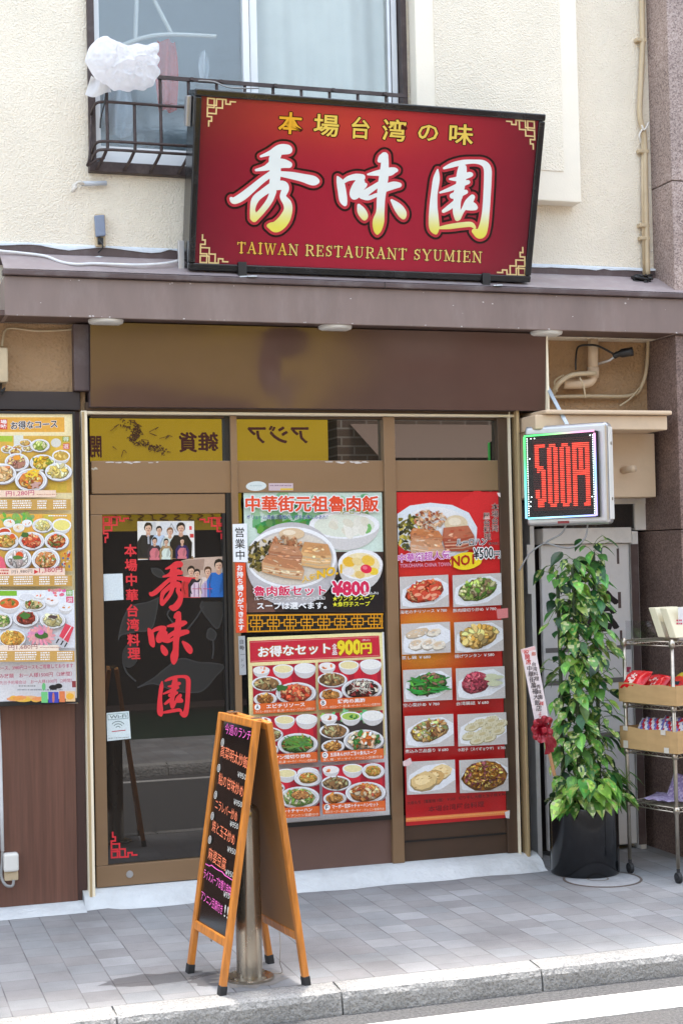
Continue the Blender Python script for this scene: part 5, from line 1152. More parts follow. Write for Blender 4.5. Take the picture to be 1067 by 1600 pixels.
# ---- centre poster 2
P2 = poster('set_menu_poster', .2095, 'cream set menu poster with six meal photos under a red 900 yen heading'); pr = P2[0]
q = [(386.5, 996), (599.5, 987.5), (609, 1273), (394, 1291.5)]; pr.poly(q, K(246, 232, 170)); pr.poly([(392.5, 1195), (605.5, 1180), (609, 1273), (394, 1291.5)], K(242, 244, 248)); pr.poly([(597, 988), (599.5, 987.5), (609, 1273), (605, 1273.5)], K(244, 246, 248))
sk = -.045
pr.poly([(390, 1001.5), (592, 993), (594, 1026), (391, 1035.5)], K(206, 40, 62)); 
for (a, b2, c2, d2) in ((392, 1003.5, 590, 995), (393, 1033.5, 592, 1024)): pr.line([(a, b2), (c2, d2)], .7, K(240, 160, 150))
pr.text('お得なセット', 404, 1027, 516, 1020.5, 16, W_, .03, (K(196, 130, 40), .07)); pr.text('全', 519, 1014, 526.5, 1013.6, 8, W_, .02); pr.text('品', 519.5, 1023.5, 526.5, 1023, 8, W_, .02); pr.text('900', 528, 1023, 563, 1021, 21, K(246, 220, 50), .05, (K(170, 90, 20), .09)); pr.text('円', 564, 1021.5, 580, 1020.7, 16, K(246, 220, 50), .04, (K(170, 90, 20), .08)); pr.text('(税込)', 566, 1002, 578, 1001.5, 3.6, W_)
def cell(x, y, wd, hh, main, title, sub, letter, green=False, soup=(240, 226, 170)):
    k = -.058; Yk = lambda a: k * a
    pr.poly([(x, y), (x + wd, y + Yk(wd)), (x + wd + 1.5, y + hh + Yk(wd)), (x + 1.5, y + hh)], K(176, 26, 50))
    if green:
        pr.poly([(x, y + 12), (x + wd, y + 12 + Yk(wd)), (x + wd + 1.5, y + hh + Yk(wd)), (x + 1.5, y + hh)], K(60, 50, 50))
        for _ in range(36): pr.ell(x + rnd.uniform(3, wd - 4), y + rnd.uniform(1, 14) - 3, rnd.uniform(3, 8), rnd.uniform(2, 4), K(rnd.randint(90, 160), rnd.randint(180, 215), rnd.randint(100, 150)), rnd.uniform(0, 3), 7, .3)
    else:
        for _ in range(8): xx = x + rnd.uniform(4, wd - 14); pr.poly([(xx, y + 6), (xx + 9, y + 5), (xx + 12, y + 34), (xx - 2, y + 34)], K(rnd.randint(190, 220), 34, 56))
    pr.bowl(x + 14, y + 6, 13, 6, 12, (246, 240, 234), [(236, 130, 70)], 3); pr.bowl(x + 48, y + 6 + Yk(34), 16, 7, 15, soup if not green else (170, 200, 90), [(60, 140, 60)] if green else (), 6); 
    if main != 'F': pr.bowl(x + 82, y + 7 + Yk(68), 17, 8, 16, (244, 242, 236))
    pr.dish(x + 22, y + 27, 23, 11.5, [(150, 110, 70), (190, 160, 110), (110, 80, 50), (170, 170, 120)], 26, .2, food=.86); pr.dish(x + 20, y + 51, 18, 10, [(190, 130, 60), (210, 150, 80), (150, 90, 40)], 20, .3, rot=-.05)
    if main == 'E': pr.dish(x + 82, y + 12, 22, 12, RICE, 40, .12, food=.66, heap=.5)
    if main == 'F': pr.dish(x + 80, y + 8, 17.5, 12, RICE, 40, .12, food=.7, heap=.3)
    pal = {'A': SHR, 'B': DARK, 'C': GRNS, 'D': VEG, 'E': [(170, 200, 110), (226, 220, 180), (200, 130, 70), (236, 226, 200), (120, 170, 70)], 'F': MABO}[main]
    pr.dish(x + 68, y + 42, 31.5, 17, pal, 90, .15 if main != 'D' else .2, food=.8, elong=2.6 if main in 'CE' else 1.6, heap=.25, rot=-.03)
    if main == 'A': pr.ell(x + 46, y + 34, 9, 5, K(60, 110, 50), 0, 12, .3)
    if main == 'B':
        for _ in range(22): pr.line([(x + 68 + rnd.uniform(-18, 16), y + 36 + rnd.uniform(-8, 8))] * 1 + [(x + 68 + rnd.uniform(-20, 20), y + 38 + rnd.uniform(-10, 10))], .7, K(236, 230, 214))
    if main == 'C':
        for _ in range(26): xx, yy, a = x + 68 + rnd.uniform(-17, 17), y + 41 + rnd.uniform(-8, 8), rnd.uniform(-.6, 1.2); pr.ell(xx, yy, 9, 1.3, K(rnd.randint(70, 120), rnd.randint(130, 165), rnd.randint(50, 80)), a, 8)
    if main == 'E': pr.dish(x + 70, y + 38, 14, 7, [(206, 140, 80), (226, 170, 100), (180, 110, 60)], 26, .2, plate=False, food=1)
    yb = y + hh; bh = 16
    pr.poly([(x + .4, yb - bh), (x + wd + .6, yb - bh + Yk(wd)), (x + wd + 1.5, yb + Yk(wd)), (x + 1.5, yb)], OR)
    pr.ell(x + 8, yb - bh + 5, 4.6, 4.8, W_); pr.text(letter, x + 6, yb - bh + 8, x + 10, yb - bh + 7.8, 6, K(40, 40, 60), .02)
    tw = min(72, 8.5 * len(title)); tx = x + 52 - tw / 2
    pr.text(title, tx, yb - bh + 8.2 + Yk(tx - x), tx + tw, yb - bh + 8.2 + Yk(tx + tw - x), 6.2, W_, .025); pr.text(sub, x + 5, yb - 1.2 + Yk(5), x + wd - 1, yb - 1.2 + Yk(wd), 4, K(250, 226, 206), .008)
SUB = 'ライス・本日スープ・蒸し鶏・ザーサイ・アンニン豆腐付き'
cell(394.5, 1041, 98, 75, 'A', 'エビチリソース', SUB, 'A'); cell(497, 1035, 98, 74, 'B', '鶏肉の黒酢', SUB, 'B')
cell(397, 1120.5, 98, 76, 'C', 'ピーマン細切り炒め', SUB, 'C'); cell(500, 1115, 98, 76, 'D', '五目あんかけご飯＋魚丸スープ', '蒸し鶏・ザーサイ・アンニン豆腐付き', 'D', True)
cell(399.5, 1204, 99, 77, 'E', '汁ビーフン＋チャーハン', '蒸し鶏・ザーサイ・アンニン豆腐付き', 'E'); cell(503, 1196.5, 98, 76, 'F', 'マーボー豆腐＋チャーハンセット', '本日スープ・蒸し鶏・ザーサイ・アンニン豆腐付き', 'F')
finish(P2)
# ---- red poster, right bay
P3 = poster('red_menu_poster', .205, 'tall red and orange menu poster with a pork rice plate and ten dish photos'); pr = P3[0]
def redf(v):
    z0_, z1_ = at(705, 1288, .205).z, at(700, 768, .205).z; t = 1 - (v[2] - z0_) / (z1_ - z0_); x = v[0]
    cx_ = at(660, 1000, .205).x; e = math.exp(-((t - .45) / .13) ** 2) * math.exp(-((x - cx_) / .28) ** 2)
    return K(214 + 26 * e, 36 + 140 * e, 40 + 6 * e)
n = 26; vs = []; 
for j in range(n + 1):
    for i in range(9):
        u, v = i / 8, j / n; x = (619.3 * (1 - u) + 781.5 * u) * (1 - v) + (634.3 * (1 - u) + 795 * u) * v; y = (769 * (1 - u) + 768 * u) * (1 - v) + (1290.5 * (1 - u) + 1277.5 * u) * v; vs.append(pr.h(x, y))
pr.mb.add(vs, [(j * 9 + i, j * 9 + i + 1, (j + 1) * 9 + i + 1, (j + 1) * 9 + i) for j in range(n) for i in range(8)], redf); pr.up()
for k in range(8): pr.ell(755 + rnd.uniform(-22, 18), 800 + rnd.uniform(-16, 30), 22, 18, K(222, 44, 48), rnd.uniform(0, 3), 16)
pr.poly([(620.5, 803), (640, 790), (672, 785.5), (706, 789), (732, 801), (745, 824), (744, 845), (730, 862), (700, 871), (660, 868), (630, 858), (621.5, 850)], K(226, 232, 238)); pr.ell(682, 830, 56, 38, K(238, 238, 238), .08, 30)
for k in range(90): a = rnd.uniform(0, 6.28); q = math.sqrt(rnd.random()); pr.ell(max(625, 640 + 25 * q * math.cos(a)), 832 + 25 * q * math.sin(a), rnd.uniform(2.5, 7), rnd.uniform(1.5, 3.2), K(*jit(rnd.choice([(90, 90, 40), (150, 140, 50), (56, 60, 50), (190, 170, 80)]), .6, 1.3)), rnd.uniform(0, 3), 7, .25)
pr.ell(712, 818, 18, 13, K(226, 206, 170)); pr.ell(710, 815, 10, 6, K(240, 226, 200))
for k in range(110): a = rnd.uniform(0, 6.28); q = math.sqrt(rnd.random()); pr.ell(671 + 25 * q * math.cos(a), 812 + 15 * q * math.sin(a), rnd.uniform(1.6, 4), rnd.uniform(1.2, 2.4), K(*jit(rnd.choice([(196, 130, 90), (224, 180, 140), (170, 90, 60), (236, 206, 176)]), .75, 1.15)), rnd.uniform(0, 3), 7, .25)
slab(716, 842, 25, 20, -.12, (190, 110, 80), (170, 80, 56), (226, 170, 140)); slab(666, 838, 26, 11, .1, (206, 130, 80), (190, 120, 80), (224, 170, 130)); slab(667, 855, 27, 13, .12, (206, 150, 110), (214, 164, 130), (236, 206, 180))
pr.vtext('本場台湾', 773, 786, 773, 831, 10.5, K(54, 40, 40), .01, (K(230, 190, 180), .05)); pr.vtext('屋台料理', 759.5, 801, 761.5, 844, 10.5, K(54, 40, 40), .01, (K(230, 190, 180), .05))
pr.ell(728, 876.5, 25, 13.5, K(246, 218, 40), -.1, 30, .03)
pr.text('ルーロハン', 713, 852.5, 760, 851, 9.5, BK, .03, (W_, .09)); pr.text('(魯肉飯)', 762, 852, 779, 851.5, 5, BK, .01, (K(240, 220, 220), .04)); pr.text('¥500', 740, 874, 770, 871.5, 17, BK, .02, (W_, .09)); pr.text('円', 771, 872.5, 781, 872, 11, BK, .01, (W_, .07))
PU = K(190, 70, 170)
pr.text('中華街超人気', 622, 879, 703, 873, 13, PU, .015, (K(250, 226, 240), .07)); pr.text('YOKOHAMA CHINA TOWN', 625, 887, 704, 884.5, 6, K(236, 170, 190), .0, (K(180, 60, 110), .05)); pr.text('NO1', 706, 885.5, 740, 881, 15, K(176, 30, 26), .03)
caps = [('海老のチリソース ￥780', '豚肉細切り炒め ￥780'), ('蒸し鶏 ￥680', '揚げワンタン ￥580'), ('空心菜炒め ￥780', '台湾腸詰 ￥680'), ('煮込み三品盛り ￥680', '水餃子（スイギョウザ） ￥780'), None]
pal5 = [(SHR, [(170, 190, 100), (206, 200, 150), (130, 110, 80), (90, 130, 50)]), ([(236, 226, 206), (214, 190, 160), (244, 236, 224)], [(232, 190, 110), (240, 206, 130), (216, 166, 80)]), ([(54, 130, 50), (90, 160, 60), (150, 110, 90), (44, 96, 44)], [(190, 80, 96), (206, 110, 120), (170, 60, 80)]), ([(214, 170, 110), (236, 216, 180), (150, 100, 60), (240, 200, 90), (170, 190, 120)], [(214, 206, 170), (230, 222, 190), (196, 184, 140)]), ([(232, 200, 140), (240, 214, 160), (220, 176, 110)], [(170, 110, 40), (206, 150, 60), (120, 60, 50), (226, 190, 100), (150, 80, 90)])]
rows_ = [(901.5, 951.5), (975, 1023), (1047, 1097), (1119, 1169), (1190.5, 1242)]
for r, (ya, yb) in enumerate(rows_):
    for c in (0, 1):
        sh = (r * 2.6); xa = (624 if c == 0 else 706.5) + sh; xb = xa + 76; k = -.048; off = -2.6 if c else 0
        A = (xa, ya + off); pr.poly([A, (xb, ya + off + k * 76), (xb + 1.4, yb + off + k * 76), (xa + 1.4, yb + off)], K(206, 200, 196))
        cx_, cy_ = (xa + xb) / 2 + 1, (ya + yb) / 2 + off - 2; pal = pal5[r][c]
        pr.poly([(cx_ - 36, cy_ + 12), (cx_ - 34, cy_ - 3), (cx_ - 10, cy_ - 18), (cx_ + 20, cy_ - 22), (cx_ + 37, cy_ - 12), (cx_ + 37.6, cy_ + 4), (cx_ + 15, cy_ + 19), (cx_ - 18, cy_ + 24.5), (cx_ - 34, cy_ + 22)], K(236, 238, 242))
        rot = -.28
        if (r, c) in ((1, 0), (4, 0)):
            for (dx, dy, w_, h_) in (((-14, -8, 20, 7), (12, -9, 12, 6), (-14, 9, 14, 9), (4, 9, 13, 9), (20, 11, 11, 7)) if r == 1 else ((14, -8, 19, 12), (4, 0, 17, 12), (-12, 6, 22, 15))):
                pr.ell(cx_ + dx, cy_ + dy + 1.5, w_, h_, K(*[v * .72 for v in pal[0]]), rot, 10, .08); pr.ell(cx_ + dx, cy_ + dy, w_ * .96, h_ * .93, K(*rnd.choice(pal)), rot, 10, .08); pr.ell(cx_ + dx - 2, cy_ + dy - 1.5, w_ * .6, h_ * .5, K(*[min(255, v * 1.06) for v in pal[1]]), rot, 9, .15)
                for _ in range(10): pr.ell(cx_ + dx + rnd.uniform(-.7, .7) * w_, cy_ + dy + rnd.uniform(-.6, .7) * h_, rnd.uniform(1, 3), rnd.uniform(.6, 1.4), K(*jit(pal[2], .8, 1.08)), rot, 6, .2)
        elif (r, c) == (3, 1):
            for (dx, dy) in ((14, -15), (28, -9), (-4, -10), (-16, -4), (10, -3), (24, 2), (0, 6), (-20, 10), (10, 13), (-8, 17)):
                pr.ell(cx_ + dx, cy_ + dy + 1, 12, 6.5, K(170, 160, 120), rot, 12, .06); pr.ell(cx_ + dx, cy_ + dy, 11.5, 6, K(222, 214, 182), rot, 12, .06); pr.ell(cx_ + dx, cy_ + dy + 1, 6, 2.5, K(204, 190, 146), rot, 9, .1)
                for t in (-6, -2, 2, 6): pr.line([(cx_ + dx + t, cy_ + dy - 5), (cx_ + dx + t * .9, cy_ + dy - 2.4)], .7, K(180, 168, 128))
        elif (r, c) == (4, 1): pr.dish(cx_ + 1, cy_, 36, 24, pal, 240, .09, plate=False, food=.98, rot=rot * .4)
        else:
            fx = -8 if (r, c) == (2, 1) else 0
            pr.dish(cx_ + fx, cy_ - 1, 33 if not fx else 24, 18, pal, 90, .17 if (r, c) != (1, 1) else .24, plate=False, food=.92, rot=rot, elong=1.5 if c else 2.1, heap=.1)
            if (r, c) == (2, 0):
                for _ in range(26): pr.ell(cx_ + rnd.uniform(-26, 28), cy_ + rnd.uniform(-14, 14), 10, 1.5, K(rnd.randint(40, 80), rnd.randint(130, 170), rnd.randint(44, 70)), rnd.uniform(-.4, .4), 8)
            if (r, c) == (2, 1):
                for _ in range(10): pr.ell(cx_ + 22 + rnd.uniform(-8, 8), cy_ - 5 + rnd.uniform(-7, 7), 10, 3, K(206, 210, 176), rnd.uniform(-.4, .2), 8)
            if (r, c) == (0, 0):
                for _ in range(9): xx, yy = cx_ + rnd.uniform(-22, 22), cy_ + rnd.uniform(-9, 10); pr.ell(xx, yy, 10, 5, K(214, 80, 56), rnd.uniform(-.8, .8), 10, .1); pr.ell(xx + 1, yy + 1, 6, 2.5, K(244, 170, 136), rnd.uniform(-.8, .8), 9, .1)
        if caps[r]:
            t = caps[r][c]; tw = min(74, 5.6 * len(t)); y_ = yb + off + 8
            pr.text(t, xa + 1, y_, xa + 1 + tw, y_ + k * tw, 5.6, K(250, 246, 240), .0, (K(70, 30, 30), .05))
pr.text('大根もち（蘿蔔糕 3個） ￥500', 636, 1258, 711, 1250.5, 5.5, K(70, 24, 24), .01); pr.text('切り干し大根と玉子焼￥900', 716, 1250, 792, 1243, 5.5, K(70, 24, 24), .01)
pr.text('本場台湾屋台料理', 669, 1269, 756, 1260.5, 9, K(70, 20, 24), .005)
pr.poly([(634, 1278), (794.5, 1266), (794.8, 1272.5), (634, 1284.5)], K(236, 130, 70))
for k in range(52): pr.line([(635 + k * 3.06, 1281.5 - k * .23), (637 + k * 3.06, 1279.5 - k * .23)], .8, K(250, 200, 120))
pr.poly([(776, 770), (781, 770), (781.5, 777), (778, 775)], K(226, 210, 206)); pr.poly([(775, 952), (793, 950), (793.5, 965), (777, 967)], K(214, 130, 130)); pr.poly([(629, 1190), (641, 1184), (644, 1192), (638, 1197), (630, 1197)], K(228, 200, 200)); pr.poly([(788, 1269), (796, 1266), (795.5, 1279), (790, 1278)], K(220, 216, 214))
finish(P3)

# ================================================================== things stuck on the door and frames
def stick(name, Y, label, cat='sticker', group=None): return Print(front(Y)), name, label, cat, group
D_ = .2315
S1 = stick('calligraphy_lettering', D_ - .0012, 'large red brushed characters running down the dark door glass', 'lettering'); pr = S1[0]; RDL = K(226, 44, 56)
def tfm(x0, y0, x1, y1, X0, Y0_, X1, Y1): return lambda x, y: (X0 + (x - x0) / (x1 - x0) * (X1 - X0), Y0_ + (y - y0) / (y1 - y0) * (Y1 - Y0_) - .05 * ((x - x0) / (x1 - x0)) * (X1 - X0))
for key, src, dst in (('a', (356, 226, 498, 366), (232, 880, 308, 958)), ('b', (525, 238, 636, 370), (231, 958, 301.5, 1042)), ('c', (669, 249, 772, 375), (246, 1057, 300, 1124))):
    brush_fill(pr, key, tfm(*src, *dst), [(.9, RDL)], res=.4)
finish(S1, M['sticker'])
S2 = stick('vertical_lettering', D_ - .0012, 'small red upright characters in a column on the left of the door glass', 'lettering'); pr = S2[0]
for ch, y in zip('本場中華台湾料理', (860, 883, 906, 930, 954, 976, 1000, 1021)): t = (y - 860) / 161; pr.vtext(ch, 204.5 + t * 5.5, y - 8, 204.5 + t * 5.5, y + 8, 19, RDL, .03)
finish(S2, M['sticker'])
DO = 'door glass corner ornaments'
for (x, y, a, c, nm) in ((162, 808, 1, 1, 'red fret ornament in the upper left corner of the door glass'), (352, 809, -1, 1, 'red fret ornament in the upper right corner of the door glass'), (175, 1340, 1, -1, 'red fret ornament in the lower left corner of the door glass')):
    S3 = stick('corner_ornament', D_, nm, 'ornament', DO); fret(S3[0], x, y, a, c, 3.9, RDL, 2.6, kx=.02, ky=-.01 if c > 0 else -.05); finish(S3, M['sticker'])
# grey translucent leaf drawing
S4 = stick('leaf_decal', D_ + .0003, 'faint grey leaf and fruit drawing on the dark door glass', 'decal'); pr = S4[0]; pr.STEP = 6e-6; GL, GD = K(60, 60, 62, .6), K(44, 44, 46, .5)
def leaf(pts, fill, ln): 
    q = [(p.x, p.y) for p in spline([(x, y, 0) for x, y in pts], 5)]; pr.poly(q, fill) if fill else 0; pr.line(q, 2, ln)
leaf([(248, 934), (232, 941), (205, 948), (192, 970), (186, 998), (190, 992), (212, 987), (236, 983), (244, 960), (248, 934)], GD, GL)
leaf([(216, 1074), (240, 1060), (262, 1042), (284, 1029), (310, 1035), (330, 1036), (350, 1041), (338, 1056), (318, 1078), (298, 1082), (270, 1078), (240, 1068), (216, 1074)], GD, GL)
leaf([(316, 940), (314, 950), (326, 968), (340, 982), (348, 962), (351, 940)], GD, GL); leaf([(325, 985), (324, 996), (334, 1000), (338, 990), (330, 982), (325, 985)], GD, GL)
for ln in ([(318, 948), (300, 975), (285, 985), (262, 960), (278, 945)], [(192, 1032), (198, 1050), (212, 1064)], [(333, 1000), (334, 1015), (332, 1028)], [(276, 885), (285, 900), (270, 902)]): pr.line([(p.x, p.y) for p in spline([(x, y, 0) for x, y in ln], 6)], 2.4, GL)
pr.ell(204, 1024, 13, 20, GD, .2, 20); leaf([(237, 888), (250, 890), (258, 900), (250, 902), (240, 896), (237, 888)], GD, GL)
finish(S4, M['sticker'])
def person_print(pr, x, y, h, top, hair, apron=None, arms=True):
    w_ = h * .30; sk_ = K(226, 186, 160)
    pr.poly([(x - w_ * .95, y), (x - w_, y - h * .42), (x - w_ * .6, y - h * .62), (x + w_ * .6, y - h * .62), (x + w_, y - h * .42), (x + w_ * .95, y)], K(*top))
    if apron: pr.poly([(x - w_ * .7, y), (x - w_ * .66, y - h * .36), (x - w_ * .3, y - h * .5), (x + w_ * .3, y - h * .5), (x + w_ * .66, y - h * .36), (x + w_ * .7, y)], K(*apron))
    pr.poly([(x - w_ * .16, y - h * .72), (x + w_ * .16, y - h * .72), (x + w_ * .2, y - h * .6), (x, y - h * .56), (x - w_ * .2, y - h * .6)], K(206, 160, 134))
    pr.ell(x, y - h * .83, w_ * .38, h * .135, K(*hair), 0, 16, .05); pr.ell(x, y - h * .79, w_ * .29, h * .11, sk_, 0, 14); pr.ell(x + w_ * .1, y - h * .77, w_ * .17, h * .08, K(212, 166, 140), 0, 10)
    pr.poly([(x - w_ * .32, y - h * .84), (x - w_ * .2, y - h * .95), (x + w_ * .22, y - h * .95), (x + w_ * .33, y - h * .84), (x + w_ * .1, y - h * .885), (x - w_ * .12, y - h * .87)], K(*hair))
    for q in (-.12, .12): pr.ell(x + w_ * q, y - h * .8, w_ * .05, h * .011, K(40, 30, 28), 0, 6)
    pr.ell(x, y - h * .735, w_ * .1, h * .012, K(170, 80, 76), 0, 6)
    for q in (-1, 1): pr.line([(x + q * w_ * .62, y - h * .56), (x + q * w_ * .78, y - h * .3), (x + q * w_ * .6, y - h * .12)], w_ * .1, K(*[v * .72 for v in top]))
    pr.ell(x + w_ * .3, y - h * .3, w_ * .2, h * .2, K(*[v * .85 for v in (apron or top)]), .2, 10, .2)
S5 = stick('group_photo', D_ - .0006, 'colour photo of seven restaurant staff in aprons stuck high on the door glass', 'photo'); pr = S5[0]
pr.poly([(215, 814.5), (303.5, 814), (304.5, 871), (216, 875)], K(236, 232, 226)); pr.rect(228, 816, 244, 836, K(206, 206, 206)); pr.rect(250, 816, 290, 836, K(222, 222, 224)); pr.rect(216, 869, 302, 873.5, K(140, 110, 80))
pr.line([(262, 835), (268, 818), (276, 832)], 1, K(150, 150, 150)); pr.rect(296, 822, 300, 828, K(226, 60, 70)); pr.rect(297, 834, 303, 840, K(206, 60, 60))
for a in ((232, 872, 58, (36, 36, 40), (40, 30, 26), None), (249, 862, 42, (190, 206, 226), (40, 32, 30), None), (266, 868, 46, (206, 214, 206), (130, 90, 60), None), (283, 872, 58, (30, 28, 30), (40, 30, 28), None), (242, 875, 37, (60, 50, 60), (50, 36, 30), (214, 120, 130)), (260, 874, 34, (170, 140, 100), (30, 26, 26), (214, 226, 216)), (285, 873, 34, (50, 44, 100), (36, 30, 30), (210, 120, 130))): person_print(pr, *a)
pr.rect(231, 836, 233.5, 850, K(230, 230, 236)); pr.line([(232.2, 837), (232.2, 850)], 1, K(40, 50, 90)); finish(S5)
S6 = stick('family_photo', D_ - .0006, 'photo of four people, one in blue, below the group photo on the door', 'photo'); pr = S6[0]
pr.poly([(283, 876), (300, 872), (357, 869), (358.5, 932), (286, 934)], K(206, 178, 160)); pr.poly([(283, 876), (320, 873), (318, 890), (284, 902)], K(170, 140, 124)); pr.rect(343, 874, 357, 900, K(196, 190, 184)); pr.line([(346, 880), (355, 876), (355, 896)], 1, K(60, 60, 60))
for a in ((299, 934, 52, (200, 50, 54), (44, 32, 28), None), (308, 933, 46, (40, 36, 46), (36, 28, 30), (226, 200, 214)), (325, 933, 50, (226, 206, 196), (90, 60, 44), (190, 170, 200)), (342, 933, 62, (40, 110, 190), (30, 24, 26), None)): person_print(pr, *a)
for x in (304, 311, 321, 328): pr.line([(x, 912), (x, 932)], 1, K(120, 60, 120)); pr.line([(x - 3, 920), (x + 4, 920)], .8, K(200, 60, 90))
finish(S6)
S7 = stick('blank_notice', D_ - .0004, 'blank pale notice paper at the left edge of the door glass', 'notice'); S7[0].poly([(162, 897), (192, 896), (193.5, 937), (163, 939)], K(226, 236, 240)); finish(S7)
S8 = stick('wifi_sticker', D_ - .0004, 'white square Wi-Fi sticker low on the left of the door glass'); pr = S8[0]
pr.poly([(167, 1114), (202, 1111), (205, 1154), (168, 1158)], K(226, 238, 240)); pr.line([(169, 1116.5), (200, 1114), (201, 1122), (169.5, 1125), (169, 1116.5)], .8, K(90, 130, 130)); pr.text('Wi-Fi', 172, 1123, 198, 1121, 5, K(110, 130, 130), .02)
pr.line([(176, 1143), (196, 1141)], 1.4, K(190, 60, 80))
for r_ in (4, 8, 12): pr.line([(185 + r_ * math.cos(a), 1139 + r_ * math.sin(a)) for a in [math.radians(-140 + 10 * k) for k in range(11)]], 1.1, K(110, 130, 130))
pr.micro(170, 1153, 202, 1155, K(150, 160, 160), 1, -.06); finish(S8)
S9 = stick('open_sign', .184, 'white plate with black upright characters on the bronze mullion', 'sign'); pr = S9[0]
pr.poly([(363.5, 819), (386, 818), (387.5, 878.5), (364.5, 878)], K(244, 246, 250)); pr.vtext('営業中', 374.5, 823, 376, 876, 15.5, K(24, 22, 26), .012); finish(S9)
S10 = stick('takeaway_sticker', .186, 'red vertical strip with white characters under the white plate on the mullion', 'sticker'); pr = S10[0]
pr.poly([(367.5, 879), (384, 879), (386, 988), (369, 989)], K(230, 82, 48)); pr.vtext('お持ち帰りができます', 375, 882, 377.5, 986, 9.6, W_, .035); finish(S10)
S11 = stick('automatic_door_plate', .186, 'grey plate for the automatic door under the red strip', 'sign'); pr = S11[0]
pr.poly([(372.5, 994), (383, 993.5), (385, 1054), (374.5, 1055)], K(176, 178, 180)); pr.vtext('自動', 377.5, 998, 378.5, 1017, 7.5, K(70, 70, 74), .01); pr.line([(376, 1023), (383, 1022.5)], .7, K(100, 100, 104)); pr.vtext('ドア', 379, 1027, 380, 1046, 6.5, K(90, 90, 94)); finish(S11)
S12 = stick('oval_sticker', Y0 - .0006, 'white oval sticker on the bronze rail above the centre poster'); S12[0].ell(400.5, 759.5, 16, 7.5, K(216, 224, 222), -.05); S12[0].micro(391, 758, 411, 761, K(180, 196, 196), 1); finish(S12)
S13 = stick('label_sticker', Y0 - .0006, 'small mauve and yellow label beside the oval sticker'); S13[0].rect(420, 755, 458, 766.5, K(206, 184, 190)); S13[0].micro(422, 758, 456, 760.5, K(140, 110, 130), 1); S13[0].rect(438, 763, 458, 766, K(226, 190, 70)); finish(S13)
S14 = stick('tape_residue', Y0 - .0006, 'scraps of white glue residue along the bronze transom rail', 'residue'); pr = S14[0]
for (x0, x1) in ((168, 218), (233, 246), (508, 560), (540, 575)):
    for _ in range(int((x1 - x0) / 5)): pr.ell(rnd.uniform(x0, x1), 722.5 + rnd.uniform(-1, 1.4), rnd.uniform(2, 5), rnd.uniform(.5, 1.3), K(214, 206, 200), 0, 7, .3)
for (x, y) in ((146, 733), (150, 732), (609, 817), (613, 814), (611, 862)): pr.ell(x, y, 3, 1.8, K(196, 186, 170), .4, 7, .3)
finish(S14)

# ================================================================== A-BOARD
ab = thing('menu_board', (1.58, -1.45, 0), 'orange wooden A-frame blackboard with handwritten lunch menu on the pavement edge', 'menu board')
def panel_of(fr_, fb_, tr_, tb_, outward):
    """front foot, back foot, front top, back top of one leaf of the board"""
    f0, b0, f1, b1 = [Vector(q) for q in (fr_, fb_, tr_, tb_)]
    n = (b0 - f0).cross(f1 - f0).normalized(); n = n if n.x * outward > 0 else -n
    return f0, b0, f1, b1, n
Lf = panel_of((1.409, -1.653, 0), (1.357, -1.241, 0), (1.580, -1.648, 1.085), (1.520, -1.238, 1.088), -1)
Rt = panel_of((1.765, -1.641, 0), (1.713, -1.222, 0), (1.628, -1.640, 1.075), (1.560, -1.226, 1.09), 1)
SW, ST = .033, .026
for (f0, b0, f1, b1, n), side in ((Lf, 'l'), (Rt, 'r')):
    wd = (b0 - f0).normalized(); uf, ub = (f1 - f0), (b1 - b0)
    zt_in = .205
    def on(a, t): return (f0 + uf * t) * (1 - a) + (b0 + ub * t) * a
    for a, o_ in ((0, 1), (1, -1)):
        p, q = on(a, .028), on(a, 1.0); off = wd * SW / 2 * o_
        st_ = MB().bar(p + off, q + off, SW, ST, up=n).build('leg', M['orange_wood'], ab, bevel=.004)
        MB().bar(on(a, -.002) + off, on(a, .034) + off, SW + .004, ST + .004, up=n).build('rubber_foot', M['rubber'], st_, bevel=.003)
    aa = SW / (b0 - f0).length
    MB().bar(on(aa, .985), on(1 - aa, .985), ST - .001, .034, up=(f1 - f0)).build('top_rail', M['orange_wood'], ab, bevel=.004)
    MB().bar(on(aa, zt_in - .02), on(1 - aa, zt_in - .02), ST - .001, .036, up=(f1 - f0)).build('bottom_rail', M['orange_wood'], ab, bevel=.004)
    b = MB(); q = [on(aa * .6, zt_in - .01), on(1 - aa * .6, zt_in - .01), on(1 - aa * .6, .98), on(aa * .6, .98)]
    d0 = .002 if side == 'l' else -.004
    b.add([v + n * d0 for v in q] + [v - n * .006 for v in q], [(0, 1, 2, 3), (7, 6, 5, 4), (0, 1, 5, 4), (1, 2, 6, 5), (2, 3, 7, 6), (3, 0, 4, 7)])
    b.build('board', M['blackboard'] if side == 'l' else M['hardboard'], ab)
    if side == 'r':
        b = MB(); b.add([v - n * .0065 for v in q] + [v - n * .0085 for v in q], [(0, 1, 2, 3), (7, 6, 5, 4), (0, 1, 5, 4), (1, 2, 6, 5), (2, 3, 7, 6), (3, 0, 4, 7)]); b.build('back_sheet', M['hardboard'], ab)
for a in (.2, .8):
    c = ((Lf[2] * (1 - a) + Lf[3] * a) + (Rt[2] * (1 - a) + Rt[3] * a)) / 2
    MB().obox(c + Vector((0, 0, .006)), (.022, 0, 0), (0, .016, 0), (0, 0, .002)).build('hinge', M['steel'], ab, bevel=.001)
f0, b0, f1, b1, n = Lf
pr = Print(Plane(f0, n), .009)
PKC, ORC, WHC = K(250, 110, 200, 1), K(252, 140, 100, 1), K(216, 216, 210)
def hand(t, x0, y0, x1, y1, h, c): pr.text(t, x0, y0, x1, y1, h, c, .0, upv=(.10, -1))
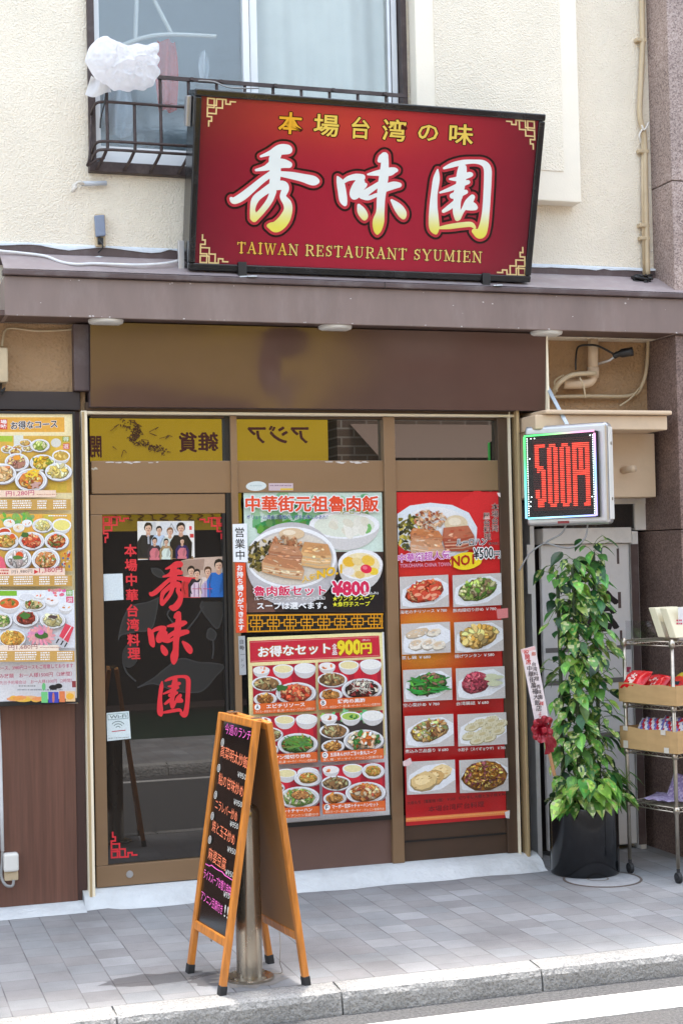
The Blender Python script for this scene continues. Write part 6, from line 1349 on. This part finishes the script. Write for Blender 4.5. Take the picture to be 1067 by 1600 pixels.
# right-hand column of text follows the board's slant in the photograph
for t, a, c in (('今週のランチ', (351, 1146, 391, 1158, 17), PKC), ('高菜明太炒飯', (344, 1182, 386, 1202, 19), ORC), ('鮎の甘味炒め', (341, 1225, 379, 1247, 19), ORC), ('ニラレバー炒め', (336, 1264, 370, 1285, 17), ORC),
               ('焼と玉子炒め', (331, 1298, 366, 1322, 18), ORC), ('麻婆豆腐', (325, 1342, 352, 1362, 20), ORC), ('ライススープお替り自由', (318, 1372, 360, 1400, 16), PKC), ('アンニン豆腐付き', (314, 1406, 347, 1430, 16), PKC), ('!!', (350, 1432, 356, 1436, 19), WHC)):
    hand(t, *a, c)
pr.line([(322, 1350), (327, 1353), (331, 1352), (337, 1357), (342, 1360), (347, 1362), (352, 1368), (357, 1371), (363, 1375)], 1.4, PKC)
for (x, y) in ((348, 1160), (342, 1200), (337, 1242), (332, 1275), (328, 1312)): pr.ell(x, y, 2.4, 6.5, WHC, .12, 14); pr.ell(x, y, 1.5, 5.2, K(40, 36, 34), .12, 14); pr.line([(x + .3, y - 3), (x - .3, y + 3)], .9, WHC)
for (x, y) in ((377, 1213), (371, 1256), (365, 1290), (361, 1330), (358, 1366), (355, 1400)): hand('¥950', x - 6, y + 1, x + 7, y + 6, 9, WHC)
pr.build('menu_writing', M['sticker'], ab)
b = MB(); c0 = (b0 * .5 + f0 * .5) + (b1 - b0) * .168; b.tube([c0 + Vector((0, 0, .008)), c0 + Vector((-.004, 0, -.006)), c0 + Vector((.004, .004, -.016)), c0 + Vector((.006, .008, -.008))], .0022, 6); b.build('hook', M['steel'], ab)
f0, b0, f1, b1, n = Rt
c1 = (f0 * .5 + b0 * .5) + (f1 - f0) * .168; c1.x -= .01
b = MB(); b.tube(spline([c1, c1 + Vector((.004, 0, -.06)), c1 + Vector((.0, 0, -.13)), (c1.x + .008, c1.y, .006), (c1.x - .04, c1.y + .01, .004)], 6), .0018, 5); b.build('chain', M['steel'], ab)

# ================================================================== BOLLARD
bo = thing('bollard', (1.572, -1.445, 0), 'stainless steel bollard standing between the legs of the A-frame board', 'bollard')
b = MB(); b.lathe([(.0, .722), (.03, .72), (.046, .708), (.053, .69), (.054, .67), (.054, .012)], (1.572, -1.445, 0), 36); b.build('post', M['steel'], bo, smooth=True)
b = MB(); b.lathe([(.054, .012), (.098, .012), (.102, .009), (.102, 0)], (1.572, -1.445, 0.001), 36); fl = b.build('flange', M['steel'], bo)
for k in range(4):
    a = .6 + k * 1.571; b = MB(); b.lathe([(0, .02), (.009, .018), (.010, .012)], (1.572 + .08 * math.cos(a), -1.445 + .08 * math.sin(a), .001), 6); b.build('bolt', M['steel'], fl)
b = MB(); n = 30
b.add([(1.572 + (.15 + .03 * math.sin(3 * k)) * math.cos(6.283 * k / n), -1.445 + (.14 + .02 * math.cos(2.3 * k)) * math.sin(6.283 * k / n), .0012) for k in range(n)], [tuple(range(n))])
tag(b.build('mortar_patch', mk('stained_mortar_patch', K(150, 144, 138), .9, var=.2, vs=14, dirt=.5, ds=8, dirtcol=(.12, .1, .09, 1)), loc=(1.572, -1.445, 0)), 'stained mortar patch round the foot of the steel bollard', 'patch')
for nm, (cx, cy, ra, rb), lab in (('dark_patch', (1.21, -1.3, .24, .085), 'dark patch on the paving left of the A-frame board'), ('dark_patch', (1.45, -1.40, .14, .1), 'dark patch on the paving between the left legs of the board')):
    b = MB(); n = 40; b.add([(cx + ra * (1 + .35 * mnoise.noise(Vector((k * .6, cx, 0)))) * math.cos(6.283 * k / n), cy + rb * (1 + .35 * mnoise.noise(Vector((k * .5, 3, cx)))) * math.sin(6.283 * k / n), .0008) for k in range(n)], [tuple(range(n))])
    m = see_glass('dark_patch_film', (.72, .71, .71), .0); tag(b.build(nm, m, loc=(cx, cy, 0)), lab, 'stain')  # tinted film that darkens the paving in an irregular oval
# manhole cover
mh = thing('manhole_cover', (3.80, -.285, 0), 'round concrete filled manhole cover in front of the black planter', 'manhole cover')
b = MB(); b.lathe([(0, .002), (.195, .002), (.2, .0005)], (3.80, -.285, 0), 48); b.build('lid', mk('manhole_concrete', K(166, 166, 168), .85, var=.1, vs=20, dirt=.3, ds=6), mh)
b = MB(); b.lathe([(.196, .003), (.198, .0045), (.207, .0045), (.21, .001)], (3.80, -.285, 0), 48); b.build('rim', mk('rusty_iron_rim', K(98, 86, 80), .7, var=.3, vs=20), mh)
b = MB(); b.lathe([(.05, .003), (.053, .0042), (.058, .0042), (.06, .003)], (3.78, -.27, 0), 28); b.build('handle_ring', mk('worn_iron_ring', K(120, 110, 104), .6), mh)

# ================================================================== POTTED PLANT
PCX, PCY, PR, PH = 3.80, -.085, .187, .375
pl = thing('potted_plant', (PCX, PCY, 0), 'tall variegated climbing plant on poles in a glossy black round planter', 'potted plant')
b = MB(); b.lathe([(PR - .01, 0), (PR - .003, .004), (PR, .015), (PR, PH - .012), (PR - .001, PH - .002), (PR - .006, PH), (PR - .014, PH - .004), (PR - .016, PH - .05)], (PCX, PCY, 0), 64); b.build('pot', M['pot'], pl, smooth=True)
b = MB(); b.lathe([(0, PH - .025), (PR - .015, PH - .03)], (PCX, PCY, 0), 40); b.build('soil', M['soil'], pl)
poles = [(PCX - .055, PCY - .06, 1.66), (PCX + .085, PCY - .03, 1.74), (PCX - .095, PCY + .05, 1.62), (PCX + .03, PCY + .085, 1.66)]
b = MB()
for (x, y, h) in poles: b.tube([(x, y, PH - .03), (x + .004, y, 1.0), (x, y, h)], .011, 8)
b.tube([(poles[0][0], poles[0][1], 1.58), (poles[1][0], poles[1][1], 1.58)], .004, 6); b.tube([(poles[2][0], poles[2][1], 1.58), (poles[1][0], poles[1][1], 1.585)], .004, 6)
b.build('support_poles', mk('dark_green_stake', K(70, 84, 54), .7, var=.25, vs=30, bump=.4, bs=80), pl, smooth=True)
lf = MB(); stm = MB(); lr = random.Random(11)
def vine_leaf(base, out, L, hue):
    out = Vector(out).normalized(); down = Vector((0, 0, -1)); droop = lr.uniform(.35, 1.25)
    t = (out + down * droop).normalized(); side = t.cross(Vector((0, 0, 1))).normalized(); nrm = side.cross(t).normalized()
    roll = lr.uniform(-.5, .5); side, nrm = (side * math.cos(roll) + nrm * math.sin(roll)), (nrm * math.cos(roll) - side * math.sin(roll))
    wdt = L * lr.uniform(.62, .8); cur = lr.uniform(.1, .3); fold = lr.uniform(.08, .28)
    prof = [(-.06, .0, .22), (.0, .20, .3), (.12, .44, .5), (.3, .5, .5), (.5, .42, .42), (.7, .28, .28), (.88, .11, .11)]
    vs = []; 
    for (u, wv, _) in prof:
        c = base + t * (L * u) - nrm * (cur * L * u * u) * -1 * -1
        wob = lr.uniform(.94, 1.06)
        for s_ in (-1, -.5, 0, .5, 1):
            back = -.09 * L * abs(s_) if u < .05 else 0
            vs.append(c + side * (wv * wdt * s_ * wob) + nrm * (fold * wdt * abs(s_) * wv) + t * back)
    tip = base + t * (L * 1.04) - nrm * (cur * L * 1.05); vs.append(tip); m = len(prof)
    g = lr.uniform(.62, 1.28); base_c = {0: (84, 146, 70), 1: (108, 166, 76), 2: (142, 186, 82), 3: (44, 90, 50)}[hue]
    var = lr.random(); fs = []; 
    for j in range(m - 1):
        for i in range(4):
            f = (j * 5 + i, j * 5 + i + 1, (j + 1) * 5 + i + 1, (j + 1) * 5 + i); c = [v * g for v in base_c]
            if var > .34 and lr.random() < (.34 if var < .8 else .55): c = list(lr.choice([(184, 200, 108), (160, 186, 92), (212, 218, 160), (138, 174, 76)]))
            elif i in (1, 2) and lr.random() < .3: c = [c[0] * 1.25, c[1] * 1.2, c[2] * 1.1]
            b0 = len(lf.v); lf.f.append(tuple(b0 + q for q in f)); lf.c.append(K(*[min(255, v) for v in c], .8)); lf.mi.append(0)
    for i in range(4): b0 = len(lf.v); lf.f.append((b0 + (m - 1) * 5 + i, b0 + (m - 1) * 5 + i + 1, b0 + m * 5)); lf.c.append(K(*[v * g for v in base_c], .8)); lf.mi.append(0)
    lf.v += [tuple(v) for v in vs]
for pi, (x, y, h) in enumerate(poles):
    z = PH - .02; n_l = (150, 160, 96, 96)[pi]
    for k in range(n_l):
        t = (k + lr.random()) / n_l; z = PH + .0 + (h + .05 - PH) * t; a = lr.uniform(0, 6.283)
        if lr.random() < .55: a = math.radians(lr.uniform(195, 345))
        o = Vector((math.cos(a), math.sin(a), lr.uniform(-.1, .7))); pl_ = lr.uniform(.02, .10) * (1.3 if t < .3 else 1)
        st = Vector((x, y, z)); en = st + o * pl_
        stm.tube([st, st + o * pl_ * .5 + Vector((0, 0, .01)), en], .0018, 4, cap=False)
        vine_leaf(en, Vector((o.x, o.y, 0)), lr.uniform(.048, .104) * (1.12 if t < .2 else 1), lr.choice([0, 0, 1, 1, 2, 3, 3]))
for k in range(60):                                              # spill over the pot rim
    a = lr.uniform(math.radians(205), math.radians(375)); o = Vector((math.cos(a), math.sin(a), .5)); r = lr.uniform(.06, .15)
    st = Vector((PCX + r * math.cos(a), PCY + r * math.sin(a), PH - .02)); en = st + o * lr.uniform(.05, .13) + Vector((0, 0, lr.uniform(.0, .14)))
    stm.tube([st, (st + en) / 2 + Vector((0, 0, .02)), en], .002, 4, cap=False); vine_leaf(en, Vector((o.x, o.y, 0)), lr.uniform(.08, .12), lr.choice([0, 1, 1, 2]))
for k in range(10):                                              # long thin vines
    a = math.radians(lr.uniform(190, 350)); z = lr.uniform(.6, 1.5); st = Vector((PCX + .05 * math.cos(a), PCY + .05 * math.sin(a), z)); en = st + Vector((math.cos(a) * .16, math.sin(a) * .12, -.1))
    stm.tube(spline([st, (st + en) / 2 + Vector((0, 0, .05)), en], 4), .0018, 4, cap=False); vine_leaf(en, (math.cos(a), math.sin(a), 0), .08, 1)
fm = mk('variegated_leaf', (1, 1, 1), .34, spec=.5, attr=True, var=.18, vs=40)
fb_ = fm.node_tree.nodes['Principled BSDF']; fb_.inputs['Subsurface Weight'].default_value = 0
t_ = fm.node_tree; tr = t_.nodes.new('ShaderNodeBsdfTranslucent'); mx = t_.nodes.new('ShaderNodeMixShader'); mx.inputs[0].default_value = .22
t_.links.new(t_.nodes['Attribute'].outputs['Color'], tr.inputs[0]); t_.links.new(fb_.outputs[0], mx.inputs[1]); t_.links.new(tr.outputs[0], mx.inputs[2]); t_.links.new(mx.outputs[0], t_.nodes['Material Output'].inputs[0])
lf.build('foliage', fm, pl, smooth=True); stm.build('stems', mk('pale_green_stem', K(104, 126, 60), .5, var=.15, vs=20), pl, smooth=True)
# gift board with bow
gb = thing('gift_board', pt(846, 1110, -.2), 'white congratulation board on a stick leaning beside the plant', 'gift board')
GP = front(-.235)
q = [(813.5, 1015), (835.5, 1009), (857.5, 1127), (836, 1130)]
b = MB(); v = [GP.hit(*p) for p in q]; b.add(v + [x + Vector((0, .005, 0)) for x in v], [(0, 1, 2, 3), (7, 6, 5, 4), (0, 1, 5, 4), (1, 2, 6, 5), (2, 3, 7, 6), (3, 0, 4, 7)]); b.build('board', mk('white_painted_board', K(236, 222, 222), .6), gb)
b = MB(); a_, c_ = at(846, 1125, -.229), at(866, 1212, -.17); b.bar(a_, c_, .018, .005, up=(0, 1, 0)); b.build('stick', mk('pale_wood_stick', K(206, 150, 110), .6, var=.1, vs=20), gb)
pr = Print(GP, .0006)
pr.poly([(814.3, 1015.4), (835, 1009.9), (836, 1015), (815, 1020)], K(238, 190, 186)); pr.vtext('祝開店', 821, 1016, 826, 1038, 8, K(206, 60, 60), .02); pr.vtext('御', 832.5, 1016, 834, 1027, 6.5, K(206, 90, 60), .01)
pr.vtext('台湾料理', 833, 1034, 839, 1064, 7, K(70, 60, 66), .008); pr.vtext('秀味園', 840, 1069, 844.5, 1093, 7, K(70, 60, 66), .008); pr.vtext('様', 845, 1095, 846.5, 1103, 6.5, K(206, 60, 60), .01)
pr.vtext('中華街萬福大飯店', 826, 1040, 842.5, 1111, 9, K(60, 52, 58), .008); pr.vtext('より', 842.5, 1112, 845, 1124, 6, K(206, 70, 70), .008)
pr.build('board_lettering', M['sticker'], gb)
bw_ = thing('ribbon_bow', pt(846, 1142, -.27), 'dark red satin bow tied on the stick under the white board', 'bow')
def ribbon(name, pts, wd, seedv):
    b = MB(); q = spline([Vector(p) for p in pts], 8); n = len(q); vs = []
    for i, p in enumerate(q):
        t = (q[min(i + 1, n - 1)] - q[max(i - 1, 0)]).normalized(); s_ = t.cross(Vector((.3 * math.sin(i * .5 + seedv), -1, .2))).normalized()
        for k in (-1, -.33, .33, 1): vs.append(p + s_ * wd * k + Vector((0, -.006 * math.cos(k * 3 + i * .8), 0)))
    fs = [(i * 4 + k, i * 4 + k + 1, (i + 1) * 4 + k + 1, (i + 1) * 4 + k) for i in range(n - 1) for k in range(3)]
    b.add(vs, fs); return b.build(name, M['ribbon'], bw_, smooth=True)
c = at(845, 1140, -.27)
for k, (ax, az) in enumerate(((-.065, .012), (-.05, .045), (.0, .065), (.03, .055), (-.055, -.03), (-.03, -.05), (.035, -.02))):
    ribbon('loop', [c, c + Vector((ax * .55 - az * .35, -.03, az * .55 + ax * .35)), c + Vector((ax, -.045, az)), c + Vector((ax * .6 + az * .35, -.02, az * .6 - ax * .35)), c], .014, k)
for k, e in enumerate(((.055, -.12), (.03, -.13), (.075, -.095))): ribbon('tail', [c, c + Vector((e[0] * .5, -.03, e[1] * .4)), c + Vector((e[0], -.01, e[1]))], .015, k + 9)
b = MB(); b.obox(c + Vector((0, -.03, 0)), (.014, 0, .003), (0, .014, 0), (-.003, 0, .016)); b.build('knot', M['ribbon'], bw_, bevel=.007, seg=3)

# ================================================================== WIRE RACK WITH SNACKS
rk = thing('wire_rack', (4.3, -.35, 0), 'worn chrome wire rack on black castors beside the granite pillar', 'wire rack')
A0, A1 = Vector((4.012, -.2, 0)), Vector((4.115, -.53, 0)); dpt = (A1 - A0); lng = Vector((.95, .297, 0)).normalized() * .85     # short side, long side
RB = lambda s, l, z: A0 + dpt * s + lng * l + Vector((0, 0, z))
RTOP = 1.27; shelves = [1.232, .892, .520, .405]
shelves = [at(1050, 1005, -.53).z, at(1052, 1106, -.53).z, at(1055, 1180, -.53).z + .0, at(1057, 1265, -.53).z]
for (s, l) in ((0, 0), (1, 0), (0, .5), (1, 1), (0, 1)):
    if l == .5: continue
    b = MB(); b.tube([RB(s, l, .075), RB(s, l, RTOP)], .0105, 12); po = b.build('post', M['chrome'], rk, smooth=True)
    for z in shelves: b = MB(); b.tube([RB(s, l, z - .022), RB(s, l, z + .012)], [.017, .0145], 12); b.build('collar', M['chrome'], po, smooth=True)
    cst = MB(); c = RB(s, l, .028); cst.tube([c + Vector((-.011, 0, 0)), c + Vector((.011, 0, 0))], .028, 18); cst.tube([c + Vector((-.015, 0, 0)), c + Vector((.015, 0, 0))], .013, 10); cst.bar(c + Vector((0, .0, .018)), c + Vector((0, 0, .05)), .016, .012); 
    cst.build('castor', M['rubber'], rk, smooth=False, bevel=.002)
for z in shelves:
    b = MB()
    for (p, q) in (((0, 0), (1, 0)), ((1, 0), (1, 1)), ((0, 0), (0, 1)), ((0, 1), (1, 1))):
        for dz in (.006, -.016): b.tube([RB(*p, z + dz), RB(*q, z + dz)], .0032, 6)
        n = 12 if p[1] == q[1] else 28
        zz = [RB(p[0] + (q[0] - p[0]) * i / n, p[1] + (q[1] - p[1]) * i / n, z + (.006 if i % 2 else -.016)) for i in range(n + 1)]; b.tube(zz, .0022, 5)
    for i in range(1, 34): b.tube([RB(0, i / 34, z + .008), RB(1, i / 34, z + .008)], .0017, 5, cap=False)
    b.build('shelf', M['chrome'], rk, smooth=True)
# cardboard trays
def tray(z, h, lab, tapes):
    t = thing('cardboard_tray', RB(.5, .5, z + .012), lab, 'tray', 'cardboard trays on the wire rack')
    b = MB(); th = .004; zb = z + .012
    cs = [RB(-.09, -.02, 0), RB(1.10, -.02, 0), RB(1.10, 1, 0), RB(-.09, 1, 0)]
    for i in range(4):
        p, q = cs[i], cs[(i + 1) % 4]; sag = Vector((0, 0, 0)); n = 8
        d = (q - p).normalized(); nn = Vector((d.y, -d.x, 0)); vs = []
        for k in range(n + 1):
            w_ = nn * (.006 * math.sin(3.1 * k / n) + .002 * math.sin(k * 2.1 + i)); c = p + (q - p) * k / n + w_; hh = h + .004 * math.sin(k * 1.3 + i)
            vs += [c + Vector((0, 0, zb)), c + Vector((0, 0, zb + hh)), c - nn * th + Vector((0, 0, zb + hh)), c - nn * th + Vector((0, 0, zb))]
        b.add(vs, [(k * 4 + a, (k + 1) * 4 + a, (k + 1) * 4 + (a + 1) % 4, k * 4 + (a + 1) % 4) for k in range(n) for a in range(4)] + [(0, 1, 2, 3), (n * 4 + 3, n * 4 + 2, n * 4 + 1, n * 4)])
    vs = [c + Vector((0, 0, zb + .002)) for c in cs]; b.add(vs, [(0, 1, 2, 3)]); b.build('box', M['card'], t)
    for (s_, zz, sh) in tapes:
        c = RB(s_, -.02, zb + zz) - lng.normalized() * .0085; d = dpt.normalized()
        MB().obox(c, d * .017, lng.normalized() * .0006, Vector((0, 0, sh))).build('tape', M['tape'], t)
    return t
tz1 = at(1020, 1104, -.4).z; tz2 = at(1020, 1178, -.4).z
tray(shelves[1], at(1000, 1070, -.4).z - at(1000, 1100, -.4).z, 'upper cardboard tray on the rack, holding red snack packets', ())
tray(shelves[2] - .002, .115, 'lower cardboard tray on the rack with pale tape at its corners, holding striped packets', ((.05, .108, .012), (.84, .106, .013), (.05, .022, .02), (.9, .014, .014)))
# snack packets
def packet(name, c, w_, h_, th, yaw_, tilt, cols, label, group, seedv, print_=None):
    r_ = random.Random(seedv); NU, NV = 14, 12; b = MB(); c = Vector(c)
    ax = Vector((math.cos(yaw_), math.sin(yaw_), 0)); bk = Vector((-math.sin(yaw_), math.cos(yaw_), 0)); upv = (Vector((0, 0, 1)) * math.cos(tilt) + bk * math.sin(tilt)).normalized(); nn = ax.cross(upv)
    for side in (1, -1):
        def f(u, v):
            e = (1 - (2 * u - 1) ** 4) * (1 - (2 * v - 1) ** 4); k = mnoise.noise(Vector((u * 3 + seedv, v * 3, side))) * .35 + mnoise.noise(Vector((u * 8, v * 8 + seedv, side))) * .18
            sq = 1 - .05 * math.sin(v * math.pi)
            return c + ax * ((u - .5) * w_ * sq) + upv * ((v - .5) * h_) + nn * side * th * .5 * max(0, e) ** .6 * (1 + k) + nn * .004 * math.sin(u * 20 + seedv) * (1 if v < .06 or v > .94 else 0)
        b0 = len(b.f); b.grid(f, NU, NV)
        for j in range(NV):
            for i in range(NU):
                b.c[b0 + j * NU + i] = cols((i + .5) / NU, (j + .5) / NV, r_)
    o = b.build(name, M['packet'], loc=c, smooth=True); return tag(o, label, 'snack packet', group)
M['packet'] = mk('glossy_packet_film', (1, 1, 1), .22, spec=.6, attr=True)
def redp(u, v, r): 
    if (u - .5) ** 2 * 1.4 + (v - .42) ** 2 < .05 + r.uniform(-.02, .02): return K(*r.choice([(240, 190, 190), (226, 60, 60), (244, 220, 210), (200, 40, 44)]))
    return K(*r.choice([(224, 34, 40), (214, 28, 38), (232, 50, 50)]))
def darkp(u, v, r): return K(40, 60, 70) if .3 < v < .62 else (K(226, 226, 226) if .36 < v < .5 and r.random() < .4 else K(226, 60, 40))
def yelp(u, v, r): return K(206, 190, 60) if v > .4 else K(226, 60, 44)
def strp(u, v, r):
    k = (u + v * .5) * 3 % 1; return K(206, 44, 60) if k < .3 else (K(236, 232, 236) if k < .7 else K(120, 120, 190))
def strq(u, v, r): return K(214, 60, 40) if v < .35 else (K(230, 200, 70) if (u * 5 + v * 3) % 1 < .45 else K(226, 120, 60))
specs = [(redp, 'small crumpled red packet with a white print at the left end of the upper tray', .15, .06, .04), (redp, 'plump bright red packet with a white swirl, second from the left in the upper tray', .3, .17, .015), (yelp, 'yellow topped packet behind the red ones in the upper tray', .45, .38, .03), (darkp, 'red packet with a dark label near the front post in the upper tray', .62, .26, .0),
         (redp, 'red packet standing behind the front post of the upper tray', .75, .45, .04), (redp, 'bright red packet at the front corner of the upper tray', .93, .18, -.01), (yelp, 'yellow and red packet at the right of the upper tray', .9, .45, .02), (redp, 'red packet at the far right of the upper tray', .8, .68, .03)]
UZ = shelves[1] + .02
for i, (fn, lab, s_, l_, dz) in enumerate(specs): packet('snack_packet', RB(s_, l_ - .02, UZ + .068 + dz), .15, .135, .06, -1.2 + rnd.uniform(-.25, .25), .95 + rnd.uniform(-.15, .15), fn, lab, 'snack packets in the upper tray', i * 3 + 1)
specs = [(strp, 'red white and blue striped packet at the left end of the lower tray', .22, .1), (strp, 'striped packet second from the left in the lower tray', .42, .08), (strp, 'striped packet standing highest in the middle of the lower tray', .62, .14), (strp, 'striped packet just left of the front post in the lower tray', .8, .1), (strq, 'yellow and orange packet right of the front post in the lower tray', .92, .34), (strp, 'striped packet behind the yellow one in the lower tray', .7, .4)]
for i, (fn, lab, s_, l_) in enumerate(specs): packet('snack_packet', RB(s_, l_ - .02, shelves[2] + .1 + .012 * (i % 3)), .15, .15, .035, -1.15 + rnd.uniform(-.3, .3), .7 + rnd.uniform(-.15, .2), fn, lab, 'snack packets in the lower tray', 40 + i * 5)
# paper bag packs on top, mauve packet at the bottom
def mo(u, v, r): return K(232, 224, 200)
for i, (s_, l_, lab) in enumerate(((.62, .10, 'cream wrapped pack leaning at the left on the rack top'), (.9, .08, 'cream wrapped pack in front of the other one on the rack top'))):
    b = MB(); c = RB(s_, l_ + .04, shelves[0] + .105); ax = dpt.normalized() * .045; up_ = (Vector((0, 0, 1)) * .92 - dpt.normalized() * .38).normalized() * .085; b.obox(c, lng.normalized() * .09, ax * .55, up_)
    o = tag(b.build('wrapped_pack', mk('cream_paper_pack', K(232, 222, 190), .5, var=.05, vs=10, bump=.3, bs=20, bd=.01), loc=c, bevel=.005, seg=2), lab, 'pack', 'wrapped packs on the rack top')
c = RB(.98, .17, shelves[0] + .10); b = MB(); b.obox(c, lng.normalized() * .08, dpt.normalized() * .002, (0, 0, .085))
cdp = tag(b.build('price_card', mk('white_price_card', K(236, 232, 232), .5), loc=c), 'white printed price card standing at the front of the rack top', 'card')
pr = Print(Plane(c - Vector((0, 0, 0)) + dpt.normalized() * .003, dpt.normalized())); 
pr.micro(1056, 968, 1066, 978, K(206, 60, 90), 2); pr.rect(1057, 980, 1064, 982, K(60, 60, 66)); pr.micro(1057, 986, 1067, 1004, K(150, 140, 150), 4); o = pr.build('card_print', M['sticker'], None, tuple(c)); o.parent = cdp; o.location = (0, 0, 0)
b = MB(); c = RB(.3, .05, shelves[0] + .06); b.obox(RB(.45, .04, shelves[0] + .055), dpt * .5, lng.normalized() * .001, (0, 0, .055)); 
tag(b.build('clear_sheet', see_glass('clear_plastic_sheet', (.93, .93, .95), .06, .05), loc=c), 'clear plastic sheet standing along the side of the rack top', 'sheet')
packet('snack_packet', RB(.72, .16, shelves[3] + .09), .16, .15, .03, -1.3, .5, lambda u, v, r: K(*r.choice([(150, 130, 170), (176, 160, 190), (140, 120, 160)])), 'mauve packet standing on the lowest rack shelf', None, 91)
packet('snack_packet', RB(.5, .12, shelves[3] + .035), .2, .14, .02, -1.1, 1.45, lambda u, v, r: K(*r.choice([(160, 144, 180), (176, 164, 196)])), 'flat mauve packet lying on the lowest rack shelf', None, 95)

# ================================================================== ACROSS THE STREET (seen in the glass)
def brickm():
    m = mk('brown_tile_wall', K(120, 100, 86), .7); t = m.node_tree; N, L = t.nodes, t.links; tc = N['Texture Coordinate']; mp = N.new('ShaderNodeMapping'); mp.inputs['Rotation'].default_value = (math.radians(90), 0, 0); L.new(tc.outputs['Object'], mp.inputs[0])
    br = N.new('ShaderNodeTexBrick'); br.inputs['Scale'].default_value = 1; br.inputs['Brick Width'].default_value = .3; br.inputs['Row Height'].default_value = .1; br.inputs['Mortar Size'].default_value = .01
    br.inputs['Color1'].default_value = K(130, 106, 90); br.inputs['Color2'].default_value = K(98, 80, 70); br.inputs['Mortar'].default_value = K(170, 160, 150); L.new(mp.outputs[0], br.inputs['Vector']); L.new(br.outputs[0], N['Principled BSDF'].inputs['Base Color']); return m
ob_ = thing('opposite_building', (5, -8.2, 0), 'brown tiled shop building across the street, seen mirrored in the glass', 'building')
MB().box(1.25, 18, -8.9, -8.2, 3.4, 6.2).build('upper_wall', mk('pale_render_wall', K(150, 136, 124), .8), ob_)
MB().box(5.25, 18, -8.9, -8.21, 0, 3.39).build('side_wall', brickm(), ob_)
MB().box(1.25, 5.24, -8.9, -8.6, 0, 3.39).build('shop_opening', M['black'], ob_)  # black slab: the darkness of the shop interior is put into its colour
aw2 = MB(); aw2.add([(5.4, -8.2, 3.25), (12, -8.2, 3.25), (12, -7.2, 2.8), (5.4, -7.2, 2.8)], [(0, 1, 2, 3)]); aw2.build('awning', mk('pale_awning_cloth', K(128, 108, 98), .8), ob_)
MB().box(5.6, 9, -8.3, -8.19, 2.2, 2.75).build('sign_strip', mk('red_sign_strip', K(170, 40, 46), .5), ob_)
ob2 = thing('opposite_house', (-6, -8.4, 0), 'pale rendered building across the street on the left', 'building')
MB().box(-18, -1.9, -9, -8.4, 0, 6).build('wall', mk('pale_plaster_wall', K(196, 190, 180), .85, var=.08, vs=1), ob2)
MB().box(-5, -3.6, -8.41, -8.3, 1, 2.4).build('window', M['dark_glass'], ob2)
gs = thing('green_stall', (4, -7, 0), 'low green stall counter on the far pavement, seen mirrored in the door', 'stall')
MB().box(1.6, 6.2, -7.5, -6.95, 0, .27).build('counter', mk('dark_green_board', K(52, 84, 62), .7, var=.15, vs=3), gs); MB().box(1.55, 6.25, -7.55, -6.9, .272, .29).build('counter_top', M['brown_black'], gs)
# yellow banner (its writing reads mirrored in the panes)
yb = thing('yellow_banner', (3.8, -8.1, 2.1), 'big yellow shop banner with brown writing across the street, seen mirrored in the panes', 'banner')
MB().box(1.26, 5.10, -8.13, -8.08, 2.08, 3.29).build('sheet', mk('yellow_banner_sheet', K(250, 206, 30, 1), .6), yb)
class Mir:                                                        # plane of the banner as it appears in the panes
    def hit(s, x, y, off=0.0):
        v = at(x, y, 8.55 - off); return Vector((v.x, .47 - v.y, v.z))
pr = Print(Mir(), .0); BRN = K(110, 44, 40)
def mtext(t, x0, x1, y, h): pr.text(t, x0, y, x1, y, h, BRN, .03)    # x0 > x1 : mirrored
mtext('アジア', 482, 388, 692, 26); mtext('雑', 341, 311, 704, 28); mtext('貨', 308, 281, 706, 30); mtext('開', 159, 142, 714, 32)
for k in range(230):
    t = rnd.random(); a = rnd.uniform(0, 6.28); cx_ = 190 + 55 * t + 12 * math.sin(t * 8); cy_ = 662 + 44 * t; r = 11 * (1 - .3 * t)
    pr.ell(cx_ + r * math.cos(a) * rnd.random(), cy_ + r * .8 * math.sin(a) * rnd.random(), rnd.uniform(.8, 3), rnd.uniform(.4, 1.2), K(130, 84, 50), rnd.uniform(0, 3), 6, .3); pr.o -= pr.STEP * .5
for k in range(16): x = rnd.uniform(176, 262); y = rnd.uniform(660, 712); pr.line([(p.x, p.y) for p in spline([(x, y, 0), (x + rnd.uniform(-9, 9), y - 4, 0), (x + rnd.uniform(-12, 12), y + rnd.uniform(-12, 8), 0)], 4)], .9, K(136, 92, 50))
for k in range(9):
    x = 178 + k * 19; pr.line([(p.x, p.y) for p in spline([(x, 804, 0), (x + rnd.uniform(2, 9), 806, 0), (x + rnd.uniform(-4, 4), 811, 0), (x + rnd.uniform(6, 12), 813, 0)], 4)], 1.6, BRN)
pr.build('banner_lettering', M['sticker'], yb)
